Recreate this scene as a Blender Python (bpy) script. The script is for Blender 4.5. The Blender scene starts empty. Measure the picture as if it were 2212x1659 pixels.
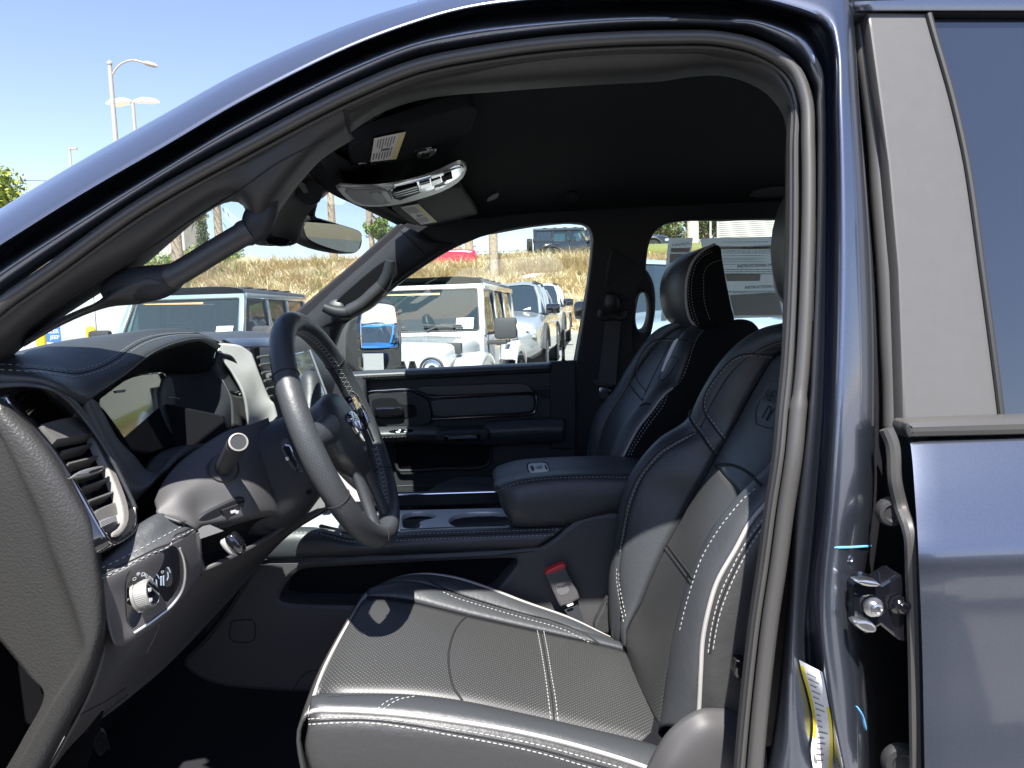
import bpy, bmesh, math, random
import numpy as np
from mathutils import Vector, Matrix
from mathutils.bvhtree import BVHTree
from mathutils.geometry import tessellate_polygon

random.seed(7)
RNG = np.random.default_rng(7)
scene = bpy.context.scene
COL = scene.collection

# ------------------------------------------------------------------ camera
EYE = 1.52
FPX, CU, CV = 1533.0, 1106.0, 829.5          # focal length and centre of a 2212 x 1659 picture
_y, _p, _r = (math.radians(a) for a in (1.2, 5.57, 1.7))
FWD = Vector((math.sin(_y) * math.cos(_p), math.cos(_y) * math.cos(_p), -math.sin(_p)))
_r0 = FWD.cross(Vector((0, 0, 1))).normalized()
_u0 = _r0.cross(FWD)
RGT = _r0 * math.cos(_r) - _u0 * math.sin(_r)
UPV = _u0 * math.cos(_r) + _r0 * math.sin(_r)
CAM = Vector((0, 0, EYE))
cam_data = bpy.data.cameras.new("camera")
cam_data.sensor_width = 36.0
cam_data.sensor_fit = 'HORIZONTAL'
cam_data.lens = 36.0 * FPX / 2212.0
cam_data.clip_start = 0.02
cam_data.clip_end = 2000
cam = bpy.data.objects.new("camera", cam_data)
COL.objects.link(cam)
cam.matrix_world = Matrix(((RGT.x, UPV.x, -FWD.x, CAM.x), (RGT.y, UPV.y, -FWD.y, CAM.y),
                           (RGT.z, UPV.z, -FWD.z, CAM.z), (0, 0, 0, 1)))
scene.camera = cam

# ------------------------------------------------------------------ light
SUN_FROM = Vector((-0.07, -1.0, 1.62)).normalized()
world = bpy.data.worlds.new("World")
scene.world = world
world.use_nodes = True
wn = world.node_tree.nodes
wl = world.node_tree.links
wn.clear()
sky = wn.new("ShaderNodeTexSky")
sky.sky_type = 'NISHITA'
sky.sun_disc = False
sky.sun_elevation = math.asin(SUN_FROM.z)
sky.sun_rotation = math.atan2(SUN_FROM.x, SUN_FROM.y)
sky.altitude = 50
sky.air_density = 1.0
sky.dust_density = 0.3
sky.ozone_density = 3.0
bg = wn.new("ShaderNodeBackground")
bg.inputs[1].default_value = 0.073
wo = wn.new("ShaderNodeOutputWorld")
tint = wn.new('ShaderNodeMix'); tint.data_type = 'RGBA'; tint.blend_type = 'MULTIPLY'
tint.inputs[0].default_value = 1.0
tint.inputs[7].default_value = (1.22, 1.03, 1.04, 1)
wl.new(sky.outputs[0], tint.inputs[6])
wl.new(tint.outputs[2], bg.inputs[0])
wl.new(bg.outputs[0], wo.inputs[0])
sun_d = bpy.data.lights.new("sun", 'SUN')
sun_d.energy = 4.5
sun_d.angle = math.radians(0.53)
sun_d.color = (1.0, 0.965, 0.905)
sun = bpy.data.objects.new("sun", sun_d)
COL.objects.link(sun)
sun.location = (0, -5, 12)
sun.rotation_euler = SUN_FROM.to_track_quat('Z', 'Y').to_euler()
scene.view_settings.view_transform = 'Standard'
scene.view_settings.look = 'None'
scene.view_settings.exposure = 1.85
scene.view_settings.gamma = 1.0
scene.view_settings.use_curve_mapping = False
scene.cycles.use_denoising = True
scene.cycles.max_bounces = 10
scene.cycles.transparent_max_bounces = 24
scene.cycles.caustics_reflective = False
scene.cycles.caustics_refractive = False
scene.cycles.sample_clamp_indirect = 6.0

# ------------------------------------------------------------------ pixel -> place
def ray(u, v):
    return FWD * FPX + RGT * (u - CU) - UPV * (v - CV)

def W(u, v, y):
    d = ray(u, v)
    return CAM + d * (y / d.y)

def WPL(u, v, o, n):
    d = ray(u, v)
    return CAM + d * ((Vector(o) - CAM).dot(n) / d.dot(n))

def WZ(u, v, z):
    return WPL(u, v, (0, 0, z), Vector((0, 0, 1)))

def proj(p):
    d = Vector(p) - CAM
    w = d.dot(FWD)
    return (CU + FPX * d.dot(RGT) / w, CV - FPX * d.dot(UPV) / w)

BELT = 1.34
def side(y0, lean):
    """surface of a truck side: upright below the belt, leaning inwards above it"""
    def f(u, v, off=0.0):
        p = W(u, v, y0 + off)
        if p.z > BELT:
            n = Vector((0, 1, -lean)).normalized()
            p = WPL(u, v, (0, y0 + off, BELT), n)
        return p
    return f
near = side(0.87, 0.17)
far = side(2.50, -0.22)
def nearf(off): return lambda u, v: near(u, v, off)
def farf(off): return lambda u, v: far(u, v, off)

CROPS = dict(A=(0, 0, .35), B=(663.6, 221.2, .3), C=(1161.3, 387.1, .275), D=(0, 663.6, .3), E=(497.7, 608.3, .3),
             F=(0, 1106, .3335), G=(663.6, 1106, .3335), H=(1437.8, 0, .35), I=(1023, 884.8, .3), J=(1548.4, 829.5, .3),
             K=(1548.4, 1161.3, .3), L=(221.2, 497.7, .225), M=(774.2, 470, .225), N=(1327.2, 470, .175),
             O=(718.9, 718.9, .25), P=(55.3, 829.5, .2), Q=(525.4, 636, .175), R=(525.4, 912.5, .175),
             S=(1327.2, 691.3, .2), T=(331.8, 1050.7, .15), U=(193.6, 1161.3, .15))
def c(k, pts):
    ox, oy, s = CROPS[k]
    return [(ox + p[0] * s, oy + p[1] * s) + tuple(p[2:]) for p in pts]

def L3(pts, surf=None):
    """pixels (u,v) on a surface, or (u,v,y), or Vectors -> Vectors"""
    out = []
    for p in pts:
        if isinstance(p, Vector): out.append(p)
        elif len(p) == 3: out.append(W(*p))
        elif callable(surf): out.append(surf(p[0], p[1]))
        else: out.append(W(p[0], p[1], surf))
    return out

# ------------------------------------------------------------------ curves
def hermite(P, n, t=None, closed=False):
    """smooth resampling of control points P (m,k) -> (n,k)"""
    P = np.asarray(P, float)
    if closed: P = np.vstack([P[-2:], P, P[:3]])
    m = len(P)
    if t is None:
        d = np.sqrt(np.maximum(np.linalg.norm(np.diff(P, axis=0), axis=1), 1e-9)) ** 1.6
        t = np.concatenate([[0], np.cumsum(d)])
    T = np.zeros_like(P)
    if m == 2:
        T[:] = (P[1] - P[0]) / (t[1] - t[0])
    else:
        h = np.diff(t)
        s = np.diff(P, axis=0) / h[:, None]
        T[1:-1] = (s[:-1] * h[1:, None] + s[1:] * h[:-1, None]) / (h[:-1] + h[1:])[:, None]
        T[0] = s[0]; T[-1] = s[-1]
    if closed: x = np.linspace(t[2], t[m - 3], n, endpoint=False)
    else: x = np.linspace(t[0], t[-1], n)
    i = np.clip(np.searchsorted(t, x, side='right') - 1, 0, m - 2)
    h = (t[i + 1] - t[i]); q = ((x - t[i]) / h)[:, None]
    h = h[:, None]
    return ((2 * q**3 - 3 * q**2 + 1) * P[i] + (q**3 - 2 * q**2 + q) * h * T[i]
            + (-2 * q**3 + 3 * q**2) * P[i + 1] + (q**3 - q**2) * h * T[i + 1])

def crv(pts, n, closed=False):
    return [Vector(p) for p in hermite([tuple(p) for p in pts], n, closed=closed)]

def even(pts, step):
    """re-space a polyline evenly"""
    P = np.array([tuple(p) for p in pts]); d = np.linalg.norm(np.diff(P, axis=0), axis=1)
    t = np.concatenate([[0], np.cumsum(d)]); n = max(2, int(t[-1] / step) + 1)
    x = np.linspace(0, t[-1], n)
    return [Vector(q) for q in np.stack([np.interp(x, t, P[:, k]) for k in range(P.shape[1])], 1)]

def chaikin(pts, it=2):
    P = [np.array(p, float) for p in pts]
    for _ in range(it):
        Q = []
        for a, b in zip(P, P[1:] + P[:1]): Q += [a * .75 + b * .25, a * .25 + b * .75]
        P = Q
    return [tuple(p) for p in P]

# ------------------------------------------------------------------ objects
ROOTS = {}
def thing(name, label, cat, loc=(0, 0, 0), rotz=0.0, group=None, scale=1.0):
    o = bpy.data.objects.new(name, None)
    COL.objects.link(o)
    o.location = loc; o.rotation_euler = (0, 0, rotz); o.scale = (scale,) * 3
    o.empty_display_size = .1
    o['label'] = label; o['category'] = cat
    if group: o['group'] = group
    return o

def tag(o, label, cat, group=None):
    o['label'] = label; o['category'] = cat
    if group: o['group'] = group
    return o

def obj(name, verts, faces, mat, parent=None, smooth=True, label=None, kind=None, mats=None, fmat=None, auto=35):
    me = bpy.data.meshes.new(name)
    me.from_pydata([tuple(v) for v in verts], [], [tuple(f) for f in faces])
    for m in (mats or [mat]): me.materials.append(m)
    if fmat is not None: me.polygons.foreach_set('material_index', fmat)
    me.polygons.foreach_set('use_smooth', [bool(smooth)] * len(me.polygons))
    if smooth and auto: me.set_sharp_from_angle(angle=math.radians(auto))
    me.update()
    o = bpy.data.objects.new(name, me)
    COL.objects.link(o)
    if parent is not None:
        o.parent = parent
        if parent in PINV: o.matrix_parent_inverse = PINV[parent]
    if label: o['label'] = label
    if kind: o['kind'] = kind
    return o
PINV = {}

def solid(o, t, off=1.0):
    m = o.modifiers.new('thickness', 'SOLIDIFY'); m.thickness = t; m.offset = off
    return o

class MB:
    """collects shapes for one mesh object"""
    def __init__(s): s.v = []; s.f = []; s.m = []; s.cur = 0
    def add(s, v, f):
        b = len(s.v); s.v += [tuple(p) for p in v]; s.f += [tuple(i + b for i in q) for q in f]; s.m += [s.cur] * len(f)
        return s
    def box(s, lo, hi, M=None):
        v = [Vector((x, y, z)) for z in (lo[2], hi[2]) for y in (lo[1], hi[1]) for x in (lo[0], hi[0])]
        if M is not None: v = [M @ p for p in v]
        return s.add(v, [(0, 2, 3, 1), (4, 5, 7, 6), (0, 1, 5, 4), (2, 6, 7, 3), (0, 4, 6, 2), (1, 3, 7, 5)])
    def rbox(s, lo, hi, r=.01, M=None):
        """box with chamfered edges"""
        bm = bmesh.new()
        bmesh.ops.create_cube(bm, size=1.0)
        for q in bm.verts: q.co = Vector(((lo[i] + hi[i]) / 2 + q.co[i] * (hi[i] - lo[i]) for i in range(3)))
        bmesh.ops.bevel(bm, geom=bm.edges[:], offset=r, segments=2, profile=.6, affect='EDGES')
        bm.verts.index_update()
        v = [(M @ q.co if M is not None else q.co.copy()) for q in bm.verts]; f = [[q.index for q in p.verts] for p in bm.faces]
        bm.free(); return s.add(v, f)
    def tube(s, path, r, seg=10, cap=True, closed=False, flat=None):
        """tube along Vectors; r number or list; flat=(normal list, ratio) squashes it"""
        n = len(path); R = r if hasattr(r, '__len__') else [r] * n
        V = []; prev = None
        for i, p in enumerate(path):
            a = path[(i - 1) % n] if (closed or i > 0) else path[i]
            b = path[(i + 1) % n] if (closed or i < n - 1) else path[i]
            t = (b - a).normalized() if (b - a).length > 1e-9 else Vector((1, 0, 0))
            if prev is None:
                k = Vector((0, 0, 1)) if abs(t.z) < .9 else Vector((1, 0, 0))
                x = (k - t * k.dot(t)).normalized()
            else:
                x = prev - t * prev.dot(t)
                x = x.normalized() if x.length > 1e-6 else t.orthogonal().normalized()
            prev = x; y = t.cross(x)
            for j in range(seg):
                g = 2 * math.pi * j / seg
                V.append(p + x * (R[i] * math.cos(g)) + y * (R[i] * math.sin(g)))
        F = []
        for i in range(n if closed else n - 1):
            k = (i + 1) % n
            for j in range(seg):
                F.append((i * seg + j, i * seg + (j + 1) % seg, k * seg + (j + 1) % seg, k * seg + j))
        if cap and not closed:
            F.append(tuple(range(seg))[::-1]); F.append(tuple((n - 1) * seg + j for j in range(seg)))
        return s.add(V, F)
    def lathe(s, prof, o, ax, seg=24, cap=True):
        """profile [(distance along axis, radius)]"""
        ax = Vector(ax).normalized(); x = ax.orthogonal().normalized(); y = ax.cross(x); o = Vector(o)
        V = [o + ax * d + (x * math.cos(2 * math.pi * j / seg) + y * math.sin(2 * math.pi * j / seg)) * r for d, r in prof for j in range(seg)]
        F = [(i * seg + j, i * seg + (j + 1) % seg, (i + 1) * seg + (j + 1) % seg, (i + 1) * seg + j) for i in range(len(prof) - 1) for j in range(seg)]
        if cap: F += [tuple(range(seg))[::-1], tuple((len(prof) - 1) * seg + j for j in range(seg))]
        return s.add(V, F)
    def plate(s, P, n, depth, bev=0.0, holes=(), bseg=2):
        """planar outline P (front side, normal n towards the viewer) with thickness and rounded front rim"""
        n = Vector(n).normalized(); P = [Vector(p) for p in P]
        x = n.orthogonal().normalized(); y = n.cross(x); o = P[0]
        def to2(p): d = p - o; return np.array((d.dot(x), d.dot(y)))
        def area(q): return .5 * sum(a[0] * b[1] - b[0] * a[1] for a, b in zip(q, q[1:] + q[:1]))
        def inset(q, d):
            m = len(q); out = []
            for i in range(m):
                e1 = q[i] - q[i - 1]; e2 = q[(i + 1) % m] - q[i]
                l1 = np.linalg.norm(e1) or 1e-9; l2 = np.linalg.norm(e2) or 1e-9
                n1 = np.array((-e1[1], e1[0])) / l1; n2 = np.array((-e2[1], e2[0])) / l2
                b = n1 + n2; k = np.dot(b, b)
                b = b * (2 / max(k, 1.0))
                out.append(q[i] + b * d)
            return out
        loops = []
        for k, lp in enumerate([P] + [[Vector(p) for p in h] for h in holes]):
            q = [to2(p) for p in lp]
            if (area(q) > 0) != (k == 0): q = q[::-1]
            loops.append(q)
        to3 = lambda q, h: [o + x * a[0] + y * a[1] + n * h for a in q]
        fronts = []; backs = []
        for q in loops:
            rings = [to3(q, -depth)]
            if bev > 0:
                for i in range(bseg + 1):
                    g = math.pi / 2 * i / bseg
                    rings.append(to3(inset(q, bev * (1 - math.cos(g))), -bev * (1 - math.sin(g))))
            else: rings.append(to3(q, 0))
            m = len(q); V = [p for r in rings for p in r]
            s.add(V, [(i * m + j, i * m + (j + 1) % m, (i + 1) * m + (j + 1) % m, (i + 1) * m + j) for i in range(len(rings) - 1) for j in range(m)])
            fronts.append(rings[-1]); backs.append(rings[0])
        for loop, flip in ((fronts, False), (backs, True)):
            tri = tessellate_polygon(loop); V = [p for q in loop for p in q]
            F = []
            for t in tri:
                a, b, d = (V[i] for i in t)
                up = (b - a).cross(d - a).dot(n) > 0
                F.append(t if up != flip else t[::-1])
            s.add(V, F)
        return s
    def grid(s, rows, closed_u=False):
        m = len(rows[0]); n = len(rows)
        V = [p for r in rows for p in r]
        mm = m if closed_u else m - 1
        return s.add(V, [(i * m + j, i * m + (j + 1) % m, (i + 1) * m + (j + 1) % m, (i + 1) * m + j) for i in range(n - 1) for j in range(mm)])
    def text(s, txt, o, x, y, size, depth=0.0, align='CENTER', lift=0.0005, font_scale=(1, 1), bold=.008):
        cu = bpy.data.curves.new('txt', 'FONT'); cu.body = txt; cu.size = 1.0; cu.align_x = align; cu.align_y = 'CENTER'
        cu.resolution_u = 2; cu.offset = bold
        ob = bpy.data.objects.new('txt', cu); me = bpy.data.meshes.new_from_object(ob)
        x = Vector(x).normalized(); y = Vector(y); y = (y - x * y.dot(x)).normalized(); n = x.cross(y)
        V = [Vector(o) + x * (q.co.x * size * font_scale[0]) + y * (q.co.y * size * font_scale[1]) + n * lift for q in me.vertices]
        s.add(V, [tuple(p.vertices) for p in me.polygons])
        bpy.data.objects.remove(ob); bpy.data.curves.remove(cu); bpy.data.meshes.remove(me)
        return s
    def build(s, name, mat, parent=None, smooth=True, label=None, kind=None, auto=35):
        if isinstance(mat, (list, tuple)): return obj(name, s.v, s.f, None, parent, smooth, label, kind, list(mat), s.m, auto)
        return obj(name, s.v, s.f, mat, parent, smooth, label, kind, auto=auto)

def surf_rows(rows, nu, nv):
    """smooth grid through control rows (each a list of Vectors, same count)"""
    P = np.array([[tuple(p) for p in r] for r in rows])          # (R, C, 3)
    def res(P, n):
        if P.shape[0] < 2: return P
        d = np.sqrt(np.linalg.norm(np.diff(P, axis=0), axis=2).mean(1) + 1e-9) ** 1.6
        t = np.concatenate([[0], np.cumsum(d)])
        return hermite(P.reshape(P.shape[0], -1), n, t).reshape((n,) + P.shape[1:])
    P = res(P, nv)
    P = res(P.transpose(1, 0, 2), nu).transpose(1, 0, 2)
    return [[Vector(p) for p in r] for r in P]

def facing(m):
    T = BVHTree.FromPolygons(m.v, m.f); k = 0
    for f in m.f[::max(1, len(m.f) // 160)]:
        p = sum((Vector(m.v[i]) for i in f), Vector()) / len(f); d = (p - CAM).normalized()
        h = T.ray_cast(CAM, d)
        if h[0] is not None: k += 1 if h[1].dot(d) < 0 else -1
    return m.f if k >= 0 else [q[::-1] for q in m.f]

def patch(name, rows, mat, parent, nu=24, nv=16, thick=0.006, flip=False, label=None, surf=None, auto=60, off=-1.0):
    R = surf_rows([L3(r, surf) for r in rows], nu, nv)
    m = MB(); m.grid(R)
    # face the camera side
    m.f = facing(m)
    o = m.build(name, mat, parent, auto=auto, label=label)
    if thick: solid(o, thick, off)
    return o

def plate(name, outline, surf, mat, parent, depth=.01, bev=.003, holes=(), n=(0, -1, 0), rnd=2, hrnd=2, label=None, auto=35, bseg=2):
    P = L3(chaikin(outline, rnd) if rnd else outline, surf)
    H = [L3(chaikin(h, hrnd) if hrnd else h, surf) for h in holes]
    if callable(surf) and n == (0, -1, 0):
        k = len(P) // 3
        n = (P[k] - P[0]).cross(P[2 * k] - P[0]).normalized()
        if n.dot(CAM - P[0]) < 0: n = -n
    return MB().plate(P, n, depth, bev, H, bseg).build(name, mat, parent, label=label, auto=auto)

def bvh(objs):
    if isinstance(objs, BVHTree): return objs
    V = []; F = []
    for o in (objs if isinstance(objs, (list, tuple)) else [objs]):
        b = len(V); V += [q.co.copy() for q in o.data.vertices]; F += [[i + b for i in p.vertices] for p in o.data.polygons]
    return BVHTree.FromPolygons(V, F)

def drape(px, objs, n=40, smooth_=True, lift=0.0):
    """pixels -> points and normals on already built surfaces"""
    T = objs if isinstance(objs, BVHTree) else bvh(objs)
    q = hermite([p[:2] for p in px], n) if smooth_ else np.array([p[:2] for p in px], float)
    pts = []; nrm = []
    for u, v in q:
        d = ray(u, v).normalized(); h = T.ray_cast(CAM, d)
        if h[0] is None:
            if not pts: continue
            dist = (pts[-1] - CAM).length; p = CAM + d * dist; nn = nrm[-1]
        else:
            p, nn = h[0], h[1]
            if nn.dot(d) > 0: nn = -nn
        pts.append(p + nn * lift); nrm.append(nn)
    return pts, nrm

def seam(px, objs, mat, parent, r=.0015, n=40, name='seam', seg=6, lift=0.0):
    p, _ = drape(px, objs, n, lift=lift)
    return MB().tube(p, r, seg).build(name, mat, parent)

def stitch(px_list, objs, mat, parent, ln=.0055, gap=.004, r=.0007, name='stitching', lift=.0008, n=60):
    """rows of separate thread stitches lying on a surface"""
    m = MB(); T = bvh(objs)
    for px in px_list:
        p, nn = drape(px, T, n, lift=lift)
        q = even(p, .001)
        k = 0; a = int(ln * 1000); g = int(gap * 1000)
        while k + a < len(q):
            m.tube([q[k], (q[k] + q[k + a]) / 2, q[k + a]], [r * .6, r, r * .6], 5)
            k += a + g
    if not m.v: return None
    return m.build(name, mat, parent, kind='stuff')

def dplate(name, px, objs, mat, parent, lift=.001, depth=.003, bev=0.0, rnd=1, holes=(), n=None, label=None, bseg=2):
    """plate laid on a built surface: outline pixels are dropped on it and levelled"""
    T = objs if isinstance(objs, BVHTree) else bvh(objs)
    P, _ = drape(px, T, len(px), smooth_=False)
    o = sum(P, Vector()) / len(P)
    if n is None:
        A = np.array([tuple(p - o) for p in P]); n = Vector(np.linalg.svd(A)[2][2])
        if n.dot(CAM - o) < 0: n = -n
    n = Vector(n).normalized()
    f = lambda u, v: WPL(u, v, o + n * lift, n)
    Q = L3(chaikin(px, rnd) if rnd else px, f); H = [L3(h, f) for h in holes]
    ob = MB().plate(Q, n, depth, bev, H, bseg).build(name, mat, parent, label=label)
    return ob

def dtext(name, txt, px, objs, mat, parent, size, ang=0.0, lift=.0015, sx=1.0):
    """print lying on a surface at a pixel; ang = reading direction in the picture, degrees"""
    T = objs if isinstance(objs, BVHTree) else bvh(objs)
    a = math.radians(ang)
    P, N = drape([px, (px[0] + 6 * math.cos(a), px[1] - 6 * math.sin(a)), (px[0] - 6 * math.sin(a), px[1] - 6 * math.cos(a))], T, 3, smooth_=False)
    return MB().text(txt, P[0], P[1] - P[0], P[2] - P[0], size, lift=lift, font_scale=(sx, 1)).build(name, mat, parent, smooth=False)

# ------------------------------------------------------------------ materials
def mat(name, col, rough=.5, metal=0.0, bump=None, spec=.5, coat=0.0, var=None, trans=None, coat_rough=.05, sheen=0.0):
    """bump=(scale, strength, distance[, 'noise'|'voronoi'|'wave']); var=(scale, colour2, amount)"""
    m = bpy.data.materials.new(name); m.use_nodes = True
    nt = m.node_tree; b = nt.nodes['Principled BSDF']
    b.inputs['Base Color'].default_value = (*col, 1)
    b.inputs['Roughness'].default_value = rough
    b.inputs['Metallic'].default_value = metal
    b.inputs['Specular IOR Level'].default_value = spec
    b.inputs['Coat Weight'].default_value = coat
    b.inputs['Coat Roughness'].default_value = coat_rough
    if sheen: b.inputs['Sheen Weight'].default_value = sheen
    tc = nt.nodes.new('ShaderNodeTexCoord')
    if var:
        n = nt.nodes.new('ShaderNodeTexNoise'); n.inputs['Scale'].default_value = var[0]; n.inputs['Detail'].default_value = 5
        nt.links.new(tc.outputs['Object'], n.inputs['Vector'])
        r = nt.nodes.new('ShaderNodeMapRange'); r.inputs[1].default_value = .35; r.inputs[2].default_value = .65
        r.inputs[4].default_value = var[2]
        nt.links.new(n.outputs['Fac'], r.inputs[0])
        x = nt.nodes.new('ShaderNodeMix'); x.data_type = 'RGBA'
        x.inputs[6].default_value = (*col, 1); x.inputs[7].default_value = (*var[1], 1)
        nt.links.new(r.outputs[0], x.inputs[0]); nt.links.new(x.outputs[2], b.inputs['Base Color'])
    if bump:
        kind = bump[3] if len(bump) > 3 else 'noise'
        if kind == 'voronoi':
            n = nt.nodes.new('ShaderNodeTexVoronoi'); n.feature = 'SMOOTH_F1'; out = n.outputs['Distance']
        elif kind == 'wave':
            n = nt.nodes.new('ShaderNodeTexWave'); out = n.outputs['Fac']
        else:
            n = nt.nodes.new('ShaderNodeTexNoise'); n.inputs['Detail'].default_value = 9 if kind == 'multi' else 3; n.inputs['Roughness'].default_value = .68 if kind == 'multi' else .5; out = n.outputs['Fac']
        n.inputs['Scale'].default_value = bump[0]
        nt.links.new(tc.outputs['Object'], n.inputs['Vector'])
        q = nt.nodes.new('ShaderNodeBump'); q.inputs['Strength'].default_value = bump[1]; q.inputs['Distance'].default_value = bump[2]
        nt.links.new(out, q.inputs['Height']); nt.links.new(q.outputs[0], b.inputs['Normal'])
    return m

def glass(name, tint=(.93, .97, .95), refl_rough=0.0, ior=1.45, mixin=None):
    """thin sheet of glass: lets light through, mirrors at grazing angles"""
    m = bpy.data.materials.new(name); m.use_nodes = True
    nt = m.node_tree; nt.nodes.clear()
    out = nt.nodes.new('ShaderNodeOutputMaterial')
    t = nt.nodes.new('ShaderNodeBsdfTransparent'); t.inputs[0].default_value = (*tint, 1)
    g = nt.nodes.new('ShaderNodeBsdfGlossy'); g.inputs['Roughness'].default_value = refl_rough
    g.inputs[0].default_value = (1, 1, 1, 1)
    lw = nt.nodes.new('ShaderNodeLayerWeight'); lw.inputs[0].default_value = .5
    pw = nt.nodes.new('ShaderNodeMath'); pw.operation = 'POWER'; pw.inputs[1].default_value = 5.0
    nt.links.new(lw.outputs['Facing'], pw.inputs[0])
    f = nt.nodes.new('ShaderNodeMath'); f.operation = 'MULTIPLY_ADD'; f.inputs[1].default_value = .90; f.inputs[2].default_value = .045
    nt.links.new(pw.outputs[0], f.inputs[0])
    x = nt.nodes.new('ShaderNodeMixShader')
    nt.links.new(f.outputs[0], x.inputs[0]); nt.links.new(t.outputs[0], x.inputs[1]); nt.links.new(g.outputs[0], x.inputs[2])
    last = x
    if mixin:                                                     # flat diffuse colour mixed in as haze and reflected sky
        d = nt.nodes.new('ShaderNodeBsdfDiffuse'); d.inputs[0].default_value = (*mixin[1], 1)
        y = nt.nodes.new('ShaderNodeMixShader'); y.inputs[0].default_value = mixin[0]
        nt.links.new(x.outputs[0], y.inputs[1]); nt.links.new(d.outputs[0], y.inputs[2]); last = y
    nt.links.new(last.outputs[0], out.inputs[0])
    return m

M = dict(
    paint=mat('navy_metallic_paint', (.118, .133, .175), .30, .9, (900, .04, .001), coat=1.0, var=(800, (.16, .18, .23), .6)),
    rubber=mat('weather_rubber', (.050, .0485, .047), .40, bump=(300, .05, .001), spec=.6),
    rubber_d=mat('dark_rubber', (.018, .018, .019), .55),
    applique=mat('matte_black_applique', (.080, .078, .077), .42, bump=(900, .06, .001), spec=.5, var=(60, (.088, .088, .088), .4)),
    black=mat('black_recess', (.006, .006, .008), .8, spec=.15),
    trim=mat('charcoal_trim', (.048, .047, .049), .55, bump=(700, .22, .0012)),
    dtrim=mat('dark_pillar_trim', (.024, .0235, .0245), .55, bump=(700, .2, .0012)),
    trim_soft=mat('soft_charcoal_trim', (.018, .0195, .023), .55, bump=(800, .15, .001), spec=.3),
    pebble=mat('pebbled_plastic', (.026, .0257, .025), .48, bump=(330, .28, .002, 'voronoi')),
    fabric=mat('headliner_fabric', (.0145, .016, .0185), .95, bump=(900, .3, .001), spec=.12),
    cloth=mat('black_seat_cloth', (.007, .0075, .009), .9, bump=(600, .2, .001), spec=.15),
    leather=mat('black_leather', (.035, .038, .042), .44, bump=(70, .32, .003, 'multi'), spec=.5),
    leather_side=mat('grained_leather', (.031, .031, .032), .42, bump=(55, .40, .004, 'multi'), spec=.5),
    piping=mat('grey_piping', (.30, .29, .285), .5),
    thread=mat('pale_thread', (.30, .30, .29), .7),
    dthread=mat('dark_thread', (.06, .06, .06), .7),
    groove=mat('seam_groove', (.006, .006, .008), .8),
    gloss=mat('piano_black', (.005, .005, .007), .05, coat=1.0),
    chrome=mat('chrome', (.82, .82, .84), .10, 1.0),
    satin=mat('satin_metal', (.50, .50, .49), .36, .85, (300, .05, .001)),
    dchrome=mat('dark_chrome', (.28, .27, .28), .18, 1.0),
    brushed=mat('brushed_aluminium', (.60, .59, .57), .36, .4, (260, .03, .001)),
    carpet=mat('black_carpet', (.022, .022, .025), 1.0, spec=.1, bump=(350, 1.0, .006)),
    white=mat('white_print', (.80, .80, .80), .6),
    paper=mat('white_paper', (.78, .78, .77), .7),
    yellow=mat('yellow_print', (.80, .66, .05), .6),
    cream=mat('cream_print', (.78, .68, .34), .6),
    ink=mat('grey_ink', (.16, .16, .17), .7),
    red=mat('red_plastic', (.62, .03, .03), .35),
    screen=mat('dark_screen', (.008, .010, .012), .03, coat=1.0),
    mirror=mat('mirror_glass', (.86, .88, .90), .0, 1.0),
    dmirror=mat('dimming_mirror', (.20, .22, .225), .01, 1.0),
    glass=glass('window_glass', (.90, .95, .93)),
    shield=glass('windshield_glass', (.86, .93, .92), mixin=(.035, (.75, .8, .8))),
    tint=mat('privacy_glass', (.010, .014, .022), .02, coat=1.0, spec=.8),
    bolt=mat('zinc_bolt', (.5, .5, .5), .3, 1.0),
)

# ================================================================== THE TRUCK: shell
TRUCK_AT = Vector((0.1, 1.69, 0.0))
truck = thing('pickup_truck', 'dark blue crew cab pickup truck seen through its open driver door opening', 'pickup truck', TRUCK_AT)
PINV[truck] = Matrix.Translation(-TRUCK_AT)
E_ = lambda: None

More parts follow.
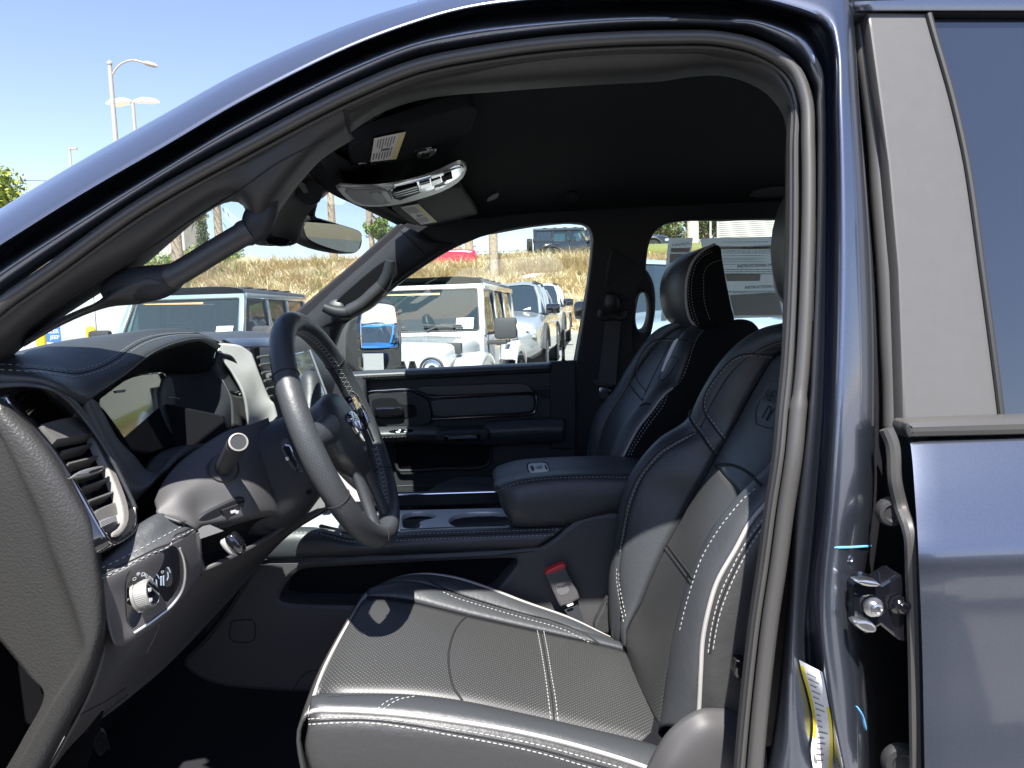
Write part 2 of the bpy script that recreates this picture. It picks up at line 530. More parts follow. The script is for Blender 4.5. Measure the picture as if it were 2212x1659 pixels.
# --- painted door frame: from the gap edge (outside) to the seal flange (inside)
ST = [  # G, F, D, C, B, S  pixels
 [(-80,510),(-80,540),(-80,575),(-80,612),(-80,652),(-80,700)],
 [(0,458),(0,490),(0,525),(0,560),(0,592),(0,640)],
 [(175,353),(175,385),(175,416),(175,446),(175,478),(175,518)],
 [(350,255),(350,285),(350,315),(350,342),(350,370),(350,404)],
 [(525,158),(525,186),(525,213),(525,238),(525,266),(525,306)],
 [(774,51),(774,71),(774,91),(774,114),(774,142),(774,180)],
 [(900,12),(900,28),(900,45),(900,68),(900,94),(900,128)],
 [(1000,-14),(1000,2),(1000,17),(1000,42),(1000,72),(1000,108)],
 [(1150,-40),(1150,-22),(1150,-4),(1150,24),(1150,54),(1150,86)],
 [(1400,-60),(1400,-36),(1400,-14),(1400,14),(1400,40),(1400,64)],
 [(1560,-65),(1560,-38),(1560,-12),(1560,18),(1560,44),(1560,66)],
 [(1740,-70),(1725,-36),(1690,0),(1672,28),(1652,52),(1640,82)],
 [(1836,-30),(1812,-8),(1788,38),(1757,62),(1735,90),(1712,127)],
 [(1840,60),(1830,75),(1809,97),(1786,125),(1766,150),(1748,182)],
 [(1852,227),(1838,227),(1814,227),(1790,227),(1773,227),(1758,227)],
 [(1870,400),(1846,400),(1819,400),(1791,400),(1774,400),(1760,400)],
 [(1886,600),(1850,600),(1820,600),(1788,600),(1769,600),(1757,600)],
 [(1893,890),(1850,890),(1812,890),(1782,890),(1756,890),(1741,890)],
 [(1889,1100),(1840,1100),(1799,1100),(1766,1100),(1736,1100),(1715,1100)],
 [(1862,1311),(1822,1311),(1782,1311),(1745,1311),(1716,1311),(1699,1311)],
 [(1874,1521),(1845,1521),(1805,1521),(1768,1521),(1710,1521),(1678,1521)],
 [(1876,1700),(1858,1700),(1835,1700),(1805,1700),(1722,1700),(1652,1700)],
]
def frame_off(i):
    k = min(1, max(0, (i - 11) / 3.0))                 # 0 along the roof rail, 1 on the centre pillar
    a = [.075, -.025, -.045, .022, -.012, .012]
    b = [.030, -.048, -.056, .010, -.022, .012]
    return [x * (1 - k) + z * k for x, z in zip(a, b)]
rows = []
for i, s in enumerate(ST):
    o = frame_off(i); s = list(s)
    if i < 11: s[3] = (s[3][0] * .6 + s[2][0] * .4, s[3][1] * .6 + s[2][1] * .4)
    r = [near(p[0], p[1], q) for p, q in zip(s, o)]
    g, f = r[0], r[1]
    r.insert(1, (g * .55 + f * .45) + Vector((0, -.012, 0)))   # rounder outer skin
    k = min(1, max(0, (i - 11) / 3.0))
    r.insert(0, r[0] + Vector((.05 * k, .07, -.03 * (1 - k))))  # turns away behind
    rows.append(r)
frame = patch('side_frame', rows, M['paint'], truck, nu=44, nv=150, thick=.004, auto=80)

# return of the pillar towards the rear doorway, painted black for its self-shadow
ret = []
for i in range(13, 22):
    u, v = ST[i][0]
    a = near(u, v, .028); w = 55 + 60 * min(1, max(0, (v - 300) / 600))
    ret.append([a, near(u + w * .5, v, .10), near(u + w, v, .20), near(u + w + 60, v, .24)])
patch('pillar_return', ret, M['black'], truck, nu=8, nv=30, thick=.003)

# --- weather seal round the opening
seal_px = [(-80,733),(0,660),(113,580),(298,448),(525,320),(774,192),(900,142),(1060,110),(1200,92),(1438,80),(1560,83),(1648,106),
           (1716,154),(1740,212),(1746,315),(1744,580),(1733,800),(1724,890),(1716,980),(1698,1100),(1682,1220),(1664,1341),(1650,1461),(1640,1560),(1628,1700)]
sp = crv([near(u, v, .004) for u, v in seal_px], 170)
rad = [.0085 if p.z > 1.4 or p.x < .2 else .0105 for p in sp]
seal = MB().tube(sp, rad, 12).build('door_seal', M['rubber'], truck)
lip = []
pc = [Vector((u, v, 0)) for u, v in seal_px]
for i, p in enumerate(pc):
    t = (pc[min(i + 1, len(pc) - 1)] - pc[max(i - 1, 0)]).normalized()
    nrm = Vector((-t.y, t.x, 0))
    lip.append(p + nrm * (22 if i < 14 else 27))
lp = crv([near(p.x, p.y, .018) for p in lip], 170)
MB().tube(lp, .0034, 8).build('seal_lip', M['rubber'], seal)
lp2 = crv([near(p.x + (p.x - q.x) * .05, p.y + (p.y - q.y) * .05, .03) for p, q in zip(lip, pc)], 170)
MB().tube(lp2, .011, 8).build('seal_base', M['rubber_d'], seal)

# --- inner trim band under the seal, roof rail and pillar
inn = [(745,288),(820,240),(900,212),(1100,190),(1300,176),(1438,168),(1490,160),(1560,158),(1613,172),(1655,196),(1683,228),(1697,262),(1704,340),
       (1703,500),(1698,700),(1690,900),(1672,1100),(1654,1250),(1632,1420),(1618,1540),(1605,1700)]
out = [(745,228),(820,190),(900,158),(1100,122),(1300,104),(1438,98),(1500,98),(1570,102),(1630,122),(1680,160),(1708,210),(1718,270),(1722,340),
       (1722,500),(1718,700),(1708,900),(1690,1100),(1672,1250),(1648,1420),(1634,1540),(1622,1700)]
rows = [[near(a[0], a[1], .02), near((a[0] + b[0]) / 2, (a[1] + b[1]) / 2, .035), near(b[0], b[1], .085), near(b[0] - (8 if b[1] > 300 else 0), b[1] + (6 if b[1] < 300 else 0), .17)] for a, b in zip(out, inn)]
patch('door_opening_trim', rows, M['dtrim'], truck, nu=14, nv=90, thick=.003, auto=80)

# --- near windshield pillar trim with its grab handle
top = [(-80,745),(0,684),(147,588),(315,462),(500,356),(535,338),(575,316),(630,288),(690,256),(748,226)]
mid = [(-80,775),(0,722),(140,618),(310,508),(505,396),(545,400),(585,380),(638,336),(692,292),(752,256)]
low = [(-80,830),(0,779),(105,697),(287,583),(520,437),(556,500),(592,452),(640,390),(690,336),(760,290)]
lo2 = [(-80,845),(0,790),(105,706),(287,590),(524,443),(560,512),(600,460),(646,398),(696,344),(765,300)]
rows = [[near(u, v, .018) for u, v in top], [near(u, v, .03) for u, v in mid],
        [near(u, v, .10) for u, v in low], [near(u, v, .16) for u, v in lo2]]
ptrim = patch('pillar_trim', rows, M['dtrim'], truck, nu=60, nv=20, thick=.004, auto=80)
seam([(-10,745),(140,652),(300,552),(420,470),(520,408),(600,352),(700,300)], ptrim, M['groove'], ptrim, .0012)
seam([(742,232),(748,256),(757,288)], ptrim, M['groove'], ptrim, .0016)
foot = [(-60,800),(20,748),(105,690),(180,655),(240,632),(290,615),(340,608)]
fl = [near(u, v, .085) for u, v in [(225,634),(262,622),(300,614),(330,611),(352,606),(372,597),(392,587)]]
hb = MB().tube(crv(fl, 26), [.010 + .012 * math.sin(math.pi * min(1, t / 24.0)) ** .8 + .005 * t / 26 for t in range(26)], 16); hb.build('grab_handle', M['trim_soft'], ptrim); hb = MB()
f2 = [near(u, v, .085) for u, v in [(528,510),(548,494),(562,468),(572,440),(584,418),(598,400)]]
hb.tube(crv(f2, 22), [.0165, .0170, .0175, .0185, .0195, .0205, .021, .0215, .0215, .021, .021, .0205, .020, .019, .018, .0165, .015, .0135, .012, .010, .008, .005], 16)
hb.build('handle_foot', M['trim_soft'], ptrim)
bar = [near(u, v, .08) for u, v in [(362,602),(392,586),(450,551),(505,518),(540,498)]]
bp = crv(bar, 26)
MB().tube(bp, [.0170, .0180, .0180] + [.0162] * 20 + [.0180, .0180, .0170], 18).build('grip_sleeve', M['leather_side'], ptrim)
# flared lower foot running into the trim
flr = [[near(u, v, .070) for u, v in [(60,735),(130,690),(215,648),(255,608),(290,588)]],
       [near(u, v, .060) for u, v in [(60,738),(135,692),(225,650),(285,618),(330,604)]],
       [near(u, v, .085) for u, v in [(55,746),(140,690),(232,660),(310,650),(372,628)]],
       [near(u, v, .12) for u, v in [(52,750),(140,700),(235,664),(315,654),(380,628)]]]
patch('handle_foot', flr, M['dtrim'], ptrim, nu=20, nv=12, thick=.004, auto=80)

# --- windshield
WS_O, WS_N = Vector((-.318, 1.7, 1.810)), Vector((-.335, 0, .455)).normalized()
ws = lambda u, v: WPL(u, v, WS_O, WS_N)
def wsp(x, y, bow=.05):
    k = 1 - ((y - 1.695) / .75) ** 2
    return Vector((x - bow * k, y, WS_O.z + (x - WS_O.x) * .736))
gr = [[wsp(x, y, .03 * (1 + t)) for y in (1.02, 1.2, 1.45, 1.7, 1.95, 2.2, 2.38)] for t, x in enumerate((-.25, -.5, -.78, -1.02))]
shield = MB().grid(surf_rows(gr, 20, 16)).build('windshield', M['shield'], truck)
# black band at the top and along the far pillar
hd = [(640,330),(676,384),(712,416),(754,437),(790,453),(858,486)]
pts = [ws(u, v) for u, v in hd]
patch('header_edge', [pts, [p + Vector((.03, .0, .005)) for p in pts], [p + Vector((.06, .0, -.002)) for p in pts]], M['black'], truck, nu=24, nv=5, thick=.006)

# --- roof skin, headliner
def roofrow(x, zc, zn, zf, dz=0):
    return [Vector((x, 1.00, zn + dz)), Vector((x, 1.10, zn + .045 + dz)), Vector((x, 1.35, zc + dz)), Vector((x, 1.7, zc + .012 + dz)),
            Vector((x, 2.05, zc + dz)), Vector((x, 2.28, zf + .035 + dz)), Vector((x, 2.36, zf + dz))]
hp = [pts[0], pts[0] * .5 + pts[1] * .5, pts[1], pts[2], pts[3], pts[4] * .5 + pts[5] * .5, pts[5]]
hl = [[p + Vector((.02, 0, .0)) for p in hp],
      [p + Vector((.10, 0, .028)) for p in hp],
      roofrow(-.08, 1.905, 1.845, 1.835), roofrow(.15, 1.925, 1.862, 1.85), roofrow(.6, 1.93, 1.868, 1.85),
      roofrow(1.2, 1.92, 1.86, 1.84), roofrow(1.75, 1.89, 1.84, 1.82)]
head = patch('headliner', hl, M['fabric'], truck, nu=40, nv=50, thick=.004, flip=False, off=-1.0, auto=80)
rf = [[p + Vector((-.02, 0, .05)) for p in hp]] + [roofrow(x, z + .07, zn + .05, zf + .05) for x, z, zn, zf in
      ((-.08, 1.905, 1.86, 1.85), (.15, 1.925, 1.88, 1.85), (.6, 1.93, 1.89, 1.85), (1.2, 1.92, 1.88, 1.84), (1.8, 1.89, 1.86, 1.82))]
patch('roof_panel', rf, M['paint'], truck, nu=24, nv=24, thick=.01, off=1.0)
# soft welt in the headliner running back from the console
p, n = drape([(985,352),(1060,310),(1130,262),(1180,240)], head, 24)
# small roof fittings
def fitting(name, px, mat_, rr, lift=.006):
    q = L3(chaikin(px, 2), lambda u, v: drape([(u, v), (u + .1, v)], HB, 2)[0][0])
    k = len(q) // 3; nn = (q[k] - q[0]).cross(q[2 * k] - q[0]).normalized()
    if nn.dot(CAM - q[0]) < 0: nn = -nn
    return MB().plate([a + nn * lift for a in q], nn, lift + .004, rr).build(name, mat_, truck)
HB = bvh(head)
fitting('roof_vent', c('B', [(1290,690),(1320,660),(1370,637),(1382,650),(1370,675),(1320,700),(1296,705)]), mat('grey_vent', (.10, .10, .10), .6), .002)
fitting('coat_hook', c('B', [(1860,650),(1900,630),(1945,640),(1960,690),(1930,715),(1880,715),(1855,700)]), M['fabric'], .003)
fitting('speaker_cover', c('H', [(500,1215),(540,1170),(600,1148),(760,1138),(780,1212)]), mat('speaker_fabric', (.026, .027, .03), .8), .002)

# --- sun visors
VN = Vector((.20, 0.02, -1)).normalized()
def vpl(o): return lambda u, v: WPL(u, v, o, VN)
STK = [M['paper'], M['cream'], M['ink']]
def sticker(parent, name, quad, surf, lines, band='right'):
    """quad px: top-left, top-right, bottom-right, bottom-left of the printed sheet"""
    q = [surf(u, v) for u, v in quad]
    n = (q[1] - q[0]).cross(q[3] - q[0]).normalized()
    if n.dot(CAM - q[0]) < 0: n = -n
    m = MB(); m.plate([a + n * .0012 for a in q], n, .001)
    at = lambda a, b, h: (q[0] * (1 - a) + q[1] * a) * (1 - b) + (q[3] * (1 - a) + q[2] * a) * b + n * h
    def rect(a0, b0, a1, b1, k, h=.0016):
        m.cur = k; m.add([at(a0, b0, h), at(a1, b0, h), at(a1, b1, h), at(a0, b1, h)], [(0, 1, 2, 3)])
    for r in lines: rect(*r)
    m.cur = 0
    return m.build(name, STK, parent, smooth=False), at, n
vis = plate('sun_visor', c('B', [(310,322),(480,240),(860,118),(1245,0),(1200,190),(1110,305),(1040,368),(940,395),(520,447),(345,474),(306,430)]),
            vpl(Vector((-.15, 1.3, 1.822))), M['fabric'], truck, depth=.022, bev=.006, n=tuple(VN), rnd=2)
R_ = random.Random(3)
def lines(n, x0, x1, y0, y1, k=2, axis=0):
    out = []
    for i in range(n):
        a = y0 + (y1 - y0) * i / n; b = a + (y1 - y0) / n * .45; e = x1 - (x1 - x0) * R_.random() * .35
        out.append((x0, a, e, b, k) if axis == 0 else (a, x0, b, e, k))
    return out
s1 = vpl(Vector((-.15, 1.3, 1.818)))
sticker(vis, 'warning_sticker', c('B', [(482,258),(708,210),(640,402),(455,425)]), s1,
        [(.80, 0, 1, 1, 1)] + lines(4, .06, .42, .14, .46, 2, 1) and [(.80, 0, 1, 1, 1)] + lines(7, .05, .44, .12, .74, 2, 1) + lines(7, .60, .95, .06, .76, 2, 1) + [(.30, .46, .62, .56, 2), (.66, .45, .70, .58, 2)])
lamp = plate('vanity_lamp', c('B', [(762,392),(770,360),(820,350),(930,332),(936,345),(915,385),(870,408),(800,408)]), s1, M['gloss'], vis, depth=.01, bev=.003, n=tuple(VN))
plate('lamp_lens', c('B', [(792,404),(800,378),(860,358),(926,344),(925,365),(900,392),(850,408)]), vpl(Vector((-.15, 1.3, 1.815))), M['satin'], vis, depth=.004, bev=.002, n=tuple(VN))
for a in ([(818,402),(826,372),(834,370),(826,402)], [(828,400),(834,384),(872,376),(868,384)], [(866,392),(876,364),(884,362),(874,392)]):
    plate('lamp_slot', c('B', a), vpl(Vector((-.15, 1.3, 1.8135))), M['gloss'], vis, depth=.002, bev=0, n=tuple(VN), rnd=0)
plate('visor_hinge', c('B', [(306,440),(345,474),(500,452),(505,442),(440,440),(345,455)]), s1, M['gloss'], vis, depth=.012, bev=.002, n=tuple(VN))
vis2 = plate('sun_visor', c('B', [(585,755),(860,670),(1100,600),(1130,660),(1190,740),(1240,815),(1245,842),(1195,872),(1060,902),(905,917),(868,892),(785,893),(700,840)]),
             vpl(Vector((-.15, 1.95, 1.818))), mat('visor_cloth', (.045, .045, .047), .9, bump=(900, .2, .001)), truck, depth=.02, bev=.006, n=tuple(VN), rnd=1)
s2 = vpl(Vector((-.15, 1.95, 1.814)))
sticker(vis2, 'warning_sticker', c('B', [(672,753),(800,728),(934,858),(822,878)]), s2,
        [(.78, 0, 1, 1, 1)] + lines(6, .05, .42, .08, .74, 2, 1) + lines(6, .60, .95, .08, .74, 2, 1) + [(.28, .46, .52, .54, 2), (.56, .45, .62, .55, 2)])

# --- overhead console with chrome lens ring
ON = Vector((.12, .06, -1)).normalized()
OO = Vector((-.2, 1.62, 1.785))
op = lambda h=0: (lambda u, v: WPL(u, v, OO + ON * h, ON))
ohc = plate('overhead_console', c('B', [(192,606),(400,618),(570,612),(760,575),(930,520),(1070,452),(1120,444),(1150,470),(1150,500),(1115,565),(1010,632),(830,695),(640,742),(470,756),(350,744),(265,690)]),
            op(0), M['satin'], truck, depth=.007, bev=.004, n=tuple(ON), rnd=1)
plate('front_panel', c('B', [(240,622),(420,636),(575,620),(628,722),(520,742),(360,735)]), op(.002), mat('grey_panel', (.20, .20, .21), .5), ohc, depth=.004, bev=.002, n=tuple(ON), rnd=1)
plate('panel_inset', c('B', [(442,655),(530,645),(572,716),(500,726)]), op(.004), mat('pale_panel', (.34, .34, .34), .5), ohc, depth=.003, bev=.001, n=tuple(ON))  # paler plate set on the front panel
plate('lamp_switch', c('B', [(530,652),(570,644),(612,714),(582,722)]), op(.005), M['satin'], ohc, depth=.004, bev=.002, n=tuple(ON), rnd=0)
plate('lens_ring', c('B', [(572,624),(800,570),(985,510),(1095,466),(1128,470),(1132,500),(1090,548),(960,610),(780,668),(632,722)]), op(.004), M['chrome'], ohc, depth=.006, bev=.003, n=tuple(ON), rnd=1)
for a, mm in (([(612,640),(792,598),(812,652),(655,700)], 'black'), ([(806,594),(885,572),(890,606),(822,628)], 'dchrome'), ([(892,572),(960,548),(968,580),(900,604)], 'dchrome'),
              ([(965,545),(1040,516),(1048,548),(975,574)], 'black'), ([(892,530),(985,508),(985,524),(895,552)], 'dchrome'), ([(915,618),(1005,590),(985,612),(920,636)], 'dchrome')):
    plate('lamp_lens', c('B', a), op(.0075), M[mm], ohc, depth=.002, bev=.0008, n=tuple(ON), rnd=0)
for k in range(3):
    plate('lens_rib', c('B', [(625 + 6 * k, 652 + 15 * k), (792 + 6 * k, 606 + 15 * k), (793 + 6 * k, 612 + 15 * k), (626 + 6 * k, 659 + 15 * k)]), op(.0095), M['dchrome'], ohc, depth=.002, bev=0, n=tuple(ON), rnd=0)
plate('reading_lamp', c('B', [(815,600),(884,580),(888,602),(822,622)]), op(.009), mat('amber_lens', (.25, .06, .05), .15, coat=1), ohc, depth=.002, bev=0, n=tuple(ON), rnd=0)
# padded shell in front of the console where the visors and mirror hang
sh = [[ws(u, v) + Vector((.03, 0, .0)) for u, v in [(650,345),(676,384),(700,405),(716,414)]],
      [WPL(u, v, OO + Vector((0, 0, .035)), ON) for u, v in [(690,318),(712,350),(735,380),(752,400)]],
      [WPL(u, v, OO + Vector((0, 0, .045)), ON) for u, v in [(757,350),(785,365),(810,385),(835,404)]]]
patch('console_shell', sh, M['fabric'], ohc, nu=14, nv=12, thick=.004)

# --- rear-view mirror and sensor cover on the glass
MY = 1.70
mo = [(637,470),(650,461),(700,472),(755,490),(780,501),(786,520),(780,541),(765,549),(735,547),(690,538),(655,524),(640,505),(635,488)]
mn = Vector((.74, -.66, -.068)).normalized()
mc = W(712, 505, MY)
mp = lambda h=0: (lambda u, v: WPL(u, v, mc + mn * h, mn))
mir = plate('rear_view_mirror', mo, mp(0), M['rubber_d'], truck, depth=.035, bev=.008, n=tuple(mn), rnd=2)
plate('mirror_glass', c('B', [(-25,865),(30,838),(150,852),(330,905),(398,935),(392,1000),(370,1070),(340,1086),(240,1078),(90,1030),(0,985),(-25,930)]), mp(.002), M['dmirror'], mir, depth=.004, bev=.0015, n=tuple(mn), rnd=2)
arm = crv([ws(668, 405) + Vector((.0, 0, -.01)), W(672, 440, MY - .03), W(668, 470, MY), W(690, 495, MY + .02)], 14)
MB().tube(arm, [.024, .024, .022, .02, .018, .016, .015, .014, .014, .014, .014, .014, .014, .014], 14).build('mirror_arm', M['trim_soft'], mir)
sc = [[ws(u, v) + Vector((.015, 0, -.006)) for u, v in [(540,500),(575,450),(610,400),(650,352),(692,318)]],
      [W(u, v, 1.42) for u, v in [(548,522),(585,478),(625,428),(668,382),(712,352)]],
      [W(u, v, 1.52) for u, v in [(560,530),(610,505),(648,455),(690,415),(730,392)]],
      [W(u, v, 1.58) for u, v in [(585,532),(640,526),(655,480),(694,428),(735,400)]]]
cov = patch('sensor_cover', sc, M['trim_soft'], mir, nu=20, nv=20, thick=.004)
plate('sensor_grille', c('L', [(1545,60),(1640,55),(1790,80),(1830,140),(1700,158),(1590,130)]), 1.50, M['black'], mir, depth=.004, bev=.001)
g = MB()
for i in range(7):
    for j in range(4):
        q = c('L', [(1570 + 36 * i + (j % 2) * 18, 72 + 20 * j + i * 3)])[0]
        if 1560 < 1570 + 36 * i < 1800: g.lathe([(0, .0012), (.003, .0012)], W(q[0], q[1], 1.498), (0, -1, 0), 6)
g.build('grille_mesh', M['dchrome'], mir, kind='stuff')
MB().tube(crv([ws(652, 400), ws(668, 420), ws(690, 425), ws(706, 412)], 10), .006, 8).build('cable_cover', M['satin'], mir)

# --- far side: one trim panel with two window openings
far0 = farf(0)
fw = [(690,835),(700,770),(722,715),(760,690),(800,664),(850,622),(900,586),(970,540),(1060,503),(1160,486),(1240,481),(1262,485),(1275,497),(1280,522),(1262,660),(1240,790),(1236,835)]
rw = [(1358,770),(1362,700),(1370,625),(1390,592),(1393,545),(1402,510),(1424,487),(1452,478),(1560,474),(1700,471),(1900,466),(1900,770)]
side_far = plate('far_side_trim', [(858,484),(585,722),(520,790),(560,850),(1100,850),(1100,1250),(1960,1250),(1960,420),(1400,430),(1000,448)], far0, M['trim_soft'], truck,
                 depth=.07, bev=.006, holes=[chaikin(fw, 1), chaikin(rw, 1)], rnd=0, hrnd=0)
# rubber channels of the far windows
for lo_, r_ in ((fw[8:16], .006), (rw[3:10], .006)):
    MB().tube(crv([far(u, v, .03) for u, v in lo_], 50), r_, 8).build('window_channel', M['rubber'], side_far)
MB().tube(crv([far(u + 9, v - 4, -.004) for u, v in fw[11:16]], 30), .004, 8).build('pillar_bead', M['rubber'], side_far)
# rounded far windshield pillar with its handle
ap = [[far(u, v, .02) for u, v in [(858,485),(790,545),(720,604),(660,655),(585,720),(540,762)]],
      [far(u, v, -.03) for u, v in [(900,500),(815,575),(745,635),(690,690),(640,735),(600,775)]],
      [far(u, v, -.035) for u, v in [(930,520),(845,590),(790,640),(735,688),(690,715),(660,780)]],
      [far(u, v, -.01) for u, v in [(985,528),(905,578),(852,617),(800,662),(745,696),(712,780)]],
      [far(u, v, .05) for u, v in [(990,530),(910,580),(856,620),(804,666),(748,700),(716,785)]]]
apil = patch('far_pillar_trim', ap, M['trim_soft'], truck, nu=36, nv=20, thick=.004, auto=80)
seam([(857,488),(880,512),(920,552)], apil, M['groove'], apil, .003)
plate('handle_recess', c('B', [(185,1452),(290,1472),(380,1420),(520,1320),(575,1200),(592,1140),(555,1135),(420,1240),(260,1380)]), farf(-.052), M['black'], apil, depth=.012, bev=.003)
hh = [far(u, v, -.075) for u, v in c('B', [(120,1475),(200,1505),(300,1512),(380,1470),(460,1410),(535,1330),(580,1240),(598,1140)])]
MB().tube(crv(hh, 40), [.010 + .014 * math.sin(math.pi * min(1, max(0, (i + 2) / 43))) ** .5 for i in range(40)], 14).build('grab_handle', M['trim_soft'], apil)
MB().tube(crv([far(u, v, -.079) for u, v in c('B', [(305,1505),(400,1452),(480,1380),(540,1325)])], 20), .024, 14).build('grip_sleeve', M['leather_side'], apil)
MB().lathe([(0, .026), (.004, .022), (.006, .012)], far(726, 662, -.054), (0, -1, .35), 20).build('handle_pad', mat('grey_pad', (.05, .05, .05), .45), apil)

# window glass on the far side
MB().plate([far(u, v, .055) for u, v in [(660,860),(690,690),(880,560),(1060,470),(1295,465),(1250,860)]], (0, -1, 0), .004).build('door_glass', M['glass'], truck, smooth=False)
MB().plate([far(u, v, .055) for u, v in [(1370,800),(1375,460),(1930,440),(1930,800)]], (0, -1, 0), .004).build('rear_door_glass', M['glass'], truck, smooth=False)

# far centre pillar bulge with belt slot
bul = plate('pillar_handle', c('C', [(560,520),(640,560),(760,620),(845,690),(900,770),(930,870),(935,1000),(920,1120),(890,1260),(840,1360),(700,1420),(500,1440),(440,1440),(500,900)]),
            farf(-.05), M['trim_soft'], truck, depth=.05, bev=.012, holes=[chaikin(c('C', [(770,1000),(790,910),(820,885),(855,900),(880,1000),(876,1100),(850,1185),(815,1210),(780,1180),(762,1100)]), 1)], rnd=2)
MB().tube([far(u, v, -.051) for u, v in chaikin(c('C', [(770,1000),(790,905),(820,880),(858,895),(884,1000),(880,1100),(852,1190),(815,1215),(776,1185),(758,1100)]), 2)], .0035, 8, closed=True).build('slot_rim', M['rubber'], bul)

# seat belt on the far pillar
belt = c('C', [(535,1085),(655,1100),(600,1610),(470,1590)])
bt = MB().plate([far(u, v, -.075) for u, v in belt], (0, -1, 0), .004)
sb = bt.build('seat_belt', mat('belt_webbing', (.045, .045, .048), .8), truck, smooth=False)
w = MB()
for i in range(9):
    a = i / 8 * .9 + .05
    p0 = far(*[belt[0][k] * (1 - a) + belt[1][k] * a for k in (0, 1)], -.0765); p1 = far(*[belt[3][k] * (1 - a) + belt[2][k] * a for k in (0, 1)], -.0765)
    w.tube([p0, p1], .0016, 4)
w.build('webbing_rib', mat('belt_rib', (.055, .055, .06), .8), sb, kind='stuff')
MB().tube(crv([far(u, v, -.085) for u, v in c('C', [(505,1030),(495,1075),(530,1090),(590,1075),(650,1090),(680,1070),(672,1035)])], 30), .011, 10).build('belt_guide', M['rubber_d'], sb)
MB().tube(crv([far(u, v, -.08) for u, v in c('C', [(580,900),(585,960),(595,1040)])], 8), [.016, .02, .024, .026, .026, .024, .02, .016], 12).build('belt_anchor', M['rubber_d'], sb)
plate('belt_stop', c('C', [(440,1560),(620,1580),(620,1640),(432,1630)]), farf(-.095), M['rubber_d'], sb, depth=.02, bev=.006)
tg = plate('belt_tongue', c('C', [(470,1632),(575,1640),(560,1725),(510,1725)]), farf(-.10), M['chrome'], sb, depth=.004, bev=.001, rnd=1)
plate('tongue_grip', c('C', [(478,1670),(560,1672),(556,1730),(486,1728)]), farf(-.104), M['rubber_d'], sb, depth=.01, bev=.003, rnd=1)

# ================================================================== rear door, pillar hardware
sk = []
for v, o in ((952, -.030), (990, -.044), (1060, -.066), (1140, -.086), (1195, -.098), (1215, -.100), (1300, -.097), (1420, -.094), (1560, -.094), (1720, -.10)):
    uL = np.interp(v, [950, 1000, 1161, 1371, 1659, 1720], [1964, 1970, 1981, 1990, 1996, 1997])
    r = [W(uL + 2, v, .87 + o + .05), W(uL - 1, v, .87 + o + .012), W(uL + 3, v, .87 + o + .001), W(uL + 8, v, .87 + o)]
    r += [r[3] + Vector((q, 0, 0)) for q in (.01, .03, .08, .2, .45, .95)]
    sk.append(r)
door = patch('rear_door', sk, M['paint'], truck, nu=36, nv=60, thick=.004, auto=60)
e = crv([near(u, v, -.045 if v < 1100 else -.07) for u, v in [(1914,926),(1926,955),(1933,1040),(1946,1095),(1964,1145),(1970,1250),(1975,1400),(1978,1560),(1980,1720)]], 60)
MB().tube(e, [.008] * 20 + [.0075] * 40, 10).build('edge_seal', M['rubber'], door)
e2 = crv([near(u, v, .02) for u, v in [(1850,-30),(1853,30),(1866,110),(1879,190),(1893,300),(1901,420),(1909,520),(1916,620),(1922,760),(1926,830),(1928,922)]], 60)
MB().tube(e2, .0115, 12).build('frame_seal', M['rubber'], door)
apq = plate('frame_applique', [(1874,26),(2004,28),(2012,63),(2054,210),(2085,350),(2118,581),(2151,830),(2160,906),(1951,911),(1949,830),(1940,581),(1919,350),(1895,175),(1879,60)],
      nearf(-.012), M['applique'], door, depth=.02, bev=.003, rnd=0)
MB().tube([near(u, v, -.014) for u, v in crv2] if False else crv([near(u, v, -.014) for u, v in [(2006,30),(2016,66),(2058,212),(2089,352),(2122,582),(2155,830),(2164,904)]], 40), .004, 8).build('glass_run', M['rubber_d'], door)
MB().plate([near(u, v, -.004) for u, v in [(1990,10),(2900,16),(2900,930),(2120,930)]], (0, -1, .17), .005).build('rear_window', M['tint'], door, smooth=False)
MB().tube([near(1996, 26, -.008), near(2900, 32, -.008)], .007, 8).build('window_top_seal', M['black'], door)
plate('belt_moulding', c('J', [(1364,290),(1400,264),(4300,180),(4300,306),(1405,398),(1366,372)]), lambda u, v: W(u, v, .832), M['rubber'], door, depth=.03, bev=.008, rnd=1)
plate('moulding_cap', c('J', [(1362,292),(1398,286),(1405,396),(1366,370)]), lambda u, v: W(u, v, .8305), M['rubber_d'], door, depth=.01, bev=.002, rnd=1)
hp_ = [[near(u, v, o) for u in (1846, 1900, 2000, 2120, 2420, 2950)] for v, o in ((-90, .05), (-40, -.005), (0, -.022), (22, -.018), (30, .0))]
patch('door_frame_top', hp_, M['paint'], door, nu=20, nv=14, thick=.004)
# inner skin closing the door and cab behind
MB().box((.56, .86, .45), (1.75, .90, 1.36)).build('door_liner', M['black'], truck, smooth=False)
MB().box((1.70, .9, .45), (1.76, 2.5, 1.36)).box((1.70, .9, 1.78), (1.76, 2.5, 1.9)).box((1.70, .9, 1.36), (1.76, 1.1, 1.78)).box((1.70, 2.3, 1.36), (1.76, 2.5, 1.78)).build('rear_cab_wall', M['black'], truck, smooth=False)
MB().box((1.72, 1.1, 1.36), (1.73, 2.3, 1.78)).build('back_window', M['glass'], truck, smooth=False)

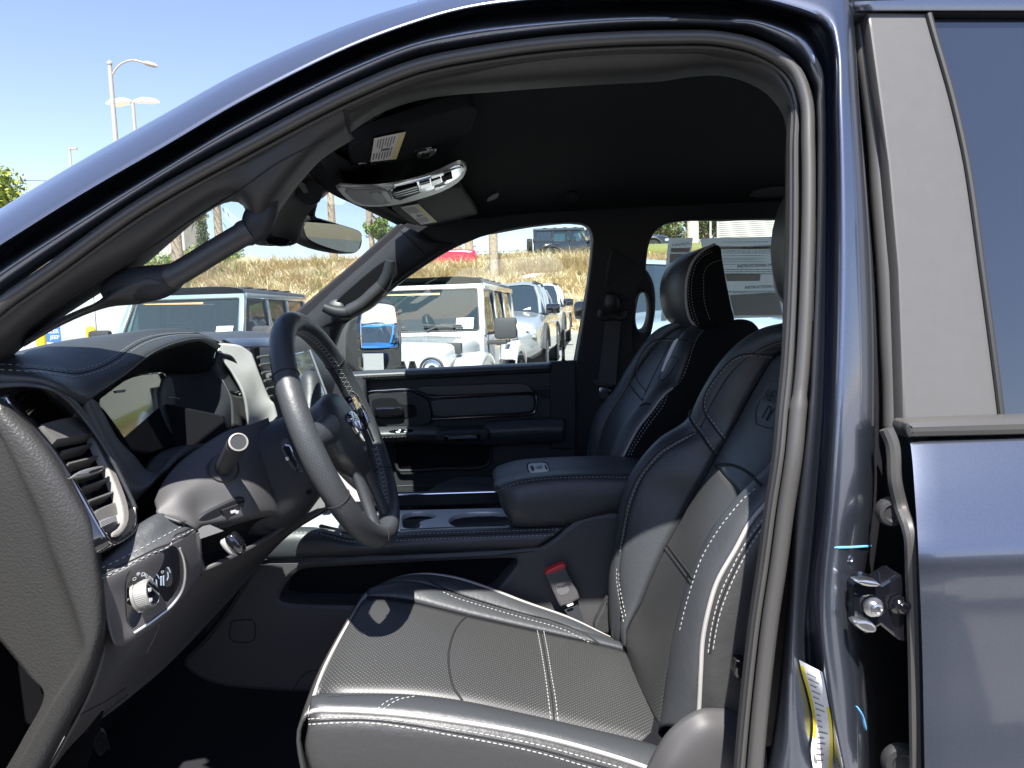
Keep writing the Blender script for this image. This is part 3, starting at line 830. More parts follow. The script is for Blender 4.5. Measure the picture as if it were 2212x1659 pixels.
# striker, bump stops, bolts on the centre pillar
hg = MB().plate([near(u, v, -.062) for u, v in c('K', [(985,345),(1010,312),(1130,310),(1190,330),(1290,268),(1420,258),(1420,770),(1310,745),(1180,640),(1080,700),(990,640)])], (0, -1, 0), .03, .004)
hinge = hg.build('door_check', M['gloss'], truck)
plate('check_flange', c('K', [(1000,322),(1015,308),(1110,305),(1185,332),(1178,360),(1075,358)]), nearf(-.075), M['bolt'], hinge, depth=.014, bev=.003, rnd=1)
plate('check_flange', c('K', [(985,600),(1110,602),(1160,650),(1150,690),(1070,688),(1000,640)]), nearf(-.075), M['bolt'], hinge, depth=.014, bev=.003, rnd=1)
for a, r_ in (((1120, 495), .0075), ((1310, 480), .0075)):
    q = c('K', [a])[0]
    MB().lathe([(0, r_ * 1.6), (.003, r_ * 1.6), (.004, r_), (.012, r_), (.013, r_ * .7), (.010, r_ * .55)], near(q[0], q[1], -.064), (0, -1, 0), 8 if a[0] > 1200 else 14).build('hinge_bolt', M['bolt'] if a[0] < 1200 else M['gloss'], hinge, auto=25)
for q, r_ in ((c('J', [(1245, 912)])[0], .018), (c('K', [(1320, 1600)])[0], .024)):
    MB().lathe([(0, r_), (.006, r_), (.011, r_ * .86), (.012, r_ * .6), (.009, r_ * .45), (.009, 0.001)], near(q[0], q[1], -.030), (-.15, -1, 0), 22).build('bump_stop', M['rubber_d'], truck)
for a, r_ in (((960, 1260), .004), ((1140, 990), .003)):
    q = c('J', [(a[0], a[1])])[0]
    p_, n_ = drape([q, (q[0] + .2, q[1])], frame, 2)
    MB().lathe([(0, r_ * 1.4), (.0015, r_), (-.001, r_ * .6)], p_[0], n_[0], 12).build('body_plug', M['paint'], frame)
# paint marker strokes on the pillar
for px in (c('J', [(845,1176),(960,1174),(1100,1166),(1200,1158)]), c('K', [(1005,1215),(1040,1270),(1072,1385)])):
    p_, n_ = drape(px, frame, 12, lift=.0006); MB().tube(p_, [.0006] + [.0014] * 10 + [.0006], 6).build('marker_stroke', mat('blue_marker', (.12, .42, .75), .6), frame)
# tyre and loading label running down the jamb
lab_l = c('K', [(592,880),(610,960),(655,1120),(690,1300),(692,1420),(678,1530),(700,1700)])
lab_r = c('K', [(760,968),(775,1040),(800,1180),(828,1330),(836,1450),(836,1570),(826,1700)])
FT = bvh(frame)
a = hermite(lab_l, 40); b = hermite(lab_r, 40)
m = MB(); m.cur = 0; G = []
for i in range(40):
    row = [(a[i] * (1 - t) + b[i] * t) for t in np.linspace(0, 1, 7)]
    pp, _ = drape([tuple(row[0]), tuple(row[3]), tuple(row[-1])], FT, 3, smooth_=False)
    fy = [(q.y - .87) for q in pp]; ch = min(fy[0], fy[1], (fy[1] * 2 - fy[2]))
    G.append([W(q[0], q[1], .87 + fy[0] * (1 - t) + fy[2] * t - .004) for q, t in zip(row, np.linspace(0, 1, 7))])
m.grid(G)
for i in range(39):
    for j in range(6):
        k = i * 6 + j
        if (j == 0 and 1 < i < 27) or (j == 5 and i > 13): m.m[k] = 1
lm = [M['paper'], M['yellow'], M['ink']]
for i in range(3, 36):
    if i % 2 == 0:
        A_, B_ = G[i][1], G[i][5]; A2, B2 = G[i][1] * .6 + G[i + 1][1] * .4, G[i][5] * .6 + G[i + 1][5] * .4
        e_ = .35 + .5 * R_.random(); up = Vector((0, -.0008, 0)); m.cur = 2
        m.add([A_ * .9 + B_ * .1 + up, A_ * (1 - e_) + B_ * e_ + up, A2 * (1 - e_) + B2 * e_ + up, A2 * .9 + B2 * .1 + up], [(0, 1, 2, 3)])
ctr = c('K', [(706, 1560)])[0]; p_, n_ = drape([ctr, (ctr[0] + .2, ctr[1])], FT, 2, lift=.003); m.cur = 2
m.lathe([(0, .010), (.0004, .010)], p_[0], n_[0], 18)
m.cur = 0
m.build('tyre_label', lm, frame)

# ================================================================== dashboard
dash = MB().box((-1.05, 1.0, 1.02), (-.80, 2.42, 1.36)).build('dashboard', M['black'], truck, smooth=False)
# end cap facing the open door
st = [((6,856),(-24,905),(-120,960)), ((36,889),(2,938),(-110,1000)), ((75,927),(32,994),(-100,1060)), ((118,981),(58,1050),(-90,1120)),
      ((163,1056),(87,1112),(-80,1190)), ((203,1133),(113,1192),(-70,1250)), ((217,1216),(145,1273),(-60,1310)), ((226,1300),(176,1368),(-40,1345)),
      ((228,1350),(181,1400),(0,1385)), ((217,1415),(166,1440),(62,1460)), ((187,1490),(118,1512),(95,1500)), ((133,1590),(66,1602),(50,1595)), ((60,1730),(0,1722),(-20,1715))]  # lower left outline cut where the shadow edge runs
rows = []
for e_, g_, l_ in st:
    mx = lambda t: (e_[0] * (1 - t) + g_[0] * t, e_[1] * (1 - t) + g_[1] * t)
    nx = lambda t: (g_[0] * (1 - t) + l_[0] * t, g_[1] * (1 - t) + l_[1] * t)
    rows.append([W(e_[0] + 5, e_[1] + 2, 1.01), W(*e_, .972), W(*mx(.12), .955), W(*mx(.45), .944), W(*mx(.85), .940), W(*mx(.97), .940), W(*nx(.04), .949), W(*nx(.3), .951), W(*l_, .953)])
cap = patch('end_panel', rows, M['pebble'], dash, nu=40, nv=60, thick=.004, auto=80)
MB().plate([W(u, v, 1.06) for u, v in [(-260,1340),(60,1380),(260,1400),(230,1500),(140,1800),(-260,1800)]], (0, -1, 0), .01).build('shadow_kick_panel', mat('kick_shadow_black', (.003, .003, .004), 1.0, spec=.1), dash, smooth=False)  # near-black sheet standing in for a cast shadow below the end cap

# instrument hood
lipx = [(-70,806),(0,811),(87,820),(140,838),(186,861),(228,836),(270,808),(330,762),(390,738),(440,733),(474,752)]
lipy = [.955,.965,.985,1.01,1.06,1.11,1.16,1.24,1.33,1.42,1.50]
bkx = [(-70,786),(0,771),(30,763),(60,756),(90,750),(135,740),(180,731),(255,720),(330,713),(400,717),(470,741)]
bky = [1.0,1.05,1.08,1.11,1.14,1.18,1.22,1.29,1.36,1.43,1.505]
mdx = [(-70,792),(0,790),(55,791),(100,794),(150,797),(195,790),(235,768),(290,737),(358,721),(420,722),(473,746)]
mdy = [.975,1.0,1.02,1.045,1.08,1.12,1.17,1.255,1.345,1.425,1.503]
lp_ = [W(u, v, y) for (u, v), y in zip(lipx, lipy)]; bk_ = [W(u, v, y) for (u, v), y in zip(bkx, bky)]; md_ = [W(u, v, y) for (u, v), y in zip(mdx, mdy)]
back0 = [p + Vector((-.10, 0, -.03)) for p in bk_]
back1 = [p + Vector((-.30, 0, -.12)) for p in bk_]
under = [p + Vector((-.012, 0, -.010)) for p in lp_]
hood = patch('instrument_hood', [back1, back0, bk_, [(a * .5 + b * .5) + Vector((0, 0, .006)) for a, b in zip(bk_, md_)], md_, [(a * .4 + b * .6) + Vector((.004, 0, .003)) for a, b in zip(md_, lp_)], lp_, under], M['leather'], dash, nu=80, nv=44, thick=.003, auto=80)
stitch([c('D', [(0,415),(160,420),(300,432),(420,447),(560,452),(660,430),(760,390),(850,335),(930,280),(1020,232),(1120,205),(1250,190),(1400,184)]),
        c('D', [(0,452),(160,462),(300,472),(420,492),(560,500),(690,470),(800,425),(880,375),(960,310),(1060,255),(1160,222),(1300,200),(1440,197)])], hood, M['thread'], dash, n=160)
seam(c('D', [(0,433),(160,440),(300,450),(420,467),(560,476),(680,448),(780,405),(865,352),(945,292),(1040,243),(1140,212),(1280,194),(1430,190)]), hood, M['groove'], dash, .0012, n=120)
MB().tube(crv(lp_[4:], 60), .0014, 6).build('hood_edge', M['rubber'], dash)
# inside of the instrument pod
lens = [W(u, v, y) for u, v, y in [(204,866,1.12),(240,836,1.16),(290,812,1.24),(354,805,1.36),(400,808,1.41),(456,800,1.46)]]
patch('pod_roof', [[p + Vector((-.004, 0, -.004)) for p in crv(lp_[4:], 6)], [a * .5 + b * .5 + Vector((0, 0, .012)) for a, b in zip(crv(lp_[4:], 6), lens)], lens], M['black'], dash, nu=30, nv=10, thick=.003, flip=False)
LN = (W(297, 990, 1.19) - W(206, 868, 1.12)).cross(W(354, 805, 1.37) - W(206, 868, 1.12)).normalized()
if LN.x < 0: LN = -LN
lz = lambda h=0: (lambda u, v: WPL(u, v, W(206, 868, 1.12) + LN * h, LN))
cl = plate('instrument_lens', c('D', [(690,675),(800,590),(920,505),(1060,474),(1330,470),(1420,600),(1480,760),(1500,950),(1280,985),(985,1088),(850,880),(760,760)]), lz(), M['screen'], dash, depth=.006, bev=.002, n=tuple(LN), rnd=1)
dial = mat('dial_face', (.035, .036, .04), .5)
plate('dial_ring', c('D', [(1180,490),(1250,500),(1360,620),(1430,780),(1480,955),(1290,985),(1200,830),(1140,660)]), lz(.003), dial, cl, depth=.012, bev=.004, n=tuple(LN), rnd=1)
MB().tube(crv([lz(.006)(u, v) for u, v in c('D', [(1215,650),(1290,660),(1340,700),(1380,780),(1410,860)])], 20), .0012, 6).build('dial_trim', M['satin'], cl)
g = MB()
for q in c('D', [(1275,830),(1275,862),(1282,895),(1300,940)]): g.plate([lz(.006)(q[0] + a, q[1] + b) for a, b in ((-4, -3), (4, -4), (4, 3), (-4, 4))], LN, .0005)
g.build('warning_light', M['ink'], cl, smooth=False, kind='stuff')
MB().plate([lz(.002)(u, v) for u, v in c('D', [(830,600),(910,592),(900,610),(840,616)])], LN, .0005).build('mode_print', M['ink'], cl, smooth=False)
# right wall of the pod and grey outer fin
wall = [[(354,805,1.372),(400,800,1.43),(440,785,1.475),(462,772,1.496)], [(366,850,1.372),(420,840,1.43),(458,815,1.472),(474,810,1.49)], [(400,900,1.375),(440,880,1.43),(480,850,1.475),(495,840,1.485)],
        [(440,945,1.38),(470,915,1.43),(496,880,1.475),(501,880,1.48)], [(450,965,1.385),(478,945,1.43),(498,928,1.465),(500,926,1.47)]]
patch('pod_wall', wall, M['trim_soft'], dash, nu=16, nv=24, thick=.004)
fin = [[(470,758,1.50),(476,764,1.52),(482,772,1.55)], [(463,795,1.49),(474,800,1.51),(490,806,1.55)], [(484,825,1.485),(494,834,1.505),(508,848,1.55)], [(500,862,1.48),(512,876,1.50),(520,890,1.54)], [(501,922,1.47),(519,924,1.49),(525,926,1.53)]]
patch('pod_fin', fin, M['trim'], dash, nu=10, nv=24, thick=.003)
# frame round the display
ri = c('P', [(700,170),(760,200),(850,360),(1000,610),(1190,800),(1300,925),(1380,945),(1460,900),(1530,800),(1620,720),(1760,660),(1930,640)])
ro = c('P', [(660,180),(700,290),(790,470),(900,680),(1010,860),(1100,1060),(1230,1125),(1340,1095),(1430,1010),(1560,900),(1690,800),(1880,700)])
yi = [1.10,1.115,1.125,1.145,1.165,1.175,1.18,1.19,1.21,1.24,1.29,1.35]; yo = [1.07,1.075,1.08,1.085,1.09,1.095,1.11,1.125,1.15,1.18,1.23,1.30]
a = [W(u, v, y) for (u, v), y in zip(ri, yi)]; b = [W(u, v, y) for (u, v), y in zip(ro, yo)]
patch('display_frame', [[p + Vector((-.03, .0, -.004)) for p in a], a, [p * .6 + q * .4 + Vector((.006, -.004, .004)) for p, q in zip(a, b)], b, [q + Vector((-.03, 0, -.03)) for q in b]], M['trim'], dash, nu=60, nv=18, thick=.003, auto=80)
MB().plate([W(u, v, 1.33) for u, v in [(150,830),(480,900),(560,1120),(420,1160),(200,1160)]], (0, -1, 0), .01).build('dash_back', M['black'], dash, smooth=False)

# side air vent
VA, VB, VC = W(16, 860, .966), W(213, 1139, .966), W(298, 1125, 1.055)
VNn = (VB - VA).cross(VC - VA).normalized()
if VNn.dot(CAM - VA) < 0: VNn = -VNn
vp = lambda h=0: (lambda u, v: WPL(u, v, VA + VNn * h, VNn))
outl = c('D', [(25,640),(90,600),(180,578),(290,578),(380,598),(480,650),(620,800),(760,1000),(900,1260),(980,1440),(992,1560),(960,1630),(890,1680),(825,1713),(770,1690),(710,1590),(550,1300),(400,1050),(250,870),(120,750)])
hole = c('D', [(108,650),(150,612),(220,596),(300,600),(380,626),(465,690),(560,790),(650,905),(710,1010),(775,1140),(850,1330),(888,1470),(880,1570),(800,1625),(738,1600),(690,1490),(600,1320),(480,1130),(330,905),(200,752)])
vent = plate('air_vent', outl, vp(.004), M['gloss'], truck, depth=.05, bev=.005, holes=[chaikin(hole, 1)], n=tuple(VNn), rnd=1, hrnd=0)
MB().tube([vp(.003)(u, v) for u, v in chaikin(c('D', [(30,645),(95,606),(182,584),(290,584),(378,604),(476,655),(614,803),(754,1003),(893,1262),(972,1442),(984,1560),(952,1626),(886,1674),(825,1706),(775,1684),(716,1588),(556,1298),(406,1048),(256,868),(126,748)]), 2)], .0028, 8, closed=True).build('vent_rim', M['dchrome'], vent)
inner = c('D', [(640,880),(720,930),(745,1000),(815,1130),(900,1330),(938,1460),(935,1560),(880,1640),(820,1660),(800,1628),(880,1572),(886,1470),(848,1330),(770,1140),(705,1010)])
plate('vent_cheek', inner, vp(.006), mat('vent_cheek_grey', (.20, .19, .18), .45), vent, depth=.012, bev=.003, n=tuple(VNn), rnd=1)
MB().plate([vp(-.045)(u, v) for u, v in hole], VNn, .004).build('vent_cavity', M['black'], vent, smooth=False)
slat = mat('vent_slat', (.085, .083, .08), .5)
def blade(name, l, r, dep, th, mm, lift=0.0):
    a_, b_ = (vp(lift)(*c('D', [q])[0]) for q in (l, r))
    e = (b_ - a_).normalized(); dn = (-VNn + Vector((0, 0, -.35))).normalized(); up = e.cross(dn).normalized()
    if up.z < 0: up = -up
    v = [a_, b_, b_ + dn * dep, a_ + dn * dep]; v = v + [q - up * th for q in v]
    return MB().add(v, [(0, 1, 2, 3), (7, 6, 5, 4), (0, 4, 5, 1), (1, 5, 6, 2), (2, 6, 7, 3), (3, 7, 4, 0)]).build(name, mm, vent, smooth=False)
for l, r in (((445,1032),(655,980)), ((490,1118),(700,1066)), ((590,1296),(782,1226)), ((636,1388),(832,1316))): blade('slat', l, r, .022, .0028, slat)
blade('slat', (535,1205), (760,1140), .022, .004, slat, .002)
tab = plate('vent_tab', c('D', [(545,1195),(600,1165),(700,1140),(750,1134),(762,1160),(700,1190),(610,1215),(540,1218)]), vp(.012), M['satin'], vent, depth=.012, bev=.003, n=tuple(VNn), rnd=1)
plate('tab_slot', c('D', [(640,1180),(740,1150),(748,1162),(655,1192)]), vp(.0135), M['black'], vent, depth=.003, bev=0, n=tuple(VNn), rnd=1)
blade('brow', (296,842), (640,800), .02, .03, slat, .004)
plate('brow_face', c('D', [(296,838),(470,790),(585,782),(640,810),(646,880),(510,925),(380,950),(330,890)]), vp(.006), slat, vent, depth=.01, bev=.003, n=tuple(VNn), rnd=1)
for k in range(3):
    q = crv([vp(-.006 - .01 * k)(u, v) for u, v in c('D', [(120 + 20 * k,690 + 26 * k),(190,640 + 30 * k),(300,628 + 34 * k),(400,680 + 30 * k),(520,770 + 14 * k)])], 24)
    MB().tube(q, .003, 8).build('recess_rib', M['gloss'], vent)
plate('wheel_panel', c('D', [(672,1470),(800,1410),(862,1398),(888,1480),(876,1570),(800,1630),(740,1605),(700,1530)]), vp(-.002), mat('vent_lower', (.10, .098, .095), .45), vent, depth=.01, bev=.002, n=tuple(VNn), rnd=1)
tw = c('D', [(715,1545),(745,1518),(820,1494),(845,1510),(835,1545),(735,1585)])
th_ = plate('thumb_wheel', tw, vp(.006), M['satin'], vent, depth=.01, bev=.004, n=tuple(VNn), rnd=1)
for k in range(4):
    t = k / 4 + .12; MB().tube([vp(.007)(*c('D', [(718 + 12 * t, 1545 + 42 * t)])[0]), vp(.007)(*c('D', [(832 + 5 * t, 1500 + 40 * t)])[0])], .0011, 5).build('wheel_ridge', M['ink'], th_)
plate('wheel_mark', c('D', [(850,1495),(876,1490),(878,1530),(856,1532)]), vp(.0), M['white'], vent, depth=.002, bev=0, n=tuple(VNn), rnd=0)
# dash corner between vent, hood and end cap
cr = [[(-80,830,.95),(0,822,.968),(60,822,.98),(110,834,.995),(150,856,1.02),(190,900,1.05),(232,964,1.06),(275,1045,1.065),(300,1100,1.068)],
      [(-80,840,.945),(0,836,.962),(52,832,.972),(104,836,.985),(144,862,1.01),(186,908,1.04),(228,968,1.052),(270,1046,1.058),(296,1102,1.06)]]
cr.insert(0, [W(*p) + Vector((-.05, .04, .0)) for p in cr[0]])
patch('dash_corner', cr, M['leather'], dash, nu=50, nv=8, thick=.004)

M['switchp'] = mat('grey_switch_panel', (.062, .059, .062), .5, bump=(800, .12, .001))
# knee bolster pad and the headlight switch panel
r0 = [(213,1220,.99),(262,1172,1.015),(300,1133,1.045),(350,1106,1.075),(376,1106,1.095),(417,1127,1.125)]
r1 = [(216,1231,.977),(255,1211,.991),(300,1187,1.012),(345,1164,1.037),(375,1148,1.057),(416,1126,1.09)]
r2 = [(217,1240,.973),(257,1224,.986),(305,1199,1.006),(350,1175,1.031),(380,1158,1.051),(420,1136,1.086)]
r3 = [(218,1251,.971),(260,1232,.984),(310,1206,1.004),(355,1183,1.029),(388,1165,1.051),(424,1144,1.084)]
pad = patch('knee_pad', [[W(*p) + Vector((-.02, 0, -.02)) for p in r0], r0, [W(*p) * .5 + W(*q) * .5 + Vector((.0, 0, .006)) for p, q in zip(r0, r1)], r1, r2, r3], M['leather'], dash, nu=50, nv=24, thick=.004, auto=80)
q1 = [(224,1290,.974),(262,1285,.992),(312,1270,1.012),(360,1240,1.037),(402,1208,1.062),(433,1188,1.09)]
q2 = [(234,1350,.978),(265,1345,.997),(315,1325,1.017),(362,1290,1.042),(404,1250,1.067),(438,1213,1.095)]
q3 = [(246,1390,.985),(270,1389,1.0),(315,1363,1.02),(362,1325,1.045),(402,1281,1.07),(435,1238,1.10)]
q4 = [(250,1396,1.02),(274,1394,1.03),(318,1368,1.05),(365,1330,1.07),(405,1286,1.10),(438,1242,1.13)]
sw = patch('switch_panel', [r3, [W(*p) + Vector((.0, 0, -.004)) for p in r3], q1, q2, q3, q4], M['trim_soft'], truck, nu=44, nv=30, thick=.004, auto=80); sw.data.materials[0] = M['switchp']
stitch([c('U', [(170,440),(400,335),(560,252),(800,130),(1000,20)]) + c('T', [(120,735),(330,620),(545,502)]), c('U', [(165,590),(400,480),(620,372),(900,230),(1180,85)]) + c('T', [(260,790),(430,700),(605,605)])], [pad, sw], M['thread'], dash, n=90, r=.0008)
seam(c('U', [(165,520),(400,425),(660,305),(950,160),(1200,40)]) + c('T', [(290,725),(450,640),(590,565)]), [pad, sw], M['groove'], dash, .0014, n=60)
SWB = bvh(sw)
box_ = dplate('switch_recess', c('U', [(530,620),(560,480),(640,410),(900,265),(1170,118),(1255,130),(1290,230),(1312,560),(1290,720),(1180,900),(900,1110),(640,1320),(580,1290),(540,1200),(522,800)]), SWB, M['gloss'], sw, lift=.0015, depth=.004, bev=.001)
MB().tube(crv(drape(c('U', [(1290,150),(1345,300),(1368,560),(1325,760),(1180,975),(1000,1125),(820,1255),(640,1372)]), SWB, 40, lift=.001)[0], 60), .0022, 8).build('recess_rim', M['satin'], sw)
o_ = drape(c('U', [(700,845),(701,845)]), SWB, 2)[0][0]
KA = Vector((.97, .06, .24)).normalized()
knob = MB().lathe([(0, .0235), (.004, .0235), (.004, .0215), (.019, .0205), (.0215, .0190), (.0215, .017)], o_, KA, 40).build('switch_knob', mat('knob_silver', (.30, .295, .28), .4, .5), sw)
MB().lathe([(.0216, .0168), (.0222, .0165)], o_, KA, 32).build('knob_face', M['gloss'], knob)
g = MB(); kx = KA.orthogonal().normalized(); ky = KA.cross(kx)
for i in range(48):
    t = 2 * math.pi * i / 48; d = kx * math.cos(t) + ky * math.sin(t)
    g.tube([o_ + KA * .005 + d * .0214, o_ + KA * .0185 + d * .0205], .0006, 4)
g.build('knob_knurl', mat('knurl_silver', (.22, .22, .21), .4, .5), knob, kind='stuff')
kn = lambda u, v: WPL(u, v, o_ + KA * .0226, KA)
g = MB()
for a, b in ((865, 745), (880, 890)):
    g.plate([kn(*q) for q in c('U', [(a - 20, b - 18), (a + 22, b - 26), (a + 26, b + 14), (a - 14, b + 26)])], KA, .0003)
    g.plate([kn(*q) for q in c('U', [(a - 8, b + 32), (a + 24, b + 20), (a + 24, b + 27), (a - 8, b + 38)])], KA, .0003)
g.build('knob_symbol', M['white'], knob, smooth=False)
MB().lathe([(0, .0022), (.004, .002)], kn(*c('U', [(932, 640)])[0]) - KA * .006, KA, 10).build('knob_pointer', M['white'], knob)
BXB = bvh(box_)
for t, q, an, sz in (('O', (640, 590), 50, .0075), ('*', (700, 535), 30, .013), ('D', (765, 525), 10, .0085), ('AUTO', (838, 570), -38, .0068), ('D', (1045, 490), 30, .006), ('P', (548, 890), 20, .005)):
    dtext('switch_print', t, c('U', [q])[0], BXB, M['white'], sw, sz, an)
for q in ([(955,520),(985,540),(1010,590),(1000,592)], [(1112,425),(1140,430),(1170,500),(1160,510),(1135,455)], [(1115,490),(1135,500),(1140,570),(1120,620),(1112,612),(1128,560)],
          [(1020,570),(1038,555),(1040,690),(1022,690)], [(1055,560),(1074,545),(1076,690),(1060,692)], [(955,600),(970,610),(975,690),(958,740),(950,735),(962,680)]):
    dplate('dimmer_mark', c('U', q), BXB, mat('pale_blue_print', (.45, .55, .65), .6) if 'dm' not in globals() else dm, sw, lift=.0008, depth=.0006, rnd=0)
dplate('dimmer_wheel', c('U', [(1090,430),(1170,420),(1195,560),(1190,690),(1080,720),(1080,600)]), BXB, M['rubber_d'], sw, lift=.0005, depth=.001, rnd=1)

# lower panel under the column
lo = [[(232,1290,1.03),(300,1350,1.06),(395,1265,1.10),(438,1232,1.12),(530,1188,1.20),(622,1134,1.28),(690,1100,1.42)],
      [(226,1360,1.012),(280,1400,1.05),(380,1320,1.11),(440,1270,1.15),(540,1205,1.25),(640,1135,1.36),(700,1100,1.45)],
      [(215,1440,1.0),(255,1470,1.05),(330,1410,1.12),(420,1320,1.18),(530,1225,1.30),(640,1140,1.42),(710,1095,1.50)],
      [(150,1585,1.0),(200,1560,1.06),(277,1495,1.12),(357,1430,1.19),(500,1280,1.33),(624,1148,1.46),(720,1090,1.53)],
      [(60,1740,1.0),(143,1615,1.05),(277,1508,1.13),(359,1438,1.20),(502,1288,1.34),(626,1154,1.47),(722,1094,1.54)]]
lo = [L3(r) for r in lo]; lo.append([p + Vector((-.02, .03, .03)) for p in lo[-1]])
lower = patch('lower_panel', lo, M['trim'], dash, nu=60, nv=36, thick=.004, auto=80)
seam(c('U', [(1005,1200),(990,1290),(940,1420),(880,1540),(820,1659)]), lower, mat('panel_seam', (.10, .10, .10), .6), dash, .001)
seam(c('F', [(410,1370),(560,1290),(700,1215),(815,1135)]), lower, M['groove'], dash, .0012)
seam(c('F', [(500,1500),(600,1380),(740,1250),(830,1180)]), lower, M['groove'], dash, .0012)
dplate('panel_recess', c('F', [(545,1430),(600,1370),(655,1355),(640,1390),(590,1425)]), lower, M['black'], dash, lift=.0006, depth=.001)

# column surround
cs = [[(333,1082,1.10),(354,1038,1.125),(387,999,1.16),(435,963,1.19),(492,930,1.215),(540,917,1.245),(580,902,1.28)],
      [(338,1098,1.075),(380,1070,1.095),(420,1048,1.12),(462,1030,1.145),(520,1010,1.175),(560,1000,1.205),(596,995,1.25)],
      [(345,1112,1.068),(400,1108,1.085),(432,1100,1.11),(490,1078,1.14),(545,1066,1.165),(585,1072,1.20),(612,1088,1.25)],
      [(395,1128,1.068),(424,1140,1.082),(440,1132,1.10),(500,1122,1.135),(552,1110,1.165),(592,1108,1.20),(622,1134,1.25)],
      [(400,1140,1.09),(430,1158,1.10),(446,1148,1.12),(505,1134,1.155),(556,1120,1.185),(594,1116,1.22),(624,1136,1.27)]]
surr = patch('column_surround', cs, M['trim'], dash, nu=50, nv=34, thick=.004, auto=80)
cub = [[(432,1150,1.13),(500,1130,1.16),(560,1112,1.19),(618,1128,1.27)], [(434,1190,1.14),(490,1180,1.18),(550,1150,1.24),(620,1131,1.28)], [(436,1230,1.12),(467,1220,1.13),(527,1190,1.19),(620,1134,1.28)]]
patch('cubby', cub, M['black'], dash, nu=20, nv=10, thick=.003)
MB().tube(crv([W(u, v, y) for u, v, y in [(428,1150,1.085),(430,1180,1.088),(434,1215,1.10),(440,1228,1.105),(467,1219,1.115),(506,1200,1.15),(550,1177,1.19),(590,1153,1.23),(621,1133,1.26)]], 50), .004, 8).build('cubby_lip', M['trim'], dash)
MB().plate([W(u, v, 1.085) for u, v in c('T', [(640,620),(700,570),(800,545),(1000,635),(680,760)])], (.2, -1, .4), .004).build('cubby_cheek', M['trim'], dash, smooth=False)
SUB = bvh(surr)
rb = dplate('switch_pocket', c('T', [(600,590),(640,470),(760,380),(960,280),(1200,170),(1290,150),(1370,200),(1500,410),(1300,490),(1010,630),(860,560),(720,560)]), SUB, M['trim_soft'], dash, lift=.002, depth=.006, bev=.002)
rb2 = dplate('pedal_switch', c('T', [(950,345),(1310,200),(1418,385),(1060,550)]), rb, M['gloss'], dash, lift=.0015, depth=.004, bev=.001, rnd=0)
rb3 = dplate('switch_rocker', c('T', [(982,345),(1285,230),(1345,380),(1072,520)]), rb2, mat('rocker_black', (.022, .022, .024), .4), rb2, lift=.002, depth=.003, bev=.0008, rnd=0)
R3 = bvh(rb3)
dplate('pedal_symbol', c('T', [(1112,370),(1118,355),(1140,352),(1185,340),(1205,352),(1228,352),(1226,385),(1195,398),(1160,375),(1140,392),(1116,390)]), R3, M['white'], rb2, lift=.001, depth=.0008, rnd=0)
dplate('switch_lamp', c('T', [(1240,300),(1255,296),(1282,355),(1265,365)]), R3, M['ink'], rb2, lift=.001, depth=.0008, rnd=1)
rl = MB().tube(crv([W(u, v, 1.10) for u, v in c('T', [(1020,745),(1060,820),(1120,905),(1200,990)])], 12), [.006, .0085, .009, .009, .0088, .0085, .008, .0075, .007, .006, .0045, .003], 12).build('release_lever', M['bolt'] if False else mat('grey_plastic', (.30, .29, .28), .5), dash)
MB().tube(crv([W(u, v, 1.095) for u, v in c('T', [(1090,690),(1160,780),(1230,870),(1262,980)])], 12), [.008, .0105, .0115, .012, .012, .012, .0115, .011, .01, .009, .007, .004], 12).build('lever_grip', M['gloss'], rl)
MB().tube([W(u, v, 1.085) for u, v in c('T', [(1200,690),(1290,865)])], .0022, 6).build('lever_edge', M['dchrome'], rl)
# gear / tilt stalk on the near side
SB = drape([(482, 1014), (482.2, 1014)], SUB, 2)[0][0]
SE = W(515, 955, 1.02)
sa = (SE - SB).normalized(); sl = (SE - SB).length
stalk = MB().lathe([(0, .013), (.2 * sl, .0132), (.6 * sl, .0140), (.97 * sl, .0148), (sl, .0140)], SB, sa, 28).build('column_stalk', M['trim_soft'], truck)
MB().lathe([(sl * .99, .0142), (sl + .001, .0135), (sl + .0015, .0115), (sl - .001, .0108), (sl - .002, .006), (sl - .0025, .0005)], SB, sa, 28).build('stalk_cap', mat('stalk_cap_grey', (.20, .19, .18), .4), stalk)
MB().lathe([(sl * .90, .0150), (sl * .915, .0150)], SB, sa, 28).build('stalk_ring', M['rubber_d'], stalk)
MB().lathe([(-.012, .026), (.004, .025), (.008, .021), (.008, .014)], SB, sa, 30).build('stalk_boot', M['rubber_d'], stalk)

# ================================================================== steering wheel
WC = Vector((-.291, 1.30, 1.321)); tl = math.radians(21)
wn_ = Vector((math.cos(tl), 0, math.sin(tl))); wh = Vector((0, 1, 0)); wu = Vector((-math.sin(tl), 0, math.cos(tl)))
def wp(h, u, n=0): return WC + wh * h + wu * u + wn_ * n
RW, RT = .21, .0205
wheel = MB().tube([wp(RW * math.cos(t), RW * math.sin(t)) for t in np.linspace(0, 2 * math.pi, 120, endpoint=False)], RT, 20, closed=True).build('steering_wheel', M['leather'], truck)
def rim_pt(a, b, r=RT): # a round the rim, b round the tube (0 = inwards)
    d = wh * math.cos(a) + wu * math.sin(a)
    return WC + d * (RW - r * math.cos(b)) + wn_ * (r * math.sin(b))
for a in (145, 250, 35, 322, 205):
    A = math.radians(a)
    MB().tube([rim_pt(A, t, RT + .0002) for t in np.linspace(0, 2 * math.pi, 24, endpoint=False)], .0012, 6, closed=True).build('rim_seam', M['groove'], wheel)
g = MB()
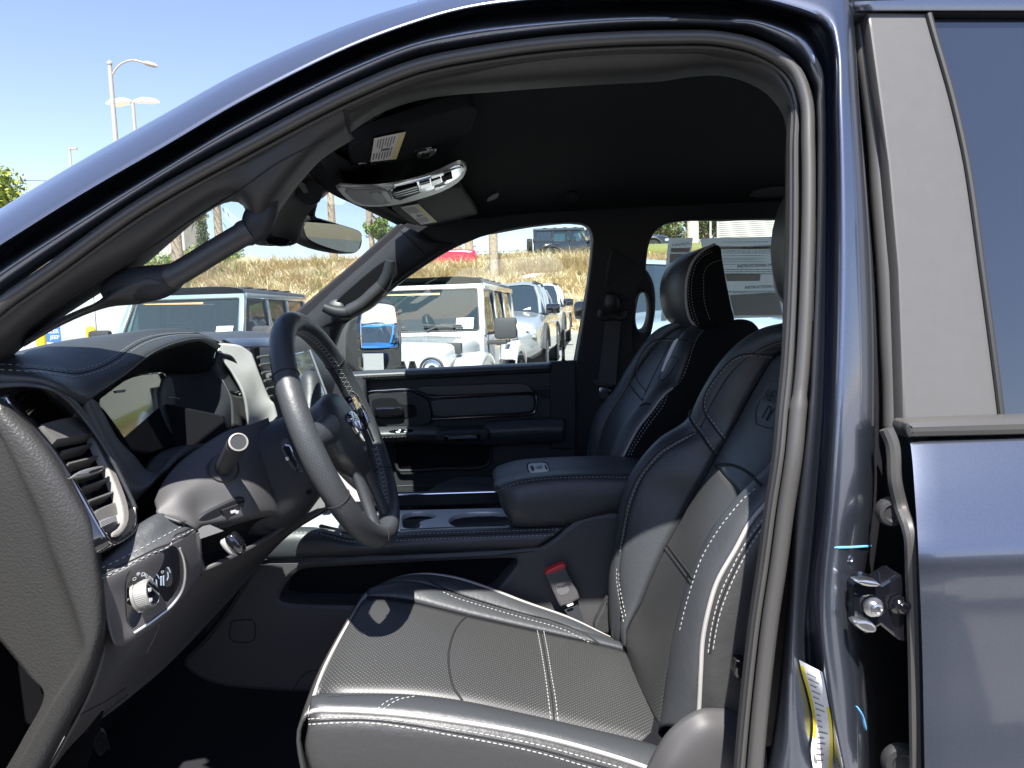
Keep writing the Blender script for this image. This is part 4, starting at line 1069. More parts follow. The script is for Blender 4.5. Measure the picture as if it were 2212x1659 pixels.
for a in np.arange(-70, 250, 3.4):
    if 196 < a < 214 or -24 < a < 6: continue
    A = math.radians(a); da = math.radians(2.2)
    b0 = .15
    g.tube([rim_pt(A, b0 - .28, RT + .0004), rim_pt(A + da, b0 + .28, RT + .0004)], .0005, 4)
    g.tube([rim_pt(A, b0 + .28, RT + .0004), rim_pt(A + da, b0 - .28, RT + .0004)], .0005, 4)
g.build('rim_stitching', M['thread'], wheel, kind='stuff')
# perforated grip: small dimples on the near lower arc
g = MB(); pf = mat('perforation', (.10, .10, .10), .6)
for i, a in enumerate(np.arange(148, 250, 1.15)):
    for j in range(7):
        b = math.pi * .55 + .30 * j + (.15 if i % 2 else 0); A = math.radians(a)
        p = rim_pt(A, b, RT + .0002); n = (p - rim_pt(A, b, 0)).normalized(); x = n.orthogonal().normalized() * .0007; y = n.cross(x)
        g.add([p + x, p + y, p - x, p - y], [(0, 1, 2, 3)])
g.build('grip_perforation', pf, wheel, smooth=False, kind='stuff')
# airbag cover
def superring(sx, uy0, uy1, n, k=2.6, seg=48, hx=0.0):
    out = []
    for i in range(seg):
        t = 2 * math.pi * i / seg; cx, sy = math.cos(t), math.sin(t)
        x = sx * math.copysign(abs(cx) ** (2 / k), cx); y = math.copysign(abs(sy) ** (2 / k), sy)
        y = (uy0 + uy1) / 2 + y * (uy1 - uy0) / 2
        x *= 1 - .28 * max(0, ((uy0 + uy1) / 2 - y) / (uy1 - uy0) * 2) ** 1.5
        out.append(wp(x + hx, y, n))
    return out
hub = MB().grid([superring(.060, -.055, .05, -.05), superring(.078, -.082, .06, -.022), superring(.088, -.098, .066, -.006), superring(.089, -.1, .067, .004), superring(.083, -.094, .062, .014),
                 superring(.06, -.07, .042, .022), superring(.03, -.04, .015, .026), superring(.002, -.02, -.015, .027)], closed_u=True).build('airbag_cover', M['leather_side'], wheel, auto=70)
for sx_ in (-1, 1):
    rows = []
    for t, hu, th in ((.06, .030, .012), (.10, .024, .011), (.145, .022, .010), (.18, .026, .012), (.20, .034, .012)):
        cc = wp(sx_ * t, .012, -.006 + .02 * (1 - t / .2))
        rows.append([cc + wu * (hu * math.cos(k)) + wn_ * (th * math.sin(k)) for k in np.linspace(0, 2 * math.pi, 20, endpoint=False)])
    MB().grid(rows, closed_u=True).build('spoke', M['leather'], wheel)
    rows = []
    for t, hw in ((0, .022), (.3, .015), (.7, .013), (1, .020)):
        cc = wp(sx_ * (.035 + .02 * t), -.07 - .13 * t, .004 - .006 * t)
        rows.append([cc + wh * (hw * math.cos(k)) + wn_ * (.010 * math.sin(k)) for k in np.linspace(0, 2 * math.pi, 16, endpoint=False)])
    MB().grid(rows, closed_u=True).build('lower_spoke', M['leather'], wheel)
    if sx_ > 0:
        pl = lambda h, u, n=.026: wp(h, u, n - .004 - .05 * abs(h))
        pad_ = [(.082,.045),(.115,.048),(.145,.036),(.156,.012),(.150,-.022),(.120,-.030),(.085,-.028)]
        bpn = (pl(.15, .03) - pl(.08, .03)).cross(wu).normalized(); bpn = bpn if bpn.x > 0 else -bpn
        bp_ = MB().plate([pl(h, u, .030) for h, u in chaikin(pad_, 2)], bpn, .012, .002).build('button_pad', M['gloss'], wheel)
        MB().tube(crv([pl(h, u, .031) for h, u in [(.112,.050),(.146,.038),(.159,.012),(.153,-.022)]], 20), .0022, 8).build('pad_trim', M['chrome'], bp_)
        for t_, h, u in (('SET+', .108, .034), ('SET-', .115, -.018), ('RES', .138, .008)):
            MB().text(t_, pl(h, u, .0315), wh * 1.0 - wn_ * .10, wu, .0075).build('button_print', M['white'], bp_, smooth=False)
        MB().plate([pl(h, u, .0318) for h, u in [(.103,-.002),(.122,-.002),(.122,.016),(.103,.016)]], bpn, .003, .001).build('cruise_button', M['rubber_d'], bp_)
        MB().text('o', pl(.112, .007, .0325), wh - wn_ * .1, wu, .012).build('button_print', M['white'], bp_, smooth=False)
# chrome shield emblem with a horned head on the cover
em = [(-.030,.030),(-.012,.036),(.012,.036),(.030,.030),(.031,.012),(.020,-.012),(.0,-.034),(-.020,-.012),(-.031,.012)]
emb = MB().plate([wp(h * .92, u * .95 - .012, .030) for h, u in chaikin(em, 1)], wn_, .010, .002).build('emblem', M['gloss'], wheel)
for sx_ in (-1, 1):
    for q in ([(.003,.030),(.014,.031),(.026,.024),(.027,.010),(.020,-.006),(.013,-.004),(.019,.008),(.018,.017),(.011,.021),(.003,.020)], [(.002,.013),(.010,.015),(.012,.006),(.008,-.016),(.002,-.028)]):
        MB().plate([wp(sx_ * h * .92, u * .95 - .012, .0330) for h, u in q], wn_, .004, .0012).build('emblem_horn', M['chrome'], emb)
MB().plate([wp(h + .005, u - .052, .0262) for h, u in [(-.004,-.004),(.004,-.005),(.005,.003),(-.003,.005)]], wn_, .002).build('airbag_mark', M['ink'], wheel)

# column shroud behind the wheel
def oval(d, a, b, cu, k=2.8, ch=0.0):
    o = WC - wn_ * d; return [o + wh * (ch + a * math.copysign(abs(math.cos(t)) ** (2 / k), math.cos(t))) + wu * (cu + b * math.copysign(abs(math.sin(t)) ** (2 / k), math.sin(t))) for t in np.linspace(0, 2 * math.pi, 40, endpoint=False)]
col = MB().grid([oval(.045, .045, .045, -.01), oval(.05, .066, .062, -.010), oval(.075, .078, .078, -.018), oval(.12, .088, .092, -.03), oval(.17, .092, .098, -.036), oval(.215, .09, .094, -.036), oval(.24, .082, .086, -.034), oval(.30, .07, .07, -.03)], closed_u=True).build('steering_column', M['trim_soft'], truck, auto=70)
CB = bvh(col)
dplate('lever_plate', c('R', [(460,250),(500,195),(560,200),(610,290),(660,400),(740,560),(745,610),(690,620),(600,570),(510,440),(465,340)]), CB, M['trim'], col, lift=.004, depth=.008, bev=.003)
lv = dplate('lever_slot', c('R', [(490,290),(520,265),(555,280),(600,360),(690,560),(685,600),(650,580),(570,450),(500,340)]), CB, M['gloss'], col, lift=.0055, depth=.003, bev=.001)
pts_, nn_ = drape(c('R', [(530,275),(570,300),(610,400),(665,520),(680,590)]), CB, 16, lift=.010)
MB().tube(pts_, .0028, 8).build('tilt_lever', M['dchrome'], col)
pts_, nn_ = drape(c('R', [(550,440),(551,440)]), CB, 2, lift=.007); MB().lathe([(0, .004), (.004, .003), (.005, .001)], pts_[0], nn_[0], 10).build('lever_pin', M['bolt'], col)
pts_, nn_ = drape(c('R', [(812,858),(813,858)]), CB, 2, lift=.0006); MB().lathe([(0, .0055), (.0004, .0055)], pts_[0], nn_[0], 14).build('screw_hole', M['black'], col)
# right-hand shift lever behind the rim
sf = crv([WC - wn_ * .10 + wh * .07 + wu * .01, WC - wn_ * .085 + wh * .12 + wu * .035, WC - wn_ * .07 + wh * .175 + wu * .085, WC - wn_ * .065 + wh * .20 + wu * .12], 20)
shf = MB().tube(sf, [.008] * 8 + [.010, .014, .017, .019, .020, .0205, .021, .021, .021, .020, .018, .012], 16).build('shift_lever', M['leather'], truck)

# ================================================================== centre and passenger side of the dash
mt = [[(470,742,1.52),(492,742,1.55),(520,747,1.585),(545,764,1.61)], [(478,768,1.51),(505,775,1.545),(528,775,1.58),(552,783,1.605)], [(505,808,1.52),(528,812,1.55),(545,806,1.58),(566,820,1.605)],
      [(530,860,1.53),(548,862,1.56),(562,850,1.585),(584,862,1.605)], [(535,912,1.54),(558,895,1.57),(575,882,1.59),(592,872,1.605)], [(520,960,1.55),(545,950,1.57),(570,930,1.59),(600,900,1.605)]]
patch('metal_trim', mt, M['brushed'], dash, nu=20, nv=40, thick=.005)
pd = [[(474,762,1.50),(500,768,1.53),(515,790,1.55),(530,830,1.56)], [(466,795,1.49),(490,800,1.525),(515,825,1.55),(538,846,1.56)], [(498,845,1.49),(512,850,1.52),(525,855,1.545),(540,856,1.56)]]
sp_ = patch('side_pad', pd, M['leather'], dash, nu=20, nv=20, thick=.004)
pd2 = [[(498,852,1.49),(515,856,1.52),(540,858,1.56)], [(505,875,1.49),(525,880,1.53),(544,885,1.56)], [(515,900,1.50),(530,905,1.53),(538,920,1.56)]]
patch('side_pad', pd2, M['trim'], dash, nu=12, nv=12, thick=.004)
seam(c('D', [(1660,640),(1720,628),(1800,605)]), sp_, M['piping'], dash, .002)
stitch([c('D', [(1658,622),(1720,608),(1795,588)])], sp_, M['thread'], dash, n=40)
# centre vent behind the wheel
cvb = MB().plate([W(u, v, 1.66) for u, v in [(548,752),(620,748),(625,900),(594,872)]], (1, -.3, 0), .01).build('centre_vent', M['black'], truck, smooth=False)
for k in range(6):
    MB().tube([W(556 + 5 * k, 772 + 17 * k, 1.63), W(618, 764 + 17 * k, 1.72)], .003, 6).build('slat', slat, cvb)
MB().tube([W(578, 812, 1.62), W(612, 806, 1.66)], .006, 8).build('vent_tab', M['satin'], cvb)
# upper dash with ribbed band
tp = [[(440,722,1.62),(500,716,1.8),(560,716,2.0),(600,722,2.2),(650,728,2.42)], [(470,736,1.56),(520,728,1.75),(570,726,1.95),(620,730,2.18),(690,742,2.42)], [(500,748,1.58),(540,752,1.70),(585,752,1.82),(640,758,2.1),(720,772,2.42)], [(540,790,1.64),(580,800,1.75),(620,800,1.9),(680,810,2.2),(740,830,2.42)]]
tp = [L3(r) for r in tp]; tp.insert(0, [p + Vector((-.25, 0, -.04)) for p in tp[0]])
tp.append([p + Vector((-.02, 0, -.30)) for p in tp[-1]])
dt = patch('dash_top', tp, M['leather'], dash, nu=40, nv=30, thick=.004)
g = MB(); DTB = bvh(dt)
for i in range(34):
    x = 1575 + 11.5 * i
    p_, _ = drape(c('D', [(x, 292 - i * .2), (x + 14, 262), (x + 42, 232 - i * .2)]), DTB, 8, lift=.001); g.tube(p_, .0016, 5)
g.build('band_rib', M['dchrome'], dash, kind='stuff')
plate('top_speaker', c('L', [(1000,1008),(1120,992),(1280,998),(1430,1018),(1240,1030),(1080,1026)]), lambda u, v: WZ(u, v, 1.475), M['trim'], dash, depth=.004, bev=.001, n=(0, 0, 1))
# upright centre screen beyond the wheel
s0, s1_, s2_, s3_ = W(600, 770, 1.60), W(668, 756, 1.86), W(704, 852, 1.86), W(650, 900, 1.60)
sn = (s1_ - s0).cross(s3_ - s0).normalized(); sn = sn if sn.x > 0 else -sn
cs_ = MB().plate([s0, s1_, s2_, s3_], sn, .018, .003).build('centre_screen', M['screen'], truck)
MB().tube([s1_ + sn * .001, s1_ * .5 + s2_ * .5 + sn * .001, s2_ + sn * .001], .0035, 8).build('screen_edge', M['satin'], cs_)
MB().box((-.70, 1.62, .80), (-.62, 1.86, 1.30)).build('centre_stack', M['trim_soft'], dash, smooth=False)
pg = [[(700,742,2.40),(740,800,2.40),(790,820,2.42)], [(690,850,2.30),(740,900,2.32),(800,930,2.36)], [(700,980,2.25),(760,1050,2.28),(830,1100,2.30)]]
patch('glove_box', pg, M['trim_soft'], dash, nu=14, nv=14, thick=.01)

# ================================================================== floor, pedals
fl = MB().box((-1.1, .98, .44), (1.7, 2.5, .5)).build('floor_carpet', M['carpet'], truck, smooth=False)
MB().box((-1.12, 1.0, .44), (-1.02, 2.45, 1.1)).build('firewall', M['carpet'], fl, smooth=False)
for nm, q, y in (('brake_pedal', c('F', [(330,1659),(470,1545),(540,1478),(570,1530),(560,1580),(430,1680),(360,1700)]), 1.25), ('accelerator_pedal', c('F', [(580,1470),(640,1415),(690,1440),(705,1540),(660,1590),(630,1580)]), 1.42)):
    b_ = plate(nm, q, lambda u, v, y=y: W(u, v, y), M['rubber_d'], truck, depth=.02, bev=.004, n=(.5, -.8, .2), rnd=1)
    g = MB(); (x0, y0), (x1, y1) = q[0], q[2]
    for k in range(8):
        t = k / 8 + .08
        if nm[0] == 'b': g.tube([W(x0 + 60 * t + 5, y0 - 50 * t, y - .012), W(x0 + 60 * t + 30, y0 - 50 * t + 18, y - .008)], .002, 5)
        else: g.tube([W(205 + 14 * t, 1590 + 36 * t, y - .012), W(226 + 12 * t, 1580 + 38 * t, y - .008)], .002, 5)
    g.build('pedal_rib', M['rubber'], b_, kind='stuff')

# ================================================================== seats
def perf_mat():
    m = mat('perforated_leather', (.026, .028, .031), .45, spec=.5)
    nt = m.node_tree; b = nt.nodes['Principled BSDF']
    uv = nt.nodes.new('ShaderNodeUVMap')
    mp_ = nt.nodes.new('ShaderNodeMapping'); mp_.inputs['Rotation'].default_value = (0, 0, math.radians(45)); mp_.inputs['Scale'].default_value = (190, 190, 190)
    v = nt.nodes.new('ShaderNodeTexVoronoi'); v.voronoi_dimensions = '2D'; v.inputs['Randomness'].default_value = 0.0; v.inputs['Scale'].default_value = 1.0
    r = nt.nodes.new('ShaderNodeMapRange'); r.inputs[1].default_value = .18; r.inputs[2].default_value = .30; r.inputs[3].default_value = 1; r.inputs[4].default_value = 0
    nt.links.new(uv.outputs[0], mp_.inputs[0]); nt.links.new(mp_.outputs[0], v.inputs['Vector']); nt.links.new(v.outputs['Distance'], r.inputs[0])
    x = nt.nodes.new('ShaderNodeMix'); x.data_type = 'RGBA'; x.inputs[6].default_value = (.027, .028, .029, 1); x.inputs[7].default_value = (.072, .072, .070, 1)
    nt.links.new(r.outputs[0], x.inputs[0]); nt.links.new(x.outputs[2], b.inputs['Base Color'])
    q = nt.nodes.new('ShaderNodeBump'); q.inputs['Strength'].default_value = .4; q.inputs['Distance'].default_value = .001; q.invert = True
    nt.links.new(r.outputs[0], q.inputs['Height']); nt.links.new(q.outputs[0], b.inputs['Normal'])
    return m
M['perf'] = perf_mat()

def loft(curves, bulge, direc, N=50, m=7, ext=None):
    """strips of a cushion between neighbouring seam curves; returns list of grids (rows along, columns across)"""
    C_ = [crv([W(*p) if not isinstance(p, Vector) else p for p in q], N) for q in curves]
    d = Vector(direc).normalized(); out = []
    for k in range(len(C_) - 1):
        rows = []
        for i in range(N):
            a, b = C_[k][i], C_[k + 1][i]
            rows.append([a.lerp(b, t) + d * (bulge[k] * (math.sin(math.pi * t) ** .75) - .0035 * (1 if t in (0, 1) else 0)) for t in np.linspace(0, 1, m)])
        out.append(rows)
    return out
def strip(name, rows, material, parent, thick=.006, uv=False):
    mb = MB().grid(rows)
    f = mb.f[len(mb.f) // 2]; a, b, d_ = (Vector(mb.v[i]) for i in f[:3])
    fl = (b - a).cross(d_ - a).dot(CAM - a) < 0
    if fl: mb.f = [q[::-1] for q in mb.f]
    o = mb.build(name, material, parent, auto=80)
    if uv:
        n, m_ = len(rows), len(rows[0]); U = np.zeros((n * m_, 2))
        for i in range(n):
            for j in range(m_):
                U[i * m_ + j] = (sum((rows[n // 2][k + 1] - rows[n // 2][k]).length for k in range(j)), sum((rows[k + 1][m_ // 2] - rows[k][m_ // 2]).length for k in range(i)))
        ul = o.data.uv_layers.new(name='UVMap')
        for lp in o.data.loops: ul.data[lp.index].uv = U[lp.vertex_index]
    if thick: solid(o, thick, -1)
    return o

seat = MB().box((-.12, 1.10, .62), (.36, 1.50, .80)).build('driver_seat', M['black'], truck, smooth=False)
UPD = (0, -.1, 1)
K1 = [(667,1544,1.052),(674,1537,1.048),(730,1535,1.045),(830,1540,1.045),(964,1555,1.045),(1130,1583,1.048),(1264,1616,1.05),(1391,1656,1.05),(1450,1680,1.05)]
K2 = [(678,1506,1.095),(707,1503,1.11),(797,1501,1.12),(897,1503,1.12),(997,1515,1.12),(1130,1543,1.12),(1264,1573,1.12),(1401,1606,1.12),(1470,1628,1.12)]
K3 = [(790,1287,1.44),(830,1289,1.44),(870,1294,1.44),(1014,1328,1.44),(1164,1361,1.44),(1294,1389,1.44),(1340,1400,1.44),(1400,1416,1.44)]
K35 = [(806,1274,1.49),(850,1258,1.49),(890,1256,1.49),(960,1275,1.495),(1040,1302,1.495),(1140,1330,1.495),(1240,1360,1.495),(1340,1392,1.49),(1390,1405,1.49)]
K4 = [(824,1263,1.53),(864,1248,1.53),(914,1241,1.53),(980,1248,1.53),(1047,1268,1.53),(1130,1300,1.53),(1231,1336,1.53),(1345,1390,1.53),(1380,1402,1.53)]
g = loft([K1, K2, K3, K35, K4], [.013, .010, .010, .006], UPD, N=60, m=12)
cu = [strip('cushion_bolster', g[0], M['leather'], seat), strip('cushion_insert', g[1], M['perf'], seat, uv=True), strip('cushion_bolster', g[2], M['leather'], seat), strip('cushion_bolster', g[3], M['leather'], seat)]
CUB = bvh(cu)
k1 = crv(L3(K1), 60); k4 = crv(L3(K4), 60)
sk_ = [[p for p in k1], [p + Vector((0, -.012, -.016)) for p in k1], [p + Vector((-.004 if i < 6 else 0, -.017, -.040)) for i, p in enumerate(k1)], [p + Vector((.004, -.018, -.085)) for p in k1], [p + Vector((.012, -.006, -.14)) for p in k1], [p + Vector((.02, .02, -.22)) for p in k1]]
skirt = strip('cushion_side', surf_rows(sk_, 60, 24), M['leather_side'], seat)
fr = crv(L3([(667,1544,1.052),(678,1506,1.095),(700,1446,1.19),(745,1360,1.33),(790,1287,1.44),(806,1274,1.49),(824,1263,1.53)]), 40)
frs = [[p for p in fr], [p + Vector((-.012, 0, -.02)) for p in fr], [p + Vector((-.01, 0, -.10)) for p in fr], [p + Vector((.03, 0, -.24)) for p in fr]]
strip('cushion_front', surf_rows(frs, 40, 14), M['leather_side'], seat)
fsd = [[p for p in k4], [p + Vector((0, .012, -.02)) for p in k4], [p + Vector((0, .012, -.2)) for p in k4]]
strip('cushion_side', surf_rows(fsd, 50, 8), M['leather_side'], seat)
MB().tube(crv(L3(K1), 90)[2:], .0036, 8).build('piping', M['piping'], seat)
MB().tube(crv(L3(K4), 90), .0036, 8).build('piping', M['piping'], seat)
MB().tube(crv(fr, 60)[:-4], .0036, 8).build('piping', M['piping'], seat)
SKB = bvh(skirt)
def below(px, d): return [(p[0], p[1] + d) for p in px]
stitch([c('G', [(10,1342),(200,1330),(400,1330),(600,1350),(900,1398),(1200,1450),(1500,1510),(1800,1590),(2150,1690)]),
        c('G', [(12,1376),(200,1366),(400,1368),(600,1390),(900,1440),(1200,1495),(1500,1560),(1800,1645),(2150,1745)])], skirt, M['thread'], seat, ln=.006, gap=.003, r=.0011, n=160)
seam(c('G', [(10,1358),(200,1348),(400,1349),(600,1370),(900,1419),(1200,1472),(1500,1535),(1800,1617),(2150,1717)]), SKB, M['groove'], seat, .0016, n=90)
stitch([c('G', [(740,424),(830,480),(920,520),(1050,568),(1200,615),(1400,672),(1550,710),(1680,752),(1780,800),(1850,852)])], CUB, M['dthread'], seat, n=120)
stitch([c('G', [(880,520),(960,556),(1050,585),(1200,630),(1400,688),(1550,728),(1680,772),(1780,822),(1835,850)])], CUB, M['thread'], seat, n=120, r=.0009)
seam(c('G', [(760,424),(850,478),(930,512),(1050,552),(1200,598),(1400,656),(1570,698),(1700,745),(1800,792),(1890,850)]), CUB, M['groove'], seat, .0018, n=70)
seam(c('G', [(400,546),(620,566),(800,606),(1050,665),(1300,722),(1500,765),(1700,810),(1890,850)]), CUB, M['groove'], seat, .0014, n=70)
seam(c('G', [(1050,668),(1000,705),(955,770),(925,860),(915,950),(925,1050),(950,1140),(1005,1222)]), CUB, M['groove'], seat, .0022, n=60)
seam(c('G', [(1510,768),(1535,900),(1560,1050),(1585,1200),(1600,1355)]), CUB, M['groove'], seat, .0016, n=50)
stitch([c('G', [(1490,768),(1515,900),(1540,1050),(1560,1200),(1578,1350)]), c('G', [(1532,772),(1556,900),(1580,1050),(1606,1200),(1625,1355)])], CUB, M['ink'] if False else mat('grey_thread', (.32, .32, .31), .7), seat, ln=.006, gap=.004, r=.0009, n=90)
stitch([c('G', [(455,1280),(500,1240),(560,1210),(620,1198)]), c('G', [(490,1282),(540,1245),(600,1215),(700,1196)])], CUB, M['thread'], seat, n=40, r=.001)
seam(c('G', [(130,1200),(250,1190),(400,1186),(560,1186),(700,1192),(900,1214),(1150,1258),(1400,1310),(1800,1400),(2200,1500)]), CUB, M['groove'], seat, .0012, n=80)
# recliner cover and lower valance
vl = [[(1392,1668,1.04),(1415,1620,1.035),(1450,1572,1.03),(1500,1536,1.03),(1560,1530,1.04),(1640,1540,1.05)], [(1410,1680,1.02),(1440,1640,1.012),(1480,1600,1.01),(1520,1570,1.01),(1580,1570,1.02),(1650,1580,1.03)], [(1420,1740,1.03),(1460,1740,1.02),(1500,1740,1.015),(1540,1740,1.015),(1590,1740,1.02),(1660,1740,1.03)]]
patch('recliner_cover', vl, M['trim'], seat, nu=24, nv=14, thick=.01)

# backrest
B1 = [(1334,1404,1.53),(1323,1370,1.535),(1318,1300,1.535),(1322,1250,1.535),(1332,1205,1.535),(1335,1164,1.535),(1341,1113,1.535),(1353,1070,1.535),(1365,1032,1.535),(1386,996,1.53),(1425,951,1.53),(1485,910,1.52),(1521,843,1.50),(1560,783,1.47),(1601,742,1.44),(1642,717,1.41),(1700,702,1.36)]
B2 = [(1352,1395,1.475),(1348,1350,1.475),(1341,1290,1.475),(1336,1235,1.48),(1340,1195,1.48),(1347,1155,1.48),(1352,1120,1.48),(1361,1088,1.48),(1383,1035,1.48),(1405,1005,1.475),(1440,972,1.47),(1503,936,1.46),(1540,866,1.44),(1580,806,1.42),(1620,770,1.39),(1660,748,1.36),(1715,735,1.31)]
B3 = [(1352,1402,1.43),(1350,1362,1.43),(1362,1335,1.43),(1377,1309,1.43),(1398,1260,1.43),(1437,1179,1.43),(1467,1125,1.43),(1492,1080,1.43),(1518,1035,1.42),(1542,990,1.42),(1565,949,1.41),(1587,911,1.41),(1615,857,1.40),(1639,815,1.39),(1667,771,1.37),(1695,755,1.34),(1730,745,1.29)]
B4 = [(1428,1580,1.16),(1438,1530,1.16),(1448,1470,1.16),(1464,1383,1.16),(1485,1299,1.16),(1503,1239,1.16),(1533,1173,1.16),(1578,1110,1.16),(1615,1072,1.16),(1656,1035,1.16),(1690,990,1.165),(1725,940,1.17),(1755,895,1.17),(1785,850,1.18),(1800,810,1.19),(1805,780,1.20),(1800,755,1.21)]
B5 = [(1506,1580,1.062),(1510,1530,1.062),(1514,1450,1.06),(1518,1383,1.06),(1530,1320,1.058),(1548,1260,1.058),(1590,1185,1.055),(1623,1125,1.055),(1660,1082,1.055),(1700,1035,1.055),(1745,985,1.06),(1790,925,1.065),(1825,870,1.07),(1850,825,1.08),(1862,790,1.10),(1860,760,1.13),(1840,740,1.17)]
BD = (-.9, -.05, .42)
g = loft([B1, B2, B3, B4, B5], [.014, .010, .008, .026], BD, N=80, m=12)
bk = [strip('backrest_roll', g[0], M['leather'], seat), strip('backrest_bolster', g[1], M['leather'], seat), None, strip('backrest_bolster', g[3], M['leather'], seat)]
nlow = 46
bk[2] = strip('backrest_insert', g[2][:nlow], M['perf'], seat, uv=True)
bk.append(strip('backrest_yoke', g[2][nlow - 1:], M['leather'], seat))
b5 = crv(L3(B5), 80); b1 = crv(L3(B1), 80)
sd = [[p for p in b5], [p + Vector((.015, -.012, -.004)) for p in b5], [p + Vector((.05, -.020, -.01)) for p in b5], [p + Vector((.11, -.016, -.02)) for p in b5], [p + Vector((.17, .02, -.03)) for p in b5]]
bside = strip('backrest_side', surf_rows(sd, 80, 20), M['leather_side'], seat)
sd2 = [[p for p in b1], [p + Vector((.02, .014, 0)) for p in b1], [p + Vector((.16, .0, -.03)) for p in b1]]
strip('backrest_side', surf_rows(sd2, 80, 8), M['leather_side'], seat)
MB().tube(b5[:64], .0036, 8).build('piping', M['piping'], seat)
MB().tube(b1[14:56], .0036, 8).build('piping', M['piping'], seat)
BKB = bvh(bk); BSB = bvh(bside)
stitch([c('I', [(1600,170),(1480,235),(1350,320),(1270,405),(1200,500),(1150,610),(1120,700),(1098,800),(1080,900),(1062,980),(1052,1050)]),
        c('I', [(1032,1145),(1030,1220),(1040,1300),(1058,1400),(1085,1545)]), c('I', [(1045,1180),(1052,1260),(1070,1360),(1100,1500)])], BKB, M['thread'], seat, n=110, r=.0009)
seam(c('I', [(1590,160),(1460,225),(1335,305),(1250,395),(1180,490),(1130,600),(1100,690),(1080,800),(1062,900),(1048,980),(1042,1050)]), BKB, M['groove'], seat, .0016, n=70)
stitch([c('I', [(2030,570),(1940,650),(1850,755),(1770,860),(1700,970),(1650,1060),(1600,1185),(1560,1310),(1520,1450),(1480,1620)])], BKB, M['thread'], seat, n=120, r=.0009)
stitch([c('I', [(2085,790),(2000,900),(1910,1050),(1860,1150),(1790,1300),(1745,1440),(1710,1600),(1690,1750)]), c('I', [(2095,830),(2020,940),(1935,1090),(1880,1200),(1820,1340),(1775,1470),(1742,1620),(1720,1760)])], [bside, bk[3]], M['thread'], seat, ln=.006, gap=.003, r=.0011, n=140)
seam(c('I', [(2090,810),(2010,920),(1922,1070),(1870,1175),(1805,1320),(1760,1455),(1726,1610),(1705,1755)]), [bside, bk[3]], M['groove'], seat, .0016, n=80)
seam(c('I', [(1375,1000),(1420,1055),(1470,1120),(1520,1185),(1568,1250)]), BKB, M['groove'], seat, .0022, n=30)
seam(c('I', [(1398,972),(1440,1030),(1490,1095),(1540,1160),(1588,1225)]), BKB, M['groove'], seat, .0022, n=30)
seam(c('I', [(1738,402),(1800,396),(1870,402),(1930,425),(1990,465),(2035,510),(2075,550)]), BKB, M['groove'], seat, .003, n=50)
seam(c('I', [(1730,350),(1650,500),(1570,640),(1480,800),(1380,980)]), BKB, M['groove'], seat, .0014, n=50)
YS = c('S', [(1200,1275),(1130,1190),(1060,1090),(1000,1010),(975,930),(985,840),(1040,720),(1100,635),(1160,560),(1260,455),(1370,397),(1500,382),(1600,392),(1700,405)])
stitch([YS, c('S', [(1110,1440),(1040,1350),(960,1230),(880,1120),(830,1040)])], BKB, M['thread'], seat, n=150, r=.0009)
seam(c('S', [(1185,1300),(1115,1215),(1045,1115),(985,1030),(960,935),(970,835),(1028,710),(1090,622),(1150,548),(1250,440),(1362,380),(1500,365),(1600,372),(1720,362),(1775,330)]), BKB, M['groove'], seat, .002, n=120)
seam(c('S', [(1095,1465),(1020,1370),(940,1250),(860,1140),(815,1060),(808,1010),(840,970)]), BKB, M['groove'], seat, .0028, n=60)
seam(c('S', [(1200,1275),(1290,1115),(1440,830),(1560,620),(1690,410)]), BKB, M['groove'], seat, .0014, n=50)
# embossed shield on the yoke
em_ = c('S', [(1755,672),(1690,690),(1630,770),(1570,870),(1535,970),(1527,1050),(1545,1130),(1600,1150),(1680,1170),(1760,1150)])
seam(em_, BKB, mat('embossed_leather', (.045, .052, .058), .35), seat, .0016, n=60, name='embossed_mark')
dtext('embossed_mark', 'RE', c('S', [(1690,830)])[0], BKB, M['groove'], seat, .030, -12, lift=.004)
for px in ([(1600,1060),(1650,960),(1670,930),(1690,950),(1640,1080)], [(1650,1090),(1700,1000),(1730,950)]):
    seam(c('S', px), BKB, M['groove'], seat, .0016, n=20, name='embossed_mark')
plate('side_bracket', c('K', [(135,900),(175,885),(225,895),(220,1020),(180,1035),(130,1010)]), 1.02, M['gloss'], seat, depth=.02, bev=.004, rnd=1)

def headrest(pipe, rear, y0, y1, parent, name='headrest'):
    """pipe: front edge of the near cheek (pixels, top to bottom), rear: back edge bottom to top, cheek at depth y0, far cheek at y1"""
    P = crv([W(u, v, y0) for u, v in pipe], 26); Q = crv([W(u, v, y0) for u, v in rear], 22)
    ringo = P + Q[1:-1]; cen = sum(ringo, Vector()) / len(ringo)
    rings = []
    for t, s, b in ((0, .0, 0), (0, .55, -.004), (0, .94, .0), (.02, 1.0, .004), (.12, 1.0, .02), (.5, 1.01, .026), (.88, 1.0, .02), (.98, .98, .004), (1, .9, 0), (1, .4, 0)):
        dy = (y1 - y0) * t; r = []
        for i, p in enumerate(ringo):
            q = cen + (p - cen) * s + Vector((0, dy, 0))
            if 0 < i < 25: q += Vector((-b * math.sin(math.pi * i / 25), 0, 0))
            r.append(q)
        rings.append(r)
    h = MB().grid(rings, closed_u=True).build(name, M['leather'], parent, auto=60); h.data.materials.append(M['cloth'])
    for f_ in h.data.polygons:
        if abs(f_.normal.y) > .75 or f_.center.x > cen.x + .012: f_.material_index = 1
    MB().tube([p + Vector((-.001, -.002, 0)) for p in P], .0036, 8).build('headrest_piping', M['piping'], parent)
    return h
hd2 = headrest([(1760,372),(1718,396),(1692,440),(1680,490),(1673,545),(1674,602),(1683,640),(1702,662)], [(1702,662),(1750,670),(1782,650),(1786,560),(1780,440),(1772,390),(1760,372)], 1.44, 1.20, seat)

